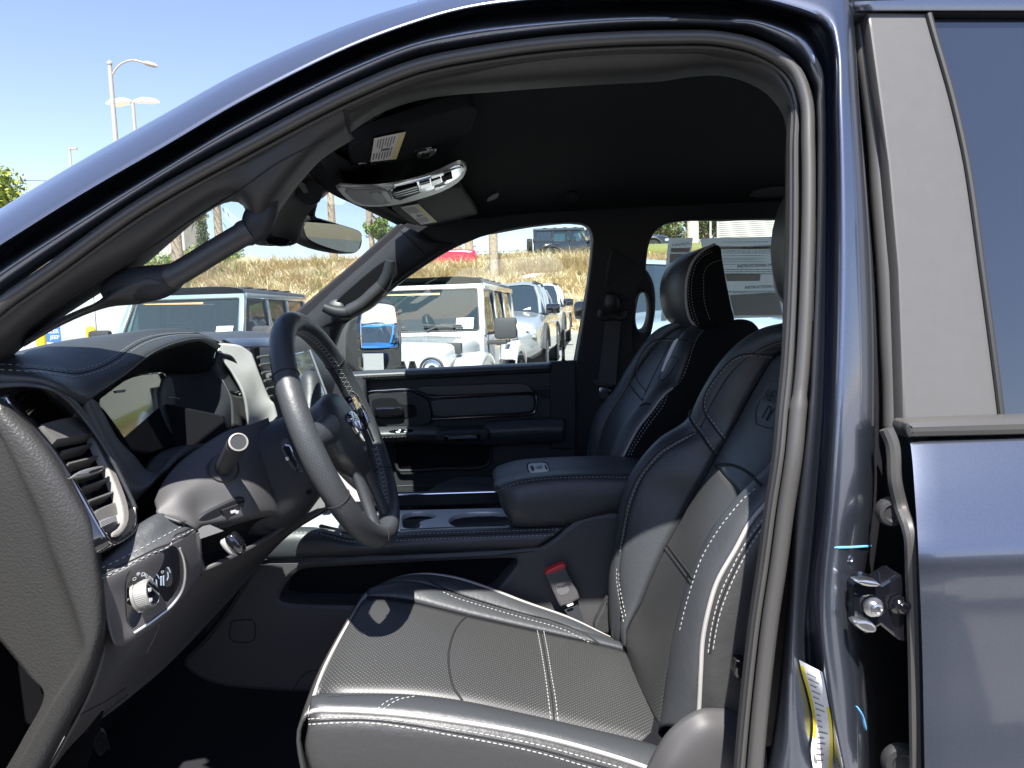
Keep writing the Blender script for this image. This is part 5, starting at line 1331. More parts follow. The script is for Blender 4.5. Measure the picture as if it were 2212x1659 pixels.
# passenger seat
pseat = MB().box((.0, 1.98, .62), (.45, 2.28, .80)).build('passenger_seat', M['black'], truck, smooth=False)
headrest([(1545,527),(1520,540),(1500,560),(1487,590),(1482,630),(1484,665),(1492,692),(1512,714)], [(1512,714),(1560,712),(1586,700),(1580,660),(1568,600),(1561,558),(1556,532),(1545,527)], 2.0, 2.27, pseat)
hs = bpy.data.objects['headrest.001'] if 'headrest.001' in bpy.data.objects else None
P1 = [(1268,1040,2.34),(1272,985,2.34),(1280,930,2.34),(1293,890,2.34),(1330,850,2.34),(1352,812,2.32),(1374,776,2.30),(1398,740,2.28),(1420,716,2.26),(1446,703,2.22),(1480,698,2.16)]
P2 = [(1285,1040,2.24),(1290,985,2.24),(1300,930,2.24),(1322,885,2.24),(1345,850,2.24),(1366,815,2.24),(1388,782,2.22),(1412,750,2.20),(1436,728,2.18),(1462,712,2.15),(1494,704,2.10)]
P3 = [(1318,1040,1.98),(1330,985,1.98),(1345,940,1.98),(1370,900,1.98),(1398,868,1.98),(1420,838,1.98),(1440,805,1.99),(1458,770,2.0),(1474,742,2.02),(1490,720,2.04),(1508,706,2.06)]
P4 = [(1325,1040,1.88),(1346,987,1.88),(1361,957,1.88),(1378,926,1.88),(1406,890,1.88),(1436,852,1.88),(1464,828,1.885),(1480,792,1.89),(1492,754,1.90),(1506,729,1.92),(1522,713,1.94)]
g = loft([P1, P2, P3, P4], [.02, .010, .028], BD, N=60, m=10)
pb = [strip('backrest_bolster', g[0], M['leather'], pseat), strip('backrest_insert', g[1], M['leather'], pseat), strip('backrest_bolster', g[2], M['leather'], pseat)]
p4 = crv(L3(P4), 60)
sd = [[p for p in p4], [p + Vector((.02, -.012, .002)) for p in p4], [p + Vector((.07, -.016, .006 + .02 * i / 60)) for i, p in enumerate(p4)], [p + Vector((.13, .0, .0 + .02 * i / 60)) for i, p in enumerate(p4)], [p + Vector((.18, .03, -.03)) for i, p in enumerate(p4)]]
pside = strip('backrest_side', surf_rows(sd, 60, 14), M['cloth'], pseat)
tpb = [[p + Vector((0, 0, 0)) for p in crv([W(1446, 703, 2.22), W(1480, 698, 2.16), W(1508, 706, 2.06), W(1522, 713, 1.94)], 14)]]
tpb += [[p + Vector((.06, 0, .012)) for p in tpb[0]], [p + Vector((.16, 0, -.03)) for p in tpb[0]]]
strip('backrest_top', surf_rows(tpb, 14, 8), M['cloth'], pseat)
MB().tube(p4[:36], .0036, 8).build('piping', M['piping'], pseat)
MB().tube(crv(L3(P1), 60)[8:30], .0034, 8).build('piping', M['piping'], pseat)
PBB = bvh(pb + [pside])
stitch([c('S', [(350,760),(290,690),(245,600),(240,520),(280,420),(340,320),(400,255),(450,228),(540,225),(620,225)]), c('S', [(305,850),(250,790),(200,720),(178,680)]), c('S', [(960,115),(900,190),(850,300),(820,400),(780,520),(740,610),(690,690),(610,745)]),
        c('S', [(540,830),(500,910),(420,1010),(330,1140),(250,1260),(190,1370),(150,1460)]), c('S', [(570,820),(530,920),(450,1030),(360,1150),(280,1270),(210,1390),(175,1470)])], PBB, M['thread'], pseat, n=90, r=.0011)
seam(c('S', [(345,770),(280,700),(236,605),(230,515),(270,412),(330,310),(395,242),(450,215),(700,212),(800,220)]), PBB, M['groove'], pseat, .002, n=70)
seam(c('S', [(300,862),(240,800),(190,730),(170,690)]), PBB, M['groove'], pseat, .0026, n=24)
seam(c('S', [(275,930),(310,910),(350,905),(390,915)]), PBB, M['groove'], pseat, .003, n=20)
seam(c('S', [(600,230),(560,330),(500,450),(430,590),(380,690),(300,880)]), PBB, M['groove'], pseat, .0014, n=40)
seam(c('S', [(485,600),(490,640),(520,650),(590,590),(640,520),(690,420),(640,395),(610,400)]), PBB, M['groove'], pseat, .0014, n=40, name='embossed_mark')
HRB = bvh([bpy.data.objects[n_] for n_ in bpy.data.objects.keys() if n_.startswith('headrest') and 'piping' not in n_])
stitch([c('N', [(1180,400),(1060,470),(980,560),(940,680),(920,800),(915,950),(930,1080),(960,1200),(1010,1340)]), c('N', [(1210,420),(1090,480),(1010,570),(972,690),(955,800),(950,950),(965,1080),(995,1200),(1045,1330)]),
        c('N', [(1330,520),(1220,555),(1140,610),(1105,700),(1098,850),(1105,1000),(1130,1120),(1190,1290)])], HRB, mat('headrest_thread', (.30, .30, .30), .7), pseat, n=90, r=.001)
pc_ = [[(880,1100,1.92),(900,1085,1.95),(960,1062,2.0),(1040,1060,2.05)], [(900,1082,2.05),(930,1060,2.1),(990,1050,2.15),(1090,1052,2.2)], [(935,1064,2.25),(965,1046,2.28),(1010,1034,2.30),(1090,1036,2.3)]]
pcs = [L3(r) for r in pc_]; pcs.append([p + Vector((0, .02, -.2)) for p in pcs[-1]])
pcu = patch('cushion', pcs, M['leather'], pseat, nu=20, nv=14, thick=.006)
MB().tube(crv(L3([(938,1062,2.26),(965,1045,2.285),(1010,1033,2.305),(1060,1034,2.305)]), 20), .0035, 8).build('piping', M['piping'], pseat)
stitch([c('O', [(1210,1262),(1260,1285),(1330,1310),(1400,1322)])], pcu, M['dthread'], pseat, n=24)
# paper tag hanging on the passenger seat
tagp = [W(u, v, 1.97) for u, v in c('S', [(690,195),(660,205),(632,222),(600,275),(560,345),(520,430),(490,510),(475,545),(482,556),(503,558),(528,520),(560,445),(605,360),(650,290),(692,236),(684,214)])]
tg_ = MB().plate(tagp, (-.55, -.83, .1), .0012).build('paper_tag', M['paper'], None, smooth=False)
tag(tg_, 'narrow white paper tag hanging on the passenger seat backrest', 'paper tag')

# ================================================================== centre console
cons = plate('centre_console', [(555,1208),(664,1206),(930,1195),(1164,1183),(1200,1160),(1225,1137),(1262,1112),(1345,1105),(1450,1105),(1450,1440),(680,1500),(560,1494),(470,1486),(415,1462),(385,1430),(430,1390),(480,1330),(520,1265)],
             lambda u, v: W(u, v, 1.575), M['trim'], truck, depth=.28, bev=.012, rnd=1, hrnd=2,
             holes=[[(604,1302),(608,1282),(622,1258),(645,1232),(700,1228),(900,1217),(1100,1208),(1118,1210),(1112,1226),(1085,1258),(1050,1296),(900,1308),(700,1306)]])
MB().plate([W(u, v, 1.64) for u, v in [(590,1310),(640,1220),(1130,1200),(1060,1310)]], (0, -1, 0), .01).build('pocket_liner', M['black'], cons, smooth=False)
# shallow shelf below the pocket, cover and lower bead
sh_ = [[(415,1390,1.572),(520,1306,1.572),(700,1310,1.572),(900,1312,1.572)], [(440,1404,1.560),(530,1318,1.556),(700,1322,1.556),(900,1324,1.556)], [(470,1420,1.566),(560,1400,1.564),(700,1406,1.564),(900,1410,1.564)]]
CSB = bvh(cons)
dplate('access_cover', [(499,1341),(546,1340),(548,1343),(548,1380),(545,1383),(502,1383),(499,1380)], CSB, M['trim'], cons, lift=.0015, depth=.003, bev=.001)
seam([(499,1342),(546,1341),(549,1380),(545,1384),(502,1384),(498,1380),(499,1342)], CSB, M['groove'], cons, .0012, n=60)
seam([(632,1492),(645,1470),(665,1452),(700,1447)], CSB, M['groove'], cons, .0012, n=24)
rl_ = [[(580,1140,1.60),(650,1138,1.60),(690,1140,1.60),(730,1150,1.60),(780,1160,1.60),(864,1147,1.60),(970,1141,1.60),(1074,1138,1.60),(1215,1133,1.60)],
       [(578,1150,1.575),(648,1147,1.575),(690,1150,1.575),(730,1160,1.575),(780,1168,1.575),(864,1156,1.575),(970,1150,1.575),(1074,1147,1.575),(1216,1140,1.575)],
       [(574,1172,1.560),(645,1170,1.560),(690,1172,1.560),(730,1176,1.560),(780,1180,1.560),(864,1174,1.560),(970,1169,1.560),(1074,1164,1.560),(1190,1160,1.560)],
       [(560,1206,1.566),(640,1205,1.566),(690,1203,1.566),(730,1201,1.566),(780,1199,1.566),(864,1195,1.566),(970,1190,1.566),(1074,1185,1.566),(1164,1181,1.566)],
       [(560,1208,1.58),(640,1207,1.58),(690,1205,1.58),(730,1203,1.58),(780,1201,1.58),(864,1197,1.58),(970,1192,1.58),(1074,1187,1.58),(1166,1183,1.58)]]
rail = patch('console_rail', rl_, M['leather'], cons, nu=50, nv=20, thick=.004)
stitch([c('R', [(600,1362),(760,1360),(880,1362),(980,1384)]) , c('R', [(980,1322),(1100,1352),(1240,1390),(1380,1412)]), c('R', [(980,1385),(1100,1420),(1240,1460),(1400,1480),(1470,1480)]), c('G', [(585,150),(800,140),(1100,130),(1400,120),(1625,113)]), c('G', [(575,186),(800,176),(1100,166),(1400,156),(1600,150)])], rail, M['thread'], cons, n=90, r=.0011)
seam(c('R', [(980,1350),(1100,1385),(1240,1425),(1400,1450)]) , rail, M['groove'], cons, .0012, n=40)
seam(c('G', [(590,168),(800,158),(1100,148),(1400,138),(1610,132)]), rail, M['groove'], cons, .0012, n=60)
ZT = W(900, 1146, 1.60).z - .003
wz = lambda h=0: (lambda u, v: WZ(u, v, ZT + h))
MB().tube(crv([W(u, v, 1.602) for u, v in [(864,1146),(970,1140),(1074,1137),(1100,1136)]], 20), .0022, 6).build('chrome_strip', M['chrome'], cons)
tray = plate('console_tray', [(600,1152),(700,1150),(860,1150),(1130,1146),(1130,1096),(860,1102),(700,1108),(640,1118)], wz(), M['satin'], cons, depth=.012, bev=.002, n=(0, 0, 1), rnd=0, hrnd=2,
             holes=[c('O', [(600,1590),(620,1565),(690,1546),(790,1543),(870,1556),(892,1578),(880,1598),(800,1614),(740,1632),(760,1659),(740,1690),(610,1690),(600,1640)]), [(972,1106),(1120,1104),(1120,1142),(968,1142)]]); tray.data.materials[0] = mat('silver_tray', (.55, .56, .58), .3, .3)
MB().plate([WZ(u, v, ZT - .06) for u, v in [(560,1190),(1200,1190),(1200,1080),(560,1085)]], (0, 0, 1), .005).build('cup_holder', M['black'], cons, smooth=False)
MB().lathe([(0, .022), (.03, .018), (.045, .010), (.048, .002)], W(905, 1140, 1.68) + Vector((0, 0, -.04)), (0, 0, 1), 16).build('cup_insert', M['rubber_d'], cons)
MB().plate([WZ(u, v, ZT + .002) for u, v in c('R', [(930,1275),(960,1255),(1100,1290),(1250,1320),(1335,1370),(1250,1352),(1080,1320),(940,1300)])], (0, 0, 1), .003).build('tray_bezel', M['dchrome'], cons, smooth=False)
bw = plate('tray_wall', [(840,1070),(866,1069),(1000,1065),(1100,1062),(1100,1088),(866,1096),(840,1097)], lambda u, v: W(u, v, 1.86), M['trim_soft'], cons, depth=.03, bev=.003, rnd=0)
MB().tube([W(840, 1070, 1.855), W(960, 1066, 1.855), W(1090, 1062, 1.855)], .0028, 8).build('chrome_strip', M['chrome'], cons)
# armrest lid
A_ = [[(1066,1018,1.87),(1072,1010,1.885),(1101,999,1.89),(1167,992,1.89),(1263,988,1.89),(1353,990,1.89),(1420,1000,1.89)],
      [(1065,1020,1.86),(1071,1010,1.88),(1101,998,1.88),(1167,990,1.88),(1263,986,1.88),(1353,988,1.88),(1420,998,1.88)],
      [(1067,1038,1.73),(1073,1032,1.725),(1100,1022,1.72),(1160,1013,1.72),(1250,1007,1.72),(1358,1008,1.72),(1420,1014,1.72)],
      [(1071,1060,1.60),(1077,1054,1.588),(1098,1047,1.578),(1149,1037,1.574),(1233,1030,1.574),(1362,1030,1.574),(1420,1032,1.574)],
      [(1074,1066,1.60),(1080,1060,1.582),(1100,1053,1.571),(1150,1043,1.567),(1234,1036,1.567),(1362,1036,1.567),(1420,1038,1.567)],
      [(1079,1082,1.60),(1087,1090,1.575),(1110,1090,1.56),(1155,1084,1.556),(1235,1078,1.556),(1360,1068,1.556),(1420,1066,1.558)],
      [(1090,1108,1.60),(1106,1132,1.582),(1122,1136,1.574),(1206,1133,1.57),(1230,1127,1.57),(1345,1102,1.57),(1420,1098,1.57)],
      [(1094,1110,1.64),(1110,1136,1.62),(1124,1140,1.61),(1206,1137,1.61),(1230,1131,1.61),(1345,1106,1.61),(1420,1102,1.61)]]
arm_ = patch('armrest_lid', A_, M['leather'], cons, nu=60, nv=44, thick=.004, auto=80)
ARB = bvh(arm_)
stitch([c('I', [(165,588),(250,548),(340,524),(420,510),(560,497),(700,490),(900,487),(1130,488)])], ARB, M['thread'], cons, n=120, r=.0009)
seam(c('I', [(160,582),(250,540),(340,516),(420,502),(560,489),(700,482),(900,479),(1130,480)]), ARB, M['groove'], cons, .0014, n=80)
em2 = dplate('emblem_plate', c('I', [(378,398),(392,378),(520,372),(540,396),(552,430),(540,455),(410,462),(390,445)]), ARB, M['gloss'], cons, lift=.0015, depth=.003, bev=.001)
EMB = bvh(em2)
eb = dplate('emblem_badge', c('I', [(390,400),(400,386),(515,380),(530,398),(545,428),(535,446),(415,452),(398,440)]), EMB, M['satin'], cons, lift=.001, depth=.002, bev=.0006)
dtext('emblem_text', 'REBEL', c('I', [(476,417)])[0], bvh(eb), M['black'], cons, .020, 82, lift=.0012, sx=.85)
for px in ([(405,405),(432,402),(442,440),(418,444)], [(508,396),(524,402),(536,430),(520,434)]):
    dplate('emblem_slot', c('I', px), bvh(eb), M['dchrome'], cons, lift=.0008, depth=.0008)
# seat belt buckle
bkl = plate('belt_buckle', c('I', [(516,1192),(530,1180),(640,1136),(666,1140),(700,1218),(768,1352),(752,1375),(640,1422),(618,1418),(560,1290)]), lambda u, v: W(u, v, 1.54), mat('buckle_grey', (.065, .063, .066), .5), truck, depth=.026, bev=.005, rnd=1)
plate('release_button', c('I', [(514,1178),(528,1160),(636,1112),(658,1112),(670,1138),(655,1146),(530,1192),(518,1192)]), lambda u, v: W(u, v, 1.538), M['red'], bkl, depth=.02, bev=.003, rnd=1)
plate('buckle_label', c('I', [(582,1262),(665,1238),(700,1318),(612,1345)]), lambda u, v: W(u, v, 1.5395), mat('buckle_label_grey', (.11, .105, .11), .45), bkl, depth=.002, bev=.0005, rnd=1)
MB().text('17PA0850', W(*c('I', [(640, 1270)])[0], 1.539), Vector((1, 0, .28)), Vector((-.2, 0, 1)), .009).build('buckle_print', M['groove'], bkl, smooth=False)
MB().plate([W(u, v, 1.55) for u, v in c('I', [(652,1440),(750,1400),(785,1490),(800,1560),(730,1560)])], (0, -1, .2), .006).build('buckle_strap', M['trim_soft'], bkl, smooth=False)
plate('buckle_pin', c('I', [(672,1412),(715,1395),(720,1404),(680,1420)]), lambda u, v: W(u, v, 1.5385), M['white'], bkl, depth=.003, bev=0, rnd=0)
plate('seat_hinge', c('I', [(860,1560),(920,1440),(975,1330),(985,1480),(1000,1620),(880,1620)]), lambda u, v: W(u, v, 1.545), M['leather_side'], seat, depth=.02, bev=.006, rnd=1)

# ================================================================== passenger door
pdr = plate('passenger_door', c('O', [(100,352),(1890,262),(2095,250),(2095,1090),(1700,1300),(560,1540),(380,1480)]), farf(-.04), mat('door_trim', (.021, .023, .026), .55, bump=(700, .2, .001), spec=.4), truck, depth=.05, bev=.004, rnd=0)
tpd = [[far(u, v, o) for u, v in c('O', r)] for r, o in (([(60,342),(160,334),(800,302),(1400,272),(1882,250)], .0), ([(60,350),(160,342),(800,310),(1400,280),(1882,258)], -.045), ([(70,372),(170,364),(800,334),(1400,304),(1882,282)], -.075), ([(80,392),(180,384),(800,354),(1400,322),(1882,300)], -.078),
      ([(90,420),(200,414),(800,386),(1400,356),(1882,334)], -.066), ([(95,430),(210,424),(800,396),(1400,366),(1882,344)], -.045))]
dtp = patch('door_top_pad', tpd, M['leather'], pdr, nu=40, nv=24, thick=.004)
stitch([c('O', [(200,388),(500,372),(900,352),(1300,330),(1600,316),(1880,302)]), c('O', [(205,412),(500,396),(900,376),(1300,352),(1600,338),(1880,322)])], dtp, M['dthread'], pdr, n=100, r=.0016, ln=.009)
seam(c('O', [(200,400),(500,384),(900,364),(1300,341),(1600,327),(1880,312)]), dtp, M['groove'], pdr, .0016, n=60)
plate('door_rear_cap', c('O', [(1886,250),(2100,240),(2100,1000),(1880,1000)]), farf(-.062), M['trim_soft'], pdr, depth=.03, bev=.004, rnd=0)
MB().lathe([(0, .010), (.004, .008), (.006, .006), (.048, .006), (.054, .003)], far(*c('O', [(1992, 246)])[0], -.05), (0, 0, 1), 12).build('lock_pin', M['gloss'], pdr)
plate('wood_trim', c('O', [(690,474),(1000,458),(1400,440),(1620,434),(1680,448),(1745,510),(1700,518),(1200,532),(845,550)]), farf(-.062), mat('dark_wood', (.035, .035, .034), .35, bump=(120, .15, .001)), pdr, depth=.025, bev=.003, rnd=1)
ins = plate('door_insert', c('O', [(836,575),(1100,562),(1500,540),(1700,530),(1735,545),(1750,600),(1738,670),(1690,695),(1300,718),(866,742),(850,660)]), farf(-.060), M['leather'], pdr, depth=.022, bev=.006, rnd=1)
MB().tube(crv([far(u, v, -.066) for u, v in c('O', [(270,522),(330,506),(450,498),(620,488),(680,492),(760,526),(836,556),(1000,552),(1300,536),(1600,522),(1715,518),(1750,530),(1762,570),(1758,640),(1738,690),(1690,704),(1400,720),(1100,736),(862,748)])], 160), .0034, 8).build('chrome_line', M['dchrome'], pdr)
rc = plate('handle_bezel', c('O', [(262,545),(420,510),(640,498),(740,540),(826,580),(850,680),(856,760),(820,800),(700,806),(400,815)]), farf(-.064), M['trim_soft'], pdr, depth=.026, bev=.004, rnd=1)
plate('handle_recess', c('O', [(330,590),(370,565),(540,560),(560,600),(600,620),(690,618),(720,640),(722,710),(690,735),(380,742),(345,700)]), farf(-.067), M['black'], rc, depth=.004, bev=.001, rnd=1)
plate('door_handle', c('O', [(350,655),(380,642),(560,640),(605,648),(612,690),(600,725),(420,736),(365,725)]), farf(-.085), M['gloss'], rc, depth=.02, bev=.007, rnd=1)
ar = [[far(u, v, o) for u, v in c('O', r)] for r, o in (([(330,812),(600,802),(900,800),(1000,840),(1250,830),(1330,770),(1500,750),(1900,730),(2000,740)], -.05), ([(340,835),(600,826),(920,822),(1010,850),(1250,842),(1350,795),(1500,778),(1900,756),(2000,760)], -.105),
      ([(350,880),(600,874),(900,868),(1010,872),(1250,868),(1370,850),(1500,846),(1900,826),(2000,826)], -.125), ([(380,935),(620,930),(900,930),(1010,950),(1250,950),(1380,955),(1500,950),(1900,928),(2000,920)], -.11), ([(390,945),(620,940),(900,940),(1010,962),(1250,962),(1380,966),(1500,962),(1900,940),(2000,930)], -.05))]
arp = patch('door_armrest', ar, M['leather'], pdr, nu=60, nv=24, thick=.006)
stitch([c('O', [(420,906),(600,898),(760,892),(868,890)]), c('O', [(425,925),(600,918),(760,914),(868,912)]), c('O', [(1370,862),(1500,858),(1700,846),(1880,834)]), c('O', [(1370,885),(1500,880),(1700,868),(1880,856)])], arp, M['dthread'], pdr, n=80, r=.0014, ln=.009)
pu = plate('pull_cup', c('O', [(880,890),(910,850),(1000,838),(1330,826),(1358,850),(1362,920),(1340,950),(1000,960),(900,955),(878,930)]), farf(-.134), M['trim_soft'], pdr, depth=.08, bev=.012, rnd=1)
plate('courtesy_lamp', c('O', [(960,905),(975,886),(1260,878),(1280,892),(1270,918),(1240,930),(980,938),(962,925)]), farf(-.137), M['gloss'], pu, depth=.006, bev=.002, rnd=1)
plate('lamp_lens', c('O', [(990,898),(1240,888),(1250,912),(1000,922)]), farf(-.139), mat('lamp_glass', (.10, .11, .13), .2, coat=1), pu, depth=.003, bev=.001, rnd=0)
dplate('window_switch', c('O', [(480,840),(690,826),(696,858),(490,868)]), arp, M['gloss'], pdr, lift=.002, depth=.005, bev=.001, rnd=1)
for px in ([(545,852),(580,848),(580,860),(548,862)], [(618,850),(645,846),(645,858),(620,860)], [(570,838),(585,835),(586,845),(572,847)], [(628,832),(645,829),(646,838),(630,840)]):
    dplate('switch_print', c('O', px), arp, M['white'], pdr, lift=.003, depth=.001, rnd=0)
mpk = plate('map_pocket', c('O', [(500,980),(560,960),(1000,965),(1360,945),(1352,1060),(1330,1130),(1280,1150),(580,1175),(540,1130)]), farf(-.052), M['black'], pdr, depth=.014, bev=.003, rnd=1)
MB().tube(crv([far(u, v, -.056) for u, v in c('O', [(520,1000),(545,1130),(570,1185),(640,1190),(1000,1172),(1290,1160),(1345,1130),(1368,960)])], 60), .006, 8).build('pocket_rim', M['trim_soft'], mpk)
seam(c('O', [(555,1325),(700,1318),(980,1308)]), pdr, M['dthread'], pdr, .0016, n=12)

# outside mirror on the passenger side
DM = 2.86
dmn = Vector((.80, -.60, 0)).normalized()
dm_ = MB().plate([W(u, v, DM) for u, v in c('Q', [(1262,330),(1450,240),(1640,60),(1760,55),(1880,95),(1920,150),(1962,300),(1968,600),(1966,945),(1262,960)])], (.25, -1, 0), .16, .01)
dmir = plate('door_mirror', c('Q', [(1262,330),(1440,240),(1640,62),(1760,55),(1880,95),(1924,160),(1960,300),(1970,600),(1966,1000),(1262,1000)]), lambda u, v: WPL(u, v, W(717, 730, DM), Vector((.81, -.587, .02)).normalized()), M['trim'], truck, depth=.10, bev=.012, n=(.81, -.587, .02), rnd=1)
mo_ = W(820, 700, DM) + Vector((.012, -.03, 0))
mn_ = Vector((.77, -.64, .03)).normalized()
MGa = [(1452,262),(1500,205),(1600,118),(1640,106),(1780,118),(1862,142),(1878,200),(1905,420),(1914,640),(1900,655),(1480,668),(1462,655)]
MGb = [(1480,728),(1730,726),(1738,935),(1490,940)]
mpl = lambda h: (lambda u, v: WPL(u, v, W(820, 700, DM) + Vector((.01, -.02, 0)) + Vector((.81, -.587, .02)).normalized() * h, Vector((.81, -.587, .02)).normalized()))
def tilted(name, px, roll_n, rim):
    """mirror glass set in the housing, turned towards the driver"""
    cu_ = sum(p[0] for p in px) / len(px), sum(p[1] for p in px) / len(px)
    o = mpl(.006)(*cu_)
    return plate(name, px, lambda u, v: WPL(u, v, o, roll_n), M['mirror'], dmir, depth=.004, bev=.001, n=tuple(roll_n), rnd=1 if rim is None else 0)
plate('mirror_rim', c('Q', [(1440,240),(1600,95),(1640,84),(1790,98),(1880,125),(1900,200),(1926,420),(1936,660),(1910,680),(1470,692),(1448,670)]), mpl(.0), M['gloss'], dmir, depth=.02, bev=.004, n=(.81, -.587, .02), rnd=1)
tilted('mirror_glass', c('Q', MGa), Vector((.81, -.587, .014)).normalized(), None)
plate('spotter_rim', c('Q', [(1465,715),(1750,712),(1810,730),(1800,830),(1780,950),(1470,955)]), mpl(.0), M['gloss'], dmir, depth=.02, bev=.004, n=(.81, -.587, .02), rnd=1)
tilted('spotter_glass', c('Q', MGb), Vector((.78, -.626, .02)).normalized(), 0)
# sheets stuck on the rear passenger window
def far_sheet(name, px, o):
    return plate(name, px, farf(o), M['sheet'], truck, depth=.0012, bev=0, rnd=0)
ms = bpy.data.materials.new('window_sheet'); ms.use_nodes = True; nt = ms.node_tree; nt.nodes.clear()
d_ = nt.nodes.new('ShaderNodeBsdfDiffuse'); d_.inputs[0].default_value = (.75, .76, .75, 1); t_ = nt.nodes.new('ShaderNodeBsdfTranslucent'); t_.inputs[0].default_value = (.75, .78, .76, 1)
x_ = nt.nodes.new('ShaderNodeMixShader'); x_.inputs[0].default_value = .7; o_n = nt.nodes.new('ShaderNodeOutputMaterial')
nt.links.new(d_.outputs[0], x_.inputs[1]); nt.links.new(t_.outputs[0], x_.inputs[2]); nt.links.new(x_.outputs[0], o_n.inputs[0])
M['sheet'] = ms
sha = far_sheet('window_sticker', c('N', [(672,250),(970,250),(958,340),(900,700),(640,1275),(575,1275),(600,900)]), .045)
shb = far_sheet('window_sticker', c('N', [(1062,258),(2010,232),(2150,232),(2150,1225),(1455,1245),(1240,1240)]), .045)
FX = Vector((1, 0, .02)); FZ = Vector((0, .2, 1))
for t, px, sz in (('RECOMMENDED REMOVAL INSTRUCTIONS', (1575, 376), .0135), ('INSTRUCCIONES PARA DESPRENDER', (1515, 606), .0135), ('INSTRUCTIONS DE DÉPOSE', (1608, 866), .0135)):
    MB().text(t, far(*c('N', [px])[0], .043), FX, FZ, sz, align='LEFT', bold=.03).build('sticker_text', M['ink'], shb, smooth=False)
g = MB(); r_ = random.Random(5)
for y_ in (408, 432, 637, 664, 690, 905, 925):
    x0 = 1340 + (y_ > 700) * 60
    while x0 < 1990:
        w_ = r_.uniform(14, 60); g.plate([far(u, v, .0432) for u, v in c('N', [(x0, y_), (x0 + w_, y_ - .5), (x0 + w_, y_ + 8), (x0, y_ + 9)])], (0, -1, 0), .0003); x0 += w_ + 9
for y_ in (300, 470, 500, 520, 545, 575): g.plate([far(u, v, .0434) for u, v in c('N', [(1340, y_), (1340 + r_.uniform(300, 560), y_ - 4), (1900, y_ + 1), (1340, y_ + 5)])], (0, -1, 0), .0003)
g.build('sticker_lines', M['ink'], shb, smooth=False, kind='stuff')
gp = mat('sheet_grey', (.62, .63, .63), .8)
plate('print_block', c('N', [(1360,690),(1806,690),(1795,782),(1390,786)]), farf(.0434), gp, shb, depth=.0004, bev=0, rnd=0)
plate('print_block', c('N', [(1420,955),(2010,925),(2080,1205),(1480,1210)]), farf(.0434), gp, shb, depth=.0004, bev=0, rnd=0)
plate('print_block', c('N', [(1100,355),(1960,355),(1960,392),(1320,392)]), farf(.0434), gp, shb, depth=.0004, bev=0, rnd=0)
MB().text('PORSALL', far(*c('N', [(815, 330)])[0], .043), -FX, FZ, .016).build('sticker_text', M['ink'], sha, smooth=False)
plate('print_block', c('N', [(700,375),(935,372),(920,430),(692,430)]), farf(.0434), gp, sha, depth=.0004, bev=0, rnd=0)
plate('print_block', c('N', [(690,445),(915,445),(895,560),(675,560)]), farf(.0434), gp, sha, depth=.0004, bev=0, rnd=0)

# ================================================================== OUTSIDE
M.update(
    asphalt=mat('pale_asphalt', (.20, .196, .187), .9, bump=(60, .3, .01), var=(3, (.25, .243, .23), .7)),
    dirt=mat('dry_earth', (.42, .31, .19), 1.0, bump=(4, .6, .1), var=(1.2, (.52, .42, .28), .8)),
    lawn=mat('lawn_earth', (.13, .14, .04), 1.0, bump=(8, .4, .05)),
    wpaint=mat('white_car_paint', (.52, .52, .52), .25, coat=1.0), spaint=mat('silver_car_paint', (.50, .52, .54), .3, .6, coat=1.0),
    gpaint=mat('grey_green_paint', (.20, .27, .28), .3, coat=1.0), kpaint=mat('black_car_paint', (.015, .018, .025), .15, coat=1.0),
    rpaint=mat('red_car_paint', (.55, .02, .04), .25, coat=1.0), bpaint=mat('blue_car_paint', (.02, .20, .62), .2, coat=1.0), lbpaint=mat('pale_blue_paint', (.30, .37, .46), .3, coat=1.0),
    ctint=glass('car_glass', (.50, .62, .63), mixin=(.10, (.12, .18, .20))), cdark=mat('dark_car_glass', (.02, .03, .04), .03, coat=1.0),  # car_glass: cool mix colour painted in for sky reflection
    tyre=mat('tyre_rubber', (.02, .02, .02), .8), rim=mat('wheel_rim', (.25, .25, .26), .35, .9), soft=mat('soft_top', (.035, .04, .048), .7, bump=(40, .3, .01)),
    plast=mat('car_plastic', (.045, .045, .047), .6), seatd=mat('car_seat', (.05, .05, .055), .8), lamp=mat('headlight_glass', (.55, .57, .6), .1, .5, coat=1.0),
    bark=mat('palm_bark', (.36, .29, .22), .95, bump=(9, .8, .05), var=(5, (.24, .19, .14), .8)), leafy=mat('yellow_green_leaf', (.26, .32, .04), .7), leafg=mat('green_leaf', (.07, .13, .03), .7),
    euc=mat('eucalyptus_leaf', (.10, .12, .06), .7), lpost=mat('pale_post', (.30, .28, .25), .6), rail=mat('pale_blue_rail', (.42, .52, .62), .5),
    siding=mat('white_siding', (.34, .34, .32), .6), wall=mat('white_wall', (.44, .45, .42), .8, var=(2, (.60, .61, .57), .6)), ybol=mat('yellow_bollard_paint', (.80, .58, .02), .5), blue=mat('banner_blue', (.06, .18, .50), .6),
)
def zg(x, y):
    d = math.hypot(x, y)
    z = 0 if y < 5 else .035 * (y - 5)
    if y > 26:
        t = min(1, (y - 26) / 12); z = .735 + 3.7 * (t * t * (3 - 2 * t) * .55 + t * .45)
    if y > 38: z = 4.435 + min(1.2, (y - 38) * .012)
    return z
# ground
gx = [-600, -200, -80, -30, -12, 0, 12, 30, 80, 200, 600]; gy = [-600, -200, -60, -20, 0, 3, 5, 8, 12, 16, 20, 26.2]
m = MB(); m.grid([[Vector((x, y, zg(0, y))) for x in gx] for y in gy]); m.f = [q if True else q for q in m.f]
o = m.build('ground', M['asphalt'], None); o['kind'] = 'structure'
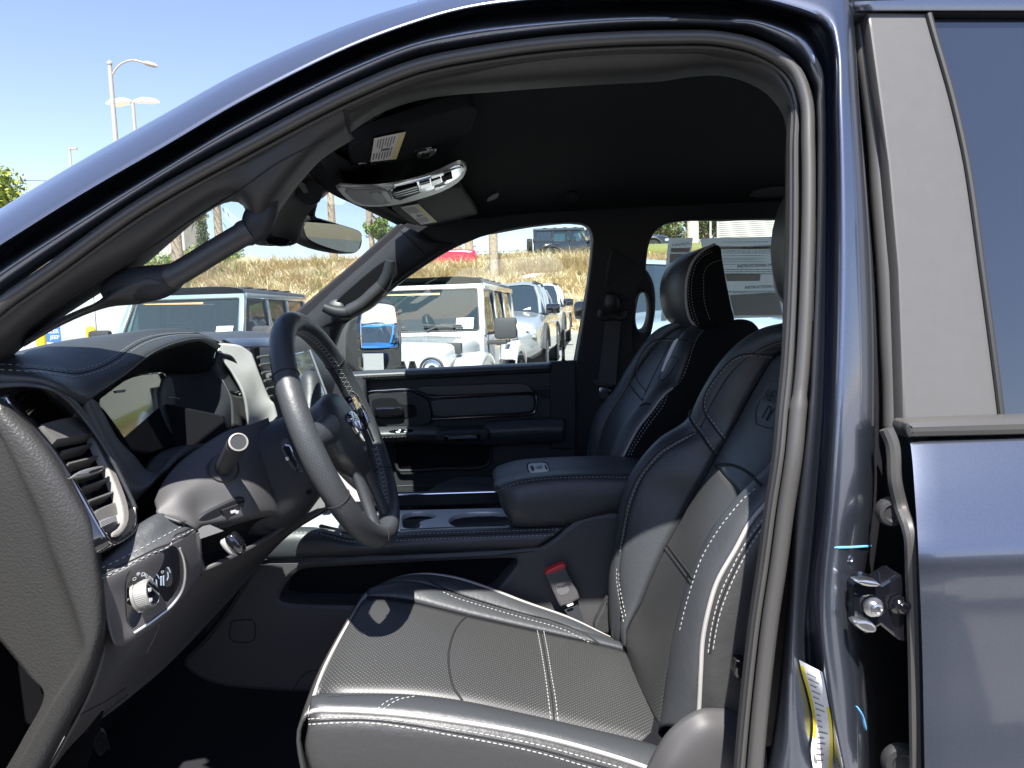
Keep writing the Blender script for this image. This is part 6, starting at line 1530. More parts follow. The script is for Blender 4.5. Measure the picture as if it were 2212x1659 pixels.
# painted bay lines
for k in range(-4, 6):
    x = 1.2 + 2.9 * k
    o = MB().plate([Vector((x + a, y, zg(0, y) + .006)) for a, y in ((0, 4.6), (.1, 4.6), (.1, 8), (0, 8))], (0, 0, 1), .004).build('bay_line', M['white'], None, smooth=False); o['kind'] = 'structure'
nz = np.random.default_rng(3)
hx = np.concatenate([[-600, -300, -150], np.arange(-80, 90, 1.6), [150, 300, 600]]); hy = np.concatenate([np.arange(26, 40, .7), [42, 46, 52, 60, 75, 100, 160, 300, 700]])
m = MB(); R = []
for y in hy: R.append([Vector((x, y, zg(x, y) + (.16 * nz.standard_normal() * min(1, (y - 26) / 3) if y < 45 else 0) - (0.02 if y > 26 else 0))) for x in hx])
m.grid(R); o = m.build('hillside', M['dirt'], None, auto=180); o['kind'] = 'structure'
m = MB(); m.grid([[Vector((x, y, zg(0, y) + .10)) for x in np.linspace(5.6, 40, 12)] for y in np.arange(36, 44, .5)]); o = m.build('lawn', M['lawn'], None); o['kind'] = 'structure'; solid(o, .5)

def grass(name, n, xr, yr, h, cols, blades=11, lean=.5, spread=.12, dens=None):
    """tufts of bent blades, one mesh"""
    X = nz.uniform(*xr, n); Y = yr[0] + (yr[1] - yr[0]) * nz.random(n)
    if dens: k = dens(X, Y) > nz.random(n); X, Y = X[k], Y[k]
    n = len(X); Z = np.array([zg(0, y) for y in Y]) - .03
    B = n * blades
    bx, by, bz = (np.repeat(q, blades) for q in (X, Y, Z))
    ang = nz.uniform(0, 2 * np.pi, B); H = h * nz.uniform(.5, 1.15, B) * np.repeat(nz.uniform(.6, 1.2, n), blades); ln = lean * H * nz.uniform(.2, 1.3, B); w = .007 + .011 * nz.random(B)
    r0 = spread * nz.random(B); px, py = np.cos(ang), np.sin(ang); qx = -py
    base = np.stack([bx + px * r0, by + py * r0, bz], 1); up = np.array([0, 0, 1.])
    side_ = np.stack([qx, px, 0 * px], 1) * w[:, None]; d = np.stack([px, py, 0 * px], 1)
    mid = base + d * (ln * .35)[:, None] + up * (H * .65)[:, None]; tip = base + d * ln[:, None] + up * (H * .95)[:, None]
    V = np.stack([base - side_, base + side_, mid + side_ * .8, mid - side_ * .8, tip], 1).reshape(-1, 3)
    i = np.arange(B) * 5
    me = bpy.data.meshes.new(name)
    loops = np.concatenate([np.stack([i, i + 1, i + 2, i + 3], 1), ], 0).ravel(); tri = np.stack([i + 3, i + 2, i + 4], 1).ravel()
    me.vertices.add(len(V)); me.vertices.foreach_set('co', V.ravel())
    me.loops.add(len(loops) + len(tri)); me.loops.foreach_set('vertex_index', np.concatenate([loops, tri]))
    me.polygons.add(2 * B)
    me.polygons.foreach_set('loop_start', np.concatenate([np.arange(B) * 4, 4 * B + np.arange(B) * 3]))
    mi = np.repeat(nz.integers(0, len(cols), n), blades); me.polygons.foreach_set('material_index', np.concatenate([mi, mi]))
    for c_ in cols: me.materials.append(c_)
    me.update(calc_edges=True)
    o = bpy.data.objects.new(name, me); COL.objects.link(o); o['kind'] = 'stuff'
    return o
def gm(n, c_):
    m = mat(n, c_, .8); nt = m.node_tree; b = nt.nodes['Principled BSDF']; return m
dry = [gm('dry_grass_straw', (.70, .60, .40)), gm('dry_grass_gold', (.62, .51, .30)), gm('dry_grass_pale', (.74, .66, .48)), gm('dry_grass_brown', (.48, .37, .22))]
grn = [gm('grass_green', (.22, .27, .06)), gm('grass_olive', (.34, .33, .10)), dry[1]]
grass('dry_grass', 7600, (-26, 20), (26.6, 37.4), .62, dry, blades=30, lean=1.15, spread=.2, dens=lambda X, Y: ((X < 5.4) | (Y < 36.1)) * np.clip(.15 + .13 * (Y - 26.5) + .35 * np.sin(X * 1.3 + Y) * np.sin(Y * .9), 0, 1))
grass('green_grass', 1300, (-26, 5.2), (36.5, 39.5), .34, grn, lean=.9)
grass('lawn_grass', 3000, (5.6, 14), (36, 40), .10, [grn[0], grn[1]], blades=14)
grass('tall_dry_grass', 420, (1.3, 5.6), (33.6, 34.8), 1.0, dry, blades=16, lean=.8)
grass('tall_dry_grass', 330, (-5, -.6), (33.2, 34.4), .85, dry, blades=16, lean=.8)
grass('green_grass', 900, (-16, -7.5), (29, 38), .7, grn, dens=lambda X, Y: .35 + .4 * np.sin(X * 1.9) * np.sin(Y * 1.1))

# ---------------------------------------------------------------- vehicles (built along +x, copied into place)
def wheel_(root, x, y, r=.37, w=.24, big=False):
    s = 1 if y > 0 else -1
    t = MB().lathe([(-w / 2, r * .66), (-w / 2, r * .9), (-w * .36, r), (w * .36, r), (w / 2, r * .9), (w / 2, r * .66)], (x, y, r), (0, 1, 0), 28).build('wheel', M['tyre'], root)
    MB().lathe([(0, r * .64), (s * .01, r * .6), (s * .02, .05), (s * .04, .04)], (x, y + s * w * .44, r), (0, 1, 0), 20).build('rim', M['rim'], t)
    g = MB()
    for k in range(6):
        a = k * math.pi / 3; g.tube([Vector((x + .05 * math.cos(a), y + s * w * .47, r + .05 * math.sin(a))), Vector((x + r * .58 * math.cos(a), y + s * w * .46, r + r * .58 * math.sin(a)))], .028, 6)
    g.build('rim_spokes', M['rim'], t, kind='stuff')
def loftx(rows, nseg=12): return surf_rows(rows, 26, nseg)

def boxy(label, at, heading, pm, top, group, sticker_text='26173', scale=1.0):
    """upright off-road wagon with a folding windshield"""
    r = thing('off_road_wagon', label, 'off-road vehicle', at, heading, group, scale)
    MB().rbox((-2.15, -.78, .55), (.75, .78, 1.17), .05).build('body', pm, r)
    hd_ = []
    for x, hw, z in ((.66, .75, 1.17), (1.0, .73, 1.17), (1.5, .68, 1.145), (1.88, .62, 1.11), (1.98, .60, 1.06)):
        hd_.append([Vector((x, y * hw, zz)) for y, zz in ((-1, .72), (-1, .98), (-.97, z - .03), (-.8, z - .004), (-.4, z + .014), (0, z + .02), (.4, z + .014), (.8, z - .004), (.97, z - .03), (1, .98), (1, .72))])
    hd_.append([p + Vector((.02, 0, -.05)) * 1 for p in hd_[-1]])
    MB().grid(surf_rows(hd_, 40, 20)).build('hood', pm, r, auto=50)
    # grille wall with seven slots and round lamps
    g0 = MB().plate([Vector((2.0, y, z)) for y, z in chaikin([(-.63, .62), (.63, .62), (.66, .95), (.55, 1.075), (0, 1.09), (-.55, 1.075), (-.66, .95)], 2)], (1, 0, 0), .08, .02).build('grille', pm, r)
    for k in range(7):
        y = -.30 + .1 * k
        MB().plate([Vector((2.008, y + a, z)) for a, z in chaikin([(-.04, .70), (.04, .70), (.04, .98), (-.04, .98)], 2)], (1, 0, 0), .01, .004).build('slot', M['black'], g0)
        MB().tube([Vector((2.012, y + a, z)) for a, z in chaikin([(-.04, .70), (.04, .70), (.04, .98), (-.04, .98)], 1)], .006, 6, closed=True).build('slot_rim', M['plast'], g0)
    for s in (-1, 1):
        l_ = MB().lathe([(0, .115), (.03, .112), (.035, .09), (.01, .085), (.02, .03), (.02, .001)], (2.0, s * .49, .90), (1, 0, 0), 26).build('headlight', M['lamp'], r)
        MB().tube([Vector((2.03, s * .49 + .108 * math.cos(t), .90 + .108 * math.sin(t))) for t in np.linspace(0, 6.28, 28, endpoint=False)], .014, 6, closed=True).build('lamp_ring', M['plast'], l_)
        MB().lathe([(0, .045), (.02, .04), (.025, .001)], (2.0, s * .49, .90), (1, 0, 0), 16).build('lamp_bulb', M['gloss'], l_)
        fx = np.linspace(-.52, .52, 15)
        for x0, nm in ((1.42, 'front_fender'), (-1.42, 'rear_fender')):
            a = [[Vector((x0 + (.60 * q / .52) * 1.0, s * (.66 if k == 0 else .93 if k < 3 else .92), .80 + (.22 * (1 - abs(q / .52) ** 2.2)) - (.0 if k == 0 else .02 if k == 1 else .06 if k == 2 else .14))) for q in fx] for k in range(4)]
            MB().grid(surf_rows(a, 30, 8)).build(nm, pm if nm[0] == 'f' else pm, r, auto=60).modifiers.new('thickness', 'SOLIDIFY').thickness = .02
            wheel_(r, x0, s * .80, .39, .25)
        MB().rbox((1.62, s * .60 - .05, 1.02), (1.70, s * .66 + .05, 1.13), .015).build('hood_latch', M['plast'], r)
        # side frame: pillars, doors, windows
        for a, b in (((.62, 1.17), (.30, 1.74)), ((-.42, 1.17), (-.42, 1.76)), ((-1.22, 1.17), (-1.22, 1.76)), ((-2.10, 1.17), (-2.06, 1.74))):
            MB().rbox((-.05, -.03, 0), (.05, .03, 1), .012, Matrix(((1, 0, b[0] - a[0], a[0]), (0, 1, -s * .07, s * .745), (0, 0, b[1] - a[1], a[1]), (0, 0, 0, 1)))).build('pillar', pm, r)
        MB().rbox((-2.1, s * .70 - .03, 1.70), (.32, s * .70 + .03, 1.77), .015).build('roof_rail', pm, r)
        for x0, x1, w in ((.40, -.36, 0), (-.48, -1.16, 0), (-1.28, -2.04, 1)):
            xt = .18 if x0 > 0 else x0
            q = [Vector((x0, s * .742, 1.19)), Vector((x1, s * .742, 1.19)), Vector((x1, s * .682, 1.69)), Vector((xt, s * .682, 1.69))]
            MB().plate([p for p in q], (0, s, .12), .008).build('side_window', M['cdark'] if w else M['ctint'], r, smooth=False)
            if not w:
                MB().tube([p + Vector((0, s * .006, 0)) for p in q], .012, 6, closed=True).build('window_seal', M['plast'], r)
                MB().rbox((x1 + .04, s * .79 - .02, 1.02), (x1 + .22, s * .79 + .025, 1.06), .012).build('door_handle', M['plast'], r)
        for x_ in (.50, -.42, -1.25):
            MB().rbox((x_ - .006, s * .782 - .003, .58), (x_ + .006, s * .782 + .003, 1.17), .002).build('door_gap', M['black'], r)
        mm = MB().rbox((.50, s * .99 - .13, 1.12), (.60, s * .99 + .13, 1.36), .04).build('mirror', M['plast'], r)
        MB().rbox((.492, s * .99 - .10, 1.14), (.502, s * .99 + .10, 1.34), .003).build('mirror_glass', M['mirror'], mm)
        MB().rbox((.48, s * .74 - .02, 1.06), (.58, s * .98 + .02, 1.11), .015).build('mirror_arm', M['plast'], mm)
        st_ = MB().rbox((-.25, s * .36 - .24, .9), (-.05, s * .36 + .24, 1.42), .06).rbox((-.27, s * .36 - .13, 1.44), (-.15, s * .36 + .13, 1.64), .05); st_.build('seat', M['seatd'], r, kind='stuff')
    MB().tube([Vector((.28 + .08 * math.sin(t) * .4, .36 + .18 * math.cos(t), 1.12 + .17 * math.sin(t))) for t in np.linspace(0, 6.28, 24, endpoint=False)], .016, 8, closed=True).build('steering_wheel', M['plast'], r)
    # windshield frame and glass
    f = lambda y, t, h=0: Vector((.66 - .36 * t + .85 * h, y, 1.165 + .60 * t + .5 * h))
    ol = [(-.76, 0), (.76, 0), (.70, 1), (-.70, 1)]; gl = chaikin([(-.60, .10), (.60, .10), (.70, .10), (.692, .20), (.655, .80), (.645, .90), (.55, .90), (-.55, .90), (-.645, .90), (-.655, .80), (-.692, .20), (-.70, .10)], 2)
    MB().plate([f(y, t) for y, t in ol], (.85, 0, .5), .05, .012, [[f(y, t) for y, t in gl]]).build('windshield_frame', pm, r)
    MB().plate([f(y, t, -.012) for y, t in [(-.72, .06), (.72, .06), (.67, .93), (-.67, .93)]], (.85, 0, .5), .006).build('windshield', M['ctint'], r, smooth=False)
    MB().tube([f(y, t, .004) for y, t in gl], .010, 6, closed=True).build('windshield_seal', M['plast'], r)
    MB().tube([f(.10, .10, .02), f(.28, .20, .03), f(.50, .18, .03)], .012, 6).tube([f(.52, .14, .03), f(.05, .20, .03)], .012, 5).build('wiper', M['plast'], r)
    MB().tube([f(-.62, .10, .02), f(-.42, .20, .03), f(-.15, .16, .03)], .012, 6).build('wiper', M['plast'], r)
    MB().lathe([(0, .02), (.02, .018), (.025, .008)], (1.2, .0, 1.165), (0, 0, 1), 8).build('washer_jet', M['plast'], r)
    MB().plate([f(y, t, -.02) for y, t in [(-.1, .80), (.1, .80), (.09, .86), (-.09, .86)]], (.85, 0, .5), .02).build('sensor', M['seatd'], r, smooth=False)
    MB().plate([f(y, t, -.002) for y, t in [(-.56, .84), (.2, .84), (.2, .80), (-.5, .82)]], (.85, 0, .5), .003).build('glass_tint_band', mat('amber_band', (.45, .26, .08), .5), r, smooth=False)
    sk2 = MB(); sk2.plate([f(y, t, .012) for y, t in [(.43, .13), (.63, .13), (.63, .33), (.43, .33)]], (.85, 0, .5), .003); sk2.cur = 1
    sk2.text(sticker_text, f(.53, .275, .012), Vector((0, 1, 0)), Vector((-.36, 0, .6)), .068, lift=.004); sk2.text('IFSWE', f(.53, .185, .012), Vector((0, 1, 0)), Vector((-.36, 0, .6)), .05, lift=.004)
    sk2.build('stock_sticker', [M['paper'], M['ink']], r, smooth=False)
    # roof, tail
    MB().grid(surf_rows([[Vector((x, y * .715, z)) for y, z in ((-1, 1.72), (-.97, 1.80), (-.8, 1.835), (0, 1.85), (.8, 1.835), (.97, 1.80), (1, 1.72))] for x in (.34, .31, -.4, -1.1, -2.0, -2.12, -2.15)], 24, 24)).build('roof', top, r, auto=60)
    for k in range(4): MB().rbox((.0 - .5 * k - .2, -.62, 1.838), (.0 - .5 * k, .62, 1.856), .006).build('roof_rib', top, r)
    MB().rbox((-2.18, -.70, 1.15), (-2.10, .70, 1.78), .03).build('tail_frame', pm, r)
    MB().lathe([(-.14, .20), (-.14, .36), (-.1, .39), (.08, .39), (.12, .36), (.12, .2)], (-2.34, 0, 1.02), (1, 0, 0), 26).build('spare_wheel', M['tyre'], r)
    MB().rbox((1.98, -.80, .48), (2.22, .80, .68), .04).build('bumper', M['plast'], r); MB().rbox((-2.38, -.76, .48), (-2.12, .76, .66), .04).build('bumper', M['plast'], r)
    return r

def car(name, label, cat, at, heading, pm, kind='suv', group=None, scale=1.0, mirror=None):
    """rounded wagon or pickup: lofted body, glasshouse, wheels, lamps"""
    r = thing(name, label, cat, at, heading, group, scale)
    if kind == 'suv':
        S = [(2.38, .62, .45, .78, .70), (2.30, .84, .36, .92, .86), (2.0, .93, .30, 1.0, .90), (1.2, .97, .28, 1.08, .88), (.9, .97, .28, 1.11, .88), (0, .98, .28, 1.13, .90), (-1.4, .98, .28, 1.16, .90), (-2.2, .95, .32, 1.18, .86), (-2.42, .86, .45, 1.12, .80)]
        G = [(.98, .86, 1.11, 1.12), (.35, .72, 1.12, 1.66), (-.3, .70, 1.13, 1.735), (-1.3, .70, 1.15, 1.73), (-2.0, .68, 1.16, 1.68), (-2.35, .74, 1.17, 1.24)]; wb = 1.48
    else:
        S = [(2.85, .80, .55, 1.0, .86), (2.78, .95, .45, 1.14, .90), (2.4, .99, .42, 1.20, .90), (1.3, 1.0, .42, 1.26, .88), (1.0, 1.0, .42, 1.27, .92), (0, 1.0, .42, 1.28, .93), (-1.2, 1.0, .42, 1.29, .93), (-2.8, 1.0, .46, 1.30, .95), (-2.95, .95, .55, 1.26, .92)]
        G = [(1.05, .88, 1.27, 1.28), (.35, .76, 1.28, 1.86), (-.3, .74, 1.28, 1.93), (-.9, .74, 1.29, 1.93), (-1.25, .76, 1.29, 1.86), (-1.36, .84, 1.29, 1.30)]; wb = 1.85
    rows = []
    for x, hw, z0, z1, tw in S:
        rows.append([Vector((x, s * w, z)) for s, w, z in ((-1, hw * .80, z0), (-1, hw * .97, z0 + .1), (-1, hw, (z0 + z1) / 2 + .05), (-1, hw * .96, z1 - .06), (-1, hw * tw * .9, z1 + .0), (-1, hw * .45, z1 + .05), (1, 0, z1 + .06), (1, hw * .45, z1 + .05), (1, hw * tw * .9, z1), (1, hw * .96, z1 - .06), (1, hw, (z0 + z1) / 2 + .05), (1, hw * .97, z0 + .1), (1, hw * .80, z0))])
    nose = [Vector((S[0][0] + .02, p.y * .3, .72 + (p.z - .72) * .4)) for p in rows[0]]
    R = surf_rows([nose] + rows + [[Vector((S[-1][0] - .02, p.y * .3, p.z)) for p in rows[-1]]], 40, 60)
    MB().grid(R).build('body', pm, r, auto=50)
    gh = [[Vector((x, s * w, z)) for s, w, z in ((-1, hw * 1.16 if 0 < i < 5 else hw, zb), (-1, hw * 1.07, zb + (zt - zb) * .6), (-1, hw * .95, zt - .05), (1, 0, zt), (1, hw * .95, zt - .05), (1, hw * 1.07, zb + (zt - zb) * .6), (1, hw * 1.16 if 0 < i < 5 else hw, zb))] for i, (x, hw, zb, zt) in enumerate(G)]
    Rg = surf_rows(gh, 28, 40); MB().grid(Rg).build('glasshouse', M['cdark'], r, auto=70)
    rf_ = [[p + Vector((0, 0, .012)) for p in q[6:22]] for q in Rg if q[14].z > G[1][3] - .03]
    MB().grid(rf_).build('roof', pm, r, auto=70)
    for s in (-1, 1):
        for (x0, z0_), (x1, z1_) in (((G[0][0] - .02, G[0][2]), (G[1][0] + .02, G[1][3] - .03)), ((-.35, G[2][2]), (-.35, G[2][3] - .03)), ((-1.15 if kind == 'suv' else -1.1, G[3][2]), (-1.15 if kind == 'suv' else -1.1, G[3][3] - .05)), ((G[-1][0], G[-1][2]), (G[-2][0], G[-2][3] - .05))):
            w0 = G[2][1] * 1.17; w1 = G[2][1] * .97
            MB().tube([Vector((x0, s * w0, z0_)), Vector((x0 * .4 + x1 * .6, s * (w0 * .4 + w1 * .6 + .03), z0_ * .4 + z1_ * .6)), Vector((x1, s * w1, z1_))], .035, 8).build('pillar', pm if x0 > .5 or kind == 'suv' else M['plast'], r)
        for x in (wb, -wb):
            wheel_(r, x, s * .86, .40 if kind == 'suv' else .42)
            MB().tube([Vector((x + .47 * math.cos(t), s * .965, .42 + .47 * math.sin(t))) for t in np.linspace(.1, math.pi - .1, 16)], .05, 8).build('wheel_arch', M['plast'], r)
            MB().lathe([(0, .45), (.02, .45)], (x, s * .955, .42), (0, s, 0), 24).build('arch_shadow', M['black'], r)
        mm = MB().rbox((.72, s * 1.06 - .14, G[0][2] - .02), (.92, s * 1.06 + .14, G[0][2] + .18), .05).build('mirror', mirror or M['gloss'], r)
        MB().rbox((.716, s * 1.06 - .12, G[0][2] + .0), (.722, s * 1.06 + .12, G[0][2] + .16), .002).build('mirror_glass', M['mirror'], mm)
        MB().tube([Vector((.82, s * .86, G[0][2] - .03)), Vector((.82, s * 1.04, G[0][2] + .02))], .03, 8).build('mirror_arm', M['plast'], mm)
        h0 = S[2][3] - .22
        hl_ = MB().rbox((S[2][0] + .02, s * .74 - .17, h0 - .10), (S[1][0] + .05, s * .74 + .13, h0 + .05), .03).build('headlight', M['lamp'], r)
        MB().rbox((S[1][0] - .1, s * .74 - .14, h0 - .07), (S[1][0] + .055, s * .74 + .0, h0 + .02), .02).build('lamp_core', M['gloss'], hl_)
        MB().rbox((S[-1][0] - .02, s * .78 - .12, 1.0), (S[-1][0] + .12, s * .78 + .12, 1.16), .03).build('tail_light', M['red'], r)
        for x in (-.28, -1.28): MB().rbox((x, s * 1.0 - .03, .92), (x + .2, s * 1.0 + .02, .96), .012).build('door_handle', pm, r)
    MB().rbox((S[1][0], -.55, .50), (S[0][0] + .06, .55, .86), .04).build('grille', M['gloss'], r)
    if kind == 'suv':
        for s in (-1, 1): MB().tube([Vector((.2, s * .62, 1.70)), Vector((.1, s * .62, 1.76)), Vector((-1.7, s * .62, 1.76)), Vector((-1.85, s * .62, 1.70))], .025, 8).build('roof_rail', M['plast'], r)
    MB().plate([Vector((G[0][0] - .06 - .42 * t, y, G[0][3] + .03 + .36 * t)) for y, t in ((.42, .1), (.62, .1), (.61, .28), (.42, .28))], (.65, 0, .75), .004).build('stock_sticker', M['paper'], r, smooth=False)
    return r
PK = 'vehicles parked on the lot'
def at(u, D, dz=0.0, z=None):
    x = W(u, 680, D).x
    return Vector((x, D, (zg(x, D) if z is None else z) + dz))
H = -math.pi / 2
# front windshield bases stand about .66 m ahead of each origin
boxy('white off-road wagon with black roof facing the truck, stock number 26173 on its windshield', at(932, 8.75, 0), H - math.radians(9), M['wpaint'], M['soft'], PK)
boxy('grey green off-road wagon with a dark soft top seen through the windshield', at(434, 9.2, -.03), H - math.radians(2), M['gpaint'], M['soft'], PK, '26085')
car('sport_utility_vehicle', 'silver sport utility vehicle parked right behind the white off-road wagon', 'SUV', at(1092, 15.6, 0), H - math.radians(9), M['spaint'], 'suv', PK, 1.05)
car('sport_utility_vehicle', 'white sport utility vehicle at the end of the row, below the dry grass bank', 'SUV', at(1152, 21.5, 0), H - math.radians(9), M['wpaint'], 'suv', PK, 1.05)
HL = 'vehicles parked on top of the bank'
bj = boxy('black off-road wagon with a spare wheel parked on top of the grass bank', at(1247, 36.4, -.2), 0.0, M['kpaint'], M['kpaint'], HL)
car('pickup_truck', 'red pickup truck with its nose behind the grass on the bank', 'pickup truck', at(926, 36.0, -.35), math.radians(-4), M['rpaint'], 'pickup', HL, .9)
car('sport_utility_vehicle', 'black sport utility vehicle on the lawn beyond the rear passenger window', 'SUV', at(1352, 40.0, .1), math.radians(-8), M['kpaint'], 'suv', HL)
car('sport_utility_vehicle', 'white sport utility vehicle behind the black one on the lawn', 'SUV', at(1362, 44.5, .1), math.radians(-8), M['wpaint'], 'suv', HL)
car('sport_utility_vehicle', 'pale blue grey vehicle seen through the slot of the far pillar handle', 'SUV', at(1455, 9.0, .12), H - math.radians(4), M['lbpaint'], 'suv', PK, 1.08)
car('sport_utility_vehicle', 'tan vehicle with a black mirror beneath the sheet on the rear window', 'SUV', at(1720, 12.0, -.05), H - math.radians(4), mat('tan_car_paint', (.55, .42, .22), .3, coat=1.0), 'suv', PK)
car('sport_utility_vehicle', 'bright blue sport utility vehicle reflected in the passenger door mirror', 'SUV', Vector((21.0, 6.2, 0)), math.radians(215), M['bpaint'], 'suv', PK)
car('pickup_truck', 'black pickup truck reflected in the passenger door mirror behind the blue one', 'pickup truck', Vector((29.5, 6.9, 0)), math.radians(200), M['kpaint'], 'pickup', PK)
car('pickup_truck', 'dark pickup truck in the next bay, mirrored in the lower rear door', 'pickup truck', Vector((.5, -2.9, 0)), math.pi, mat('dark_truck_paint', (.03, .032, .038), .2, coat=1.0), 'pickup', PK)
car('hatchback_car', 'small pale car half hidden by bushes on the bank at left', 'car', at(393, 40.5, -.6), math.radians(190), M['lbpaint'], 'suv', HL, .8)

# ---------------------------------------------------------------- trees and plants
def leaves(name, blobs, n, size, mats_, parent=None, kind=None):
    """leaf-sized faces spread through several clumps: blobs = (centre, radii)"""
    wts = np.array([b[1][0] * b[1][1] * b[1][2] for b in blobs]) ** .7; wts /= wts.sum(); k = nz.choice(len(blobs), n, p=wts)
    c0 = np.array([tuple(b[0]) for b in blobs])[k]; rr = np.array([b[1] for b in blobs])[k]
    d = nz.standard_normal((n, 3)); d /= np.linalg.norm(d, axis=1)[:, None]
    p = c0 + d * rr * (nz.random(n) ** .45)[:, None]
    a = nz.standard_normal((n, 3)); a /= np.linalg.norm(a, axis=1)[:, None]; b = np.cross(a, nz.standard_normal((n, 3))); b /= np.linalg.norm(b, axis=1)[:, None]
    s = size * nz.uniform(.6, 1.3, n)[:, None]
    V = np.stack([p - a * s, p + b * s * .5, p + a * s, p - b * s * .5], 1).reshape(-1, 3)
    F = np.arange(4 * n).reshape(-1, 4)
    o = obj(name, V, F.tolist(), None, parent, smooth=False, mats=mats_, fmat=nz.integers(0, len(mats_), n).tolist(), kind=kind)
    return o
def palm(u, v, D, r=.17, h=17, label='', lean=0.0, mat_=None):
    b = W(u, v, D); b.z = zg(b.x, D) - .1
    t = thing('palm_tree', label, 'palm tree', b, 0, 'palm trees on the bank')
    pth = [Vector((lean * (z / h) ** 2 * h * .05, 0, z)) for z in np.linspace(0, h, 26)]
    MB().tube(pth, [r * (1.25 - .45 * (i / 25) + .05 * (i % 2)) for i in range(26)], 14).build('trunk', mat_ or M['bark'], t)
    m = MB(); top_ = pth[-1]
    for k in range(22):
        a = k * 2.4; el = .9 - 1.5 * (k / 22); pts_ = [top_ + Vector((math.cos(a) * math.cos(el) * q * 2.6, math.sin(a) * math.cos(el) * q * 2.6, math.sin(el) * q * 2.2 - 1.1 * q * q)) for q in np.linspace(0, 1, 7)]
        sd_ = Vector((-math.sin(a), math.cos(a), 0))
        for i in range(6):
            for s in (-1, 1):
                for j in range(2):
                    q = pts_[i].lerp(pts_[i + 1], j / 2); e = q + sd_ * s * .55 * (1 - i / 8) + (pts_[i + 1] - pts_[i]) * .6 + Vector((0, 0, -.15)); m.add([q, q + (pts_[i + 1] - pts_[i]) * .18, e], [(0, 1, 2)])
    m.build('crown', M['leafg'], t, smooth=False)
palm(1067, 572, 33.0, .17, 11, 'thick palm trunk standing alone in front of the pale blue railing')
palm(1013, 530, 44.0, .22, 18, 'palm trunk rising right behind the red pickup truck')
palm(990, 528, 50.0, .2, 19, 'palm trunk at the left end of the railing')
palm(719, 520, 42.0, .2, 7.6, 'slim palm trunk seen through the windshield above the mirror')
palm(384, 560, 33.0, .22, 5.2, 'palm trunk beside the green bushes at the left of the bank')
palm(474, 530, 40.0, .2, 6.2, 'palm trunk right of the cypress, behind the grab handle')
palm(1497, 528, 46.0, .30, 19, 'pale palm trunk before the eucalyptus trees right of the lawn', 0, mat('pale_bark', (.55, .47, .38), .9, bump=(6, .7, .05)))
def tree(name, label, base, blobs, n, size, mats_, trunk=None, tr=.16, group=None):
    t = thing(name, label, 'tree' if 'bush' not in name and 'hedge' not in name else name.split('_')[-1] if 'hedge' in name else 'bush', base, 0, group)
    leaves('crown', blobs, n, size, mats_, t)
    if trunk:
        m = MB().tube(crv([Vector(p) for p in trunk], 14), [tr * (1.2 - .06 * i) for i in range(14)], 10)
        for b in blobs[:6]: m.tube(crv([Vector(trunk[-1]) * .7, Vector(trunk[-1]) * .5 + Vector(b[0]) * .5, Vector(b[0])], 8), [tr * .5, tr * .45, tr * .4, tr * .35, tr * .3, tr * .22, tr * .14, tr * .06], 6)
        m.build('trunk', M['bark'], t, kind=None)
    return t
rb_ = random.Random(11)
def blob(n, c0, R, r):
    return [(Vector((c0[0] + rb_.gauss(0, .5) * R[0], c0[1] + rb_.gauss(0, .5) * R[1], c0[2] + rb_.gauss(0, .5) * R[2])), (r * rb_.uniform(.6, 1.2),) * 3) for _ in range(n)]
b0 = at(-6, 27); LB = [M['leafy'], M['leafg'], gm('lime_leaf', (.24, .28, .04))]
tree('broadleaf_tree', 'bright yellow green tree cut by the left edge above the pillar', b0, blob(16, (0, 0, 5.3), (1.0, 1.0, 1.5), .62), 5200, .10, LB, [(0, 0, 0), (0, .1, 2), (.1, 0, 4.6)], .2)
b0 = at(808, 31)
tree('broadleaf_tree', 'leafy green tree with pale trunk between mirror and passenger visor', b0, blob(9, (-.1, 0, 3.0), (.65, .5, .5), .32), 1500, .09, [M['leafg'], gm('bright_leaf', (.14, .26, .04)), LB[2]], [(0, 0, -.5), (.1, 0, 1.5), (-.1, 0, 4.5)], .17)
b0 = at(450, 40)
tree('cypress_tree', 'narrow dark green cypress behind the grab handle', b0, [(Vector((0, 0, z)), (.28 + .2 * (1 - z / 3), .4, .55)) for z in np.arange(.4, 3.0, .35)], 1500, .08, [M['leafg'], M['euc']], [(0, 0, 0), (0, 0, 1), (0, 0, 2)], .1)
for i, (u, D, w, h, lb) in enumerate(((365, 36, 1.3, .9, 'rounded green bush at the left end of the bank'), (425, 38, 1.6, .8, 'wide light green bush below the cypress'), (500, 39, 1.2, .7, 'low green bush right of the cypress'))):
    tree('green_bush', lb, at(u, D), blob(10, (0, 0, .5), (w * .6, .5, h * .4), .42), 1500, .07, [M['leafg'], M['leafy'], grn[0]], group='bushes on the bank')
for i, (u, D, w, h, lb) in enumerate(((1408, 60, 4.0, 4.1, 'olive grey eucalyptus nearest the far pillar'), (1455, 70, 5.5, 4.9, 'tall eucalyptus above the parked dark vehicle'), (1528, 66, 3.6, 4.4, 'eucalyptus between the pale trunk and the white building'))):
    tree('eucalyptus_tree', lb, at(u, D), blob(16, (0, 0, h), (w * .55, w * .4, 1.5), 1.0) + blob(5, (0, 0, h - 2.2), (w * .6, w * .3, .7), .7), 4800, .16, [M['euc'], M['leafg'], gm('olive_leaf', (.16, .16, .08))], [(0, 0, -.5), (.2, 0, h * .4), (0, 0, h * .8)], .2, 'eucalyptus trees beyond the lawn')
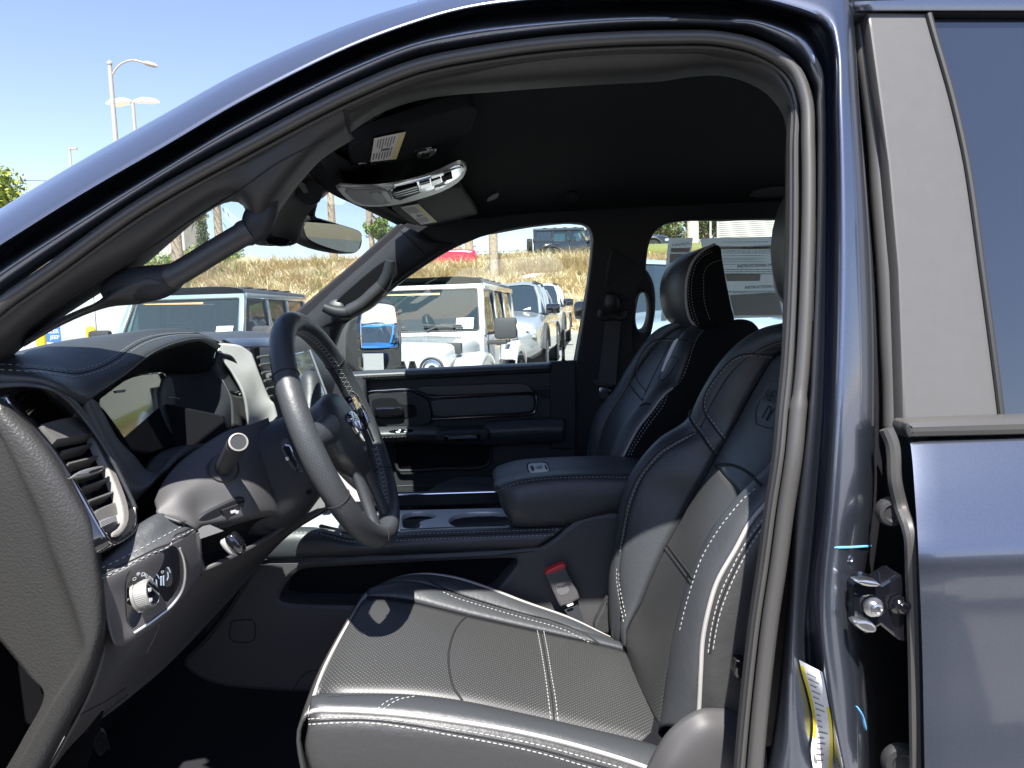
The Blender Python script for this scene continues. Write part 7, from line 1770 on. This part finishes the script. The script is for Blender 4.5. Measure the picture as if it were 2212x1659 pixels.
# hedge and railing on the bank
hg_ = thing('clipped_hedge', 'clipped green hedge behind the pale blue railing', 'hedge', at(1075, 49))
leaves('foliage', [(Vector((x, 0, .8)), (.55, .4, .55)) for x in np.arange(-2.3, 3.2, .55)], 5200, .07, [M['leafg'], M['leafy'], grn[0]], hg_)
fr_ = thing('metal_railing', 'pale blue metal railing before the hedge on the bank', 'railing', at(1075, 46))
for k in range(5): MB().rbox((-2.0 + 1.2 * k - .05, -.03, -.3), (-2.0 + 1.2 * k + .05, .03, 1.42), .01).build('post', M['rail'], fr_)
for z in (1.40, .95, .45): MB().tube([Vector((-2.2, 0, z)), Vector((3.6, 0, z))], .04, 8).build('rail', M['rail'], fr_)
MB().tube([Vector((2.2, 0, 1.42)), Vector((3.9, 0, .3))], .05, 8).build('stair_rail', M['rail'], fr_)

# ---------------------------------------------------------------- lamps, wire, buildings
def lamp_post(label, u, vtop, vbot, D, kind):
    T_, B_ = W(u, vtop, D), W(u, vtop, D); g0 = zg(T_.x, D); h = T_.z - g0
    t = thing('street_lamp', label, 'street lamp', (T_.x, D, g0), 0, 'street lamps beyond the lot')
    MB().tube([Vector((0, 0, 0)), Vector((0, 0, h * .5)), Vector((0, 0, h))], [.12, .095, .075], 12).build('post', M['lpost'], t)
    if kind == 0:
        MB().lathe([(0, .09), (.06, .10), (.12, .06), (.16, .01)], (0, 0, h), (0, 0, 1), 12).build('finial', M['lpost'], t)
        MB().tube(crv([Vector((.05, 0, h - .35)), Vector((.35, 0, h - .02)), Vector((.8, 0, h + .14)), Vector((1.25, 0, h + .04))], 16), .035, 8).build('arm', M['lpost'], t)
        MB().tube([Vector((1.22, 0, h + .05)), Vector((1.35, 0, h + .02)), Vector((1.6, 0, h - .06)), Vector((1.72, 0, h - .10))], [.05, .09, .08, .02], 10).build('lamp_head', M['lpost'], t)
    elif kind == 1:
        for a, q in ((0, 1), (math.pi, 1), (math.pi * .88, .9)):
            d = Vector((math.cos(a), math.sin(a), 0)) * q
            MB().tube([d * .1 + Vector((0, 0, h)), d * .5 + Vector((0, 0, h + .06)), d * 1.1 + Vector((0, 0, h + .0)), d * 1.35 + Vector((0, 0, h - .06))], [.10, .16, .14, .04], 10).build('lamp_head', M['white'], t)
    else:
        MB().rbox((.0, -.12, h - .18), (.55, .12, h - .06), .04).build('lamp_head', M['lpost'], t)
lamp_post('tall street lamp with a single curved arm against the sky', 237, 140, 300, 27.0, 0)
lamp_post('three headed white lamp behind the curved arm lamp', 287, 220, 280, 38.0, 1)
lamp_post('small lamp with a short side head above the tree at left', 150, 318, 362, 55.0, 2)
wr = MB().tube([W(-40, 388, 50), W(120, 391, 50), W(400, 380, 50)], .022, 5).build('utility_wire', M['plast'], None); tag(wr, 'thin dark utility wire crossing the sky beside the left tree', 'wire')
# white wall of the service building at the left
x0, x1 = W(-260, 700, 21).x, W(300, 700, 21).x
bw_ = thing('service_building', 'white panelled service building wall behind the yellow bollards', 'building', ((x0 + x1) / 2, 21, zg(0, 21)))
hw_ = (x1 - x0) / 2; n_p = 6
for k in range(n_p):
    a = -hw_ + 2 * hw_ * k / n_p
    MB().rbox((a + .012, 0, -.2), (a + 2 * hw_ / n_p - .012, 3.0, 2.45), .01).build('wall_panel', M['wall'], bw_)
MB().box((-hw_ + .01, .03, -.2), (hw_ - .01, 2.9, 2.4)).build('wall', M['lpost'], bw_, smooth=False)
MB().rbox((-hw_ - .1, -.08, 2.45), (hw_ + .1, 3.1, 2.60), .03).build('parapet', M['siding'], bw_)
def bollard(u, label):
    p = at(u, 18.6); t = thing('safety_bollard', label, 'bollard', p, 0, 'yellow bollards before the white wall')
    MB().lathe([(0, .115), (.95, .115), (1.02, .10), (1.06, .06), (1.075, .001)], (0, 0, 0), (0, 0, 1), 20).build('post', M['ybol'], t)
    MB().lathe([(0, .16), (.03, .15)], (0, 0, 0), (0, 0, 1), 16).build('base_ring', M['lpost'], t)
bollard(193, 'yellow bollard standing clear before the white wall'); bollard(84, 'yellow bollard beside the blue and white banner')
p = W(66, 716, 19.6); bn = thing('dealer_banner', 'blue and white printed banner on the wall at the left', 'banner', (p.x, 19.6, p.z))
MB().rbox((-.9, -.02, -.5), (.80, .0, .32), .004).build('panel', M['blue'], bn)
MB().plate([Vector((x, -.024, z)) for x, z in ((-.9, -.5), (.80, -.5), (.80, -.34), (.0, -.26), (-.9, -.38))], (0, -1, 0), .004).build('stripe', M['white'], bn, smooth=False)
for t_, z, s in (('DODGE RA', .17, .17), ('CHRYSLER', -.02, .15), ('JEEP', -.18, .14)): MB().text(t_, Vector((.77, -.024, z)), Vector((1, 0, 0)), Vector((0, 0, 1)), s, align='RIGHT').build('lettering', M['white'], bn, smooth=False)
# far grey shed and the white sided building on the right
sh2 = thing('storage_shed', 'pale ribbed storage building behind the bushes at left', 'building', at(360, 62))
MB().box((-4, 0, -1), (2.0, 5, 6.5)).build('wall', M['wall'], sh2, smooth=False)
g = MB()
for k in range(22): g.box((-4 + .28 * k, -.05, -1), (-3.88 + .28 * k, 0, 6.4))
g.build('wall_rib', M['siding'], sh2, smooth=False, kind='stuff')
MB().box((-4.2, -.2, 6.5), (2.2, 5.2, 6.8)).build('roof', M['siding'], sh2, smooth=False)
sb_ = thing('sided_building', 'white building with horizontal siding beyond the lawn', 'building', at(1552, 52), -.29)
MB().box((0, .05, -.5), (12, 8, 5.4)).build('wall', M['siding'], sb_, smooth=False)
g = MB()
for k in range(40): g.add([Vector((-.02, .05 - .05, -.4 + .145 * k)), Vector((12, .0, -.4 + .145 * k)), Vector((12, .045, -.26 + .145 * k)), Vector((-.02, .045, -.26 + .145 * k)), Vector((-.02, .05, -.4 + .145 * k)), Vector((12, .05, -.4 + .145 * k))], [(0, 1, 2, 3), (0, 4, 5, 1)])
g.build('siding_board', M['siding'], sb_, smooth=False, kind='stuff')
MB().box((-.2, -.3, 5.4), (12.2, 8.2, 5.7)).build('roof', M['plast'], sb_, smooth=False)
for x in (-.55, -.05): MB().box((x - .07, -.9, -.5), (x + .07, -.76, 5.5)).build('porch_post', M['siding'], sb_, smooth=False)
MB().box((-1.6, -1.0, 1.55), (-.1, -.1, 1.68)).box((-1.5, -.9, 1.30), (-.1, -.2, 1.40)).build('awning', M['siding'], sb_, smooth=False)
for x in (3.7, 4.6): MB().tube([Vector((x + .25, -.03, 3.3)), Vector((x, -.03, 2.3))], .03, 6).build('wall_conduit', M['plast'], sb_)

# ================================================================== rest of the truck beyond the picture edges
for s_, y0 in ((1, .86), (-1, 2.53)):
    rw_ = []
    for z, o in ((1.30, .06), (1.26, .0), (1.10, -.03), (.85, -.03), (.62, .0)):
        rw_.append([Vector((x, y0 + s_ * (o + .05 * max(0, -1.9 - x)), z)) for x in (-.76, -1.1, -1.5, -1.9, -2.2, -2.5)])
    f_ = MB().grid(surf_rows(rw_, 24, 16)).build('front_fender', M['paint'], truck); solid(f_, .01, 0)
    MB().lathe([(-.14, .26), (-.14, .38), (-.10, .42), (.10, .42), (.14, .38), (.14, .26)], (-1.62, y0 + s_ * .14, .42), (0, 1, 0), 30).build('wheel', M['tyre'], truck)
    MB().lathe([(-.02, .27), (.0, .25), (.03, .06), (.03, .001)], (-1.62, y0 + s_ * .03, .42), (0, -s_, 0), 24).build('wheel_rim', M['rim'], truck)
    MB().lathe([(-.14, .26), (-.14, .38), (-.10, .42), (.10, .42), (.14, .38), (.14, .26)], (2.25, y0 + s_ * .14, .42), (0, 1, 0), 30).build('wheel', M['tyre'], truck)
    MB().rbox((-.7, y0 + (.02 if s_ > 0 else -.10), .44), (1.7, y0 + (.10 if s_ > 0 else -.02), .60), .02).build('rocker_panel', M['paint'], truck)
hd_ = [[Vector((x, y, z - .05 * ((y - 1.695) / .8) ** 2)) for y in (.93, 1.2, 1.5, 1.695, 1.9, 2.2, 2.46)] for x, z in ((-1.08, 1.33), (-1.5, 1.32), (-2.0, 1.29), (-2.45, 1.22), (-2.55, 1.05), (-2.56, .6))]
h_ = MB().grid(surf_rows(hd_, 24, 24)).build('engine_hood', M['paint'], truck); solid(h_, .01, 0)
MB().rbox((-1.10, .95, 1.24), (-.80, 2.44, 1.33), .02).build('cowl', M['black'], truck)
MB().rbox((1.86, .88, .62), (3.6, 2.51, 1.32), .04).build('cargo_bed', M['paint'], truck)
# rear of the cab: roof edge, rear pillar and glass of the back door on both sides
for s_, y0, ln_ in ((1, .87, .17), (-1, 2.52, -.17)):
    yb, yt = y0 - s_ * .02, y0 + s_ * .085
    MB().add([Vector((x, y, z)) for x, y, z in ((1.42, yb, 1.34), (1.78, yb, 1.34), (1.74, yt, 1.93), (1.30, yt, 1.93), (1.42, yb + s_ * .06, 1.34), (1.78, yb + s_ * .06, 1.34), (1.74, yt + s_ * .06, 1.93), (1.30, yt + s_ * .06, 1.93))],
             [(0, 1, 2, 3), (7, 6, 5, 4), (0, 4, 5, 1), (1, 5, 6, 2), (2, 6, 7, 3), (3, 7, 4, 0)]).build('rear_pillar', M['paint'], truck, smooth=False)
    MB().tube([Vector((.45 if s_ > 0 else -.2, yt + s_ * .02, 1.925)), Vector((1.0, yt + s_ * .02, 1.935)), Vector((1.76, yt + s_ * .03, 1.925))], .035, 12).build('roof_edge', M['paint'], truck)
# the driver door, swung wide open to the left of the picture
dd = Matrix.Translation((-.78, .82, 0)) @ Matrix.Rotation(math.radians(-104), 4, 'Z')
drv = MB().rbox((.0, -.05, .52), (1.08, .05, 1.33), .03, dd).build('driver_door', M['paint'], truck)
MB().rbox((.04, .052, .56), (1.04, .075, 1.31), .012, dd).build('door_panel', M['trim'], drv)
MB().tube([dd @ Vector(p) for p in ((.02, 0, 1.32), (.40, .04, 1.80), (.98, .05, 1.86), (1.06, 0, 1.32))], .022, 8).build('window_frame', M['paint'], drv)
MB().plate([dd @ Vector(p) for p in ((.05, .0, 1.33), (.42, .03, 1.78), (.97, .04, 1.84), (1.04, 0, 1.33))], dd.to_3x3() @ Vector((0, 1, -.08)), .004).build('door_glass', M['glass'], drv, smooth=False)
MB().rbox((.16, -.34, 1.28), (.26, -.06, 1.58), .03, dd).build('door_mirror', M['trim'], drv)
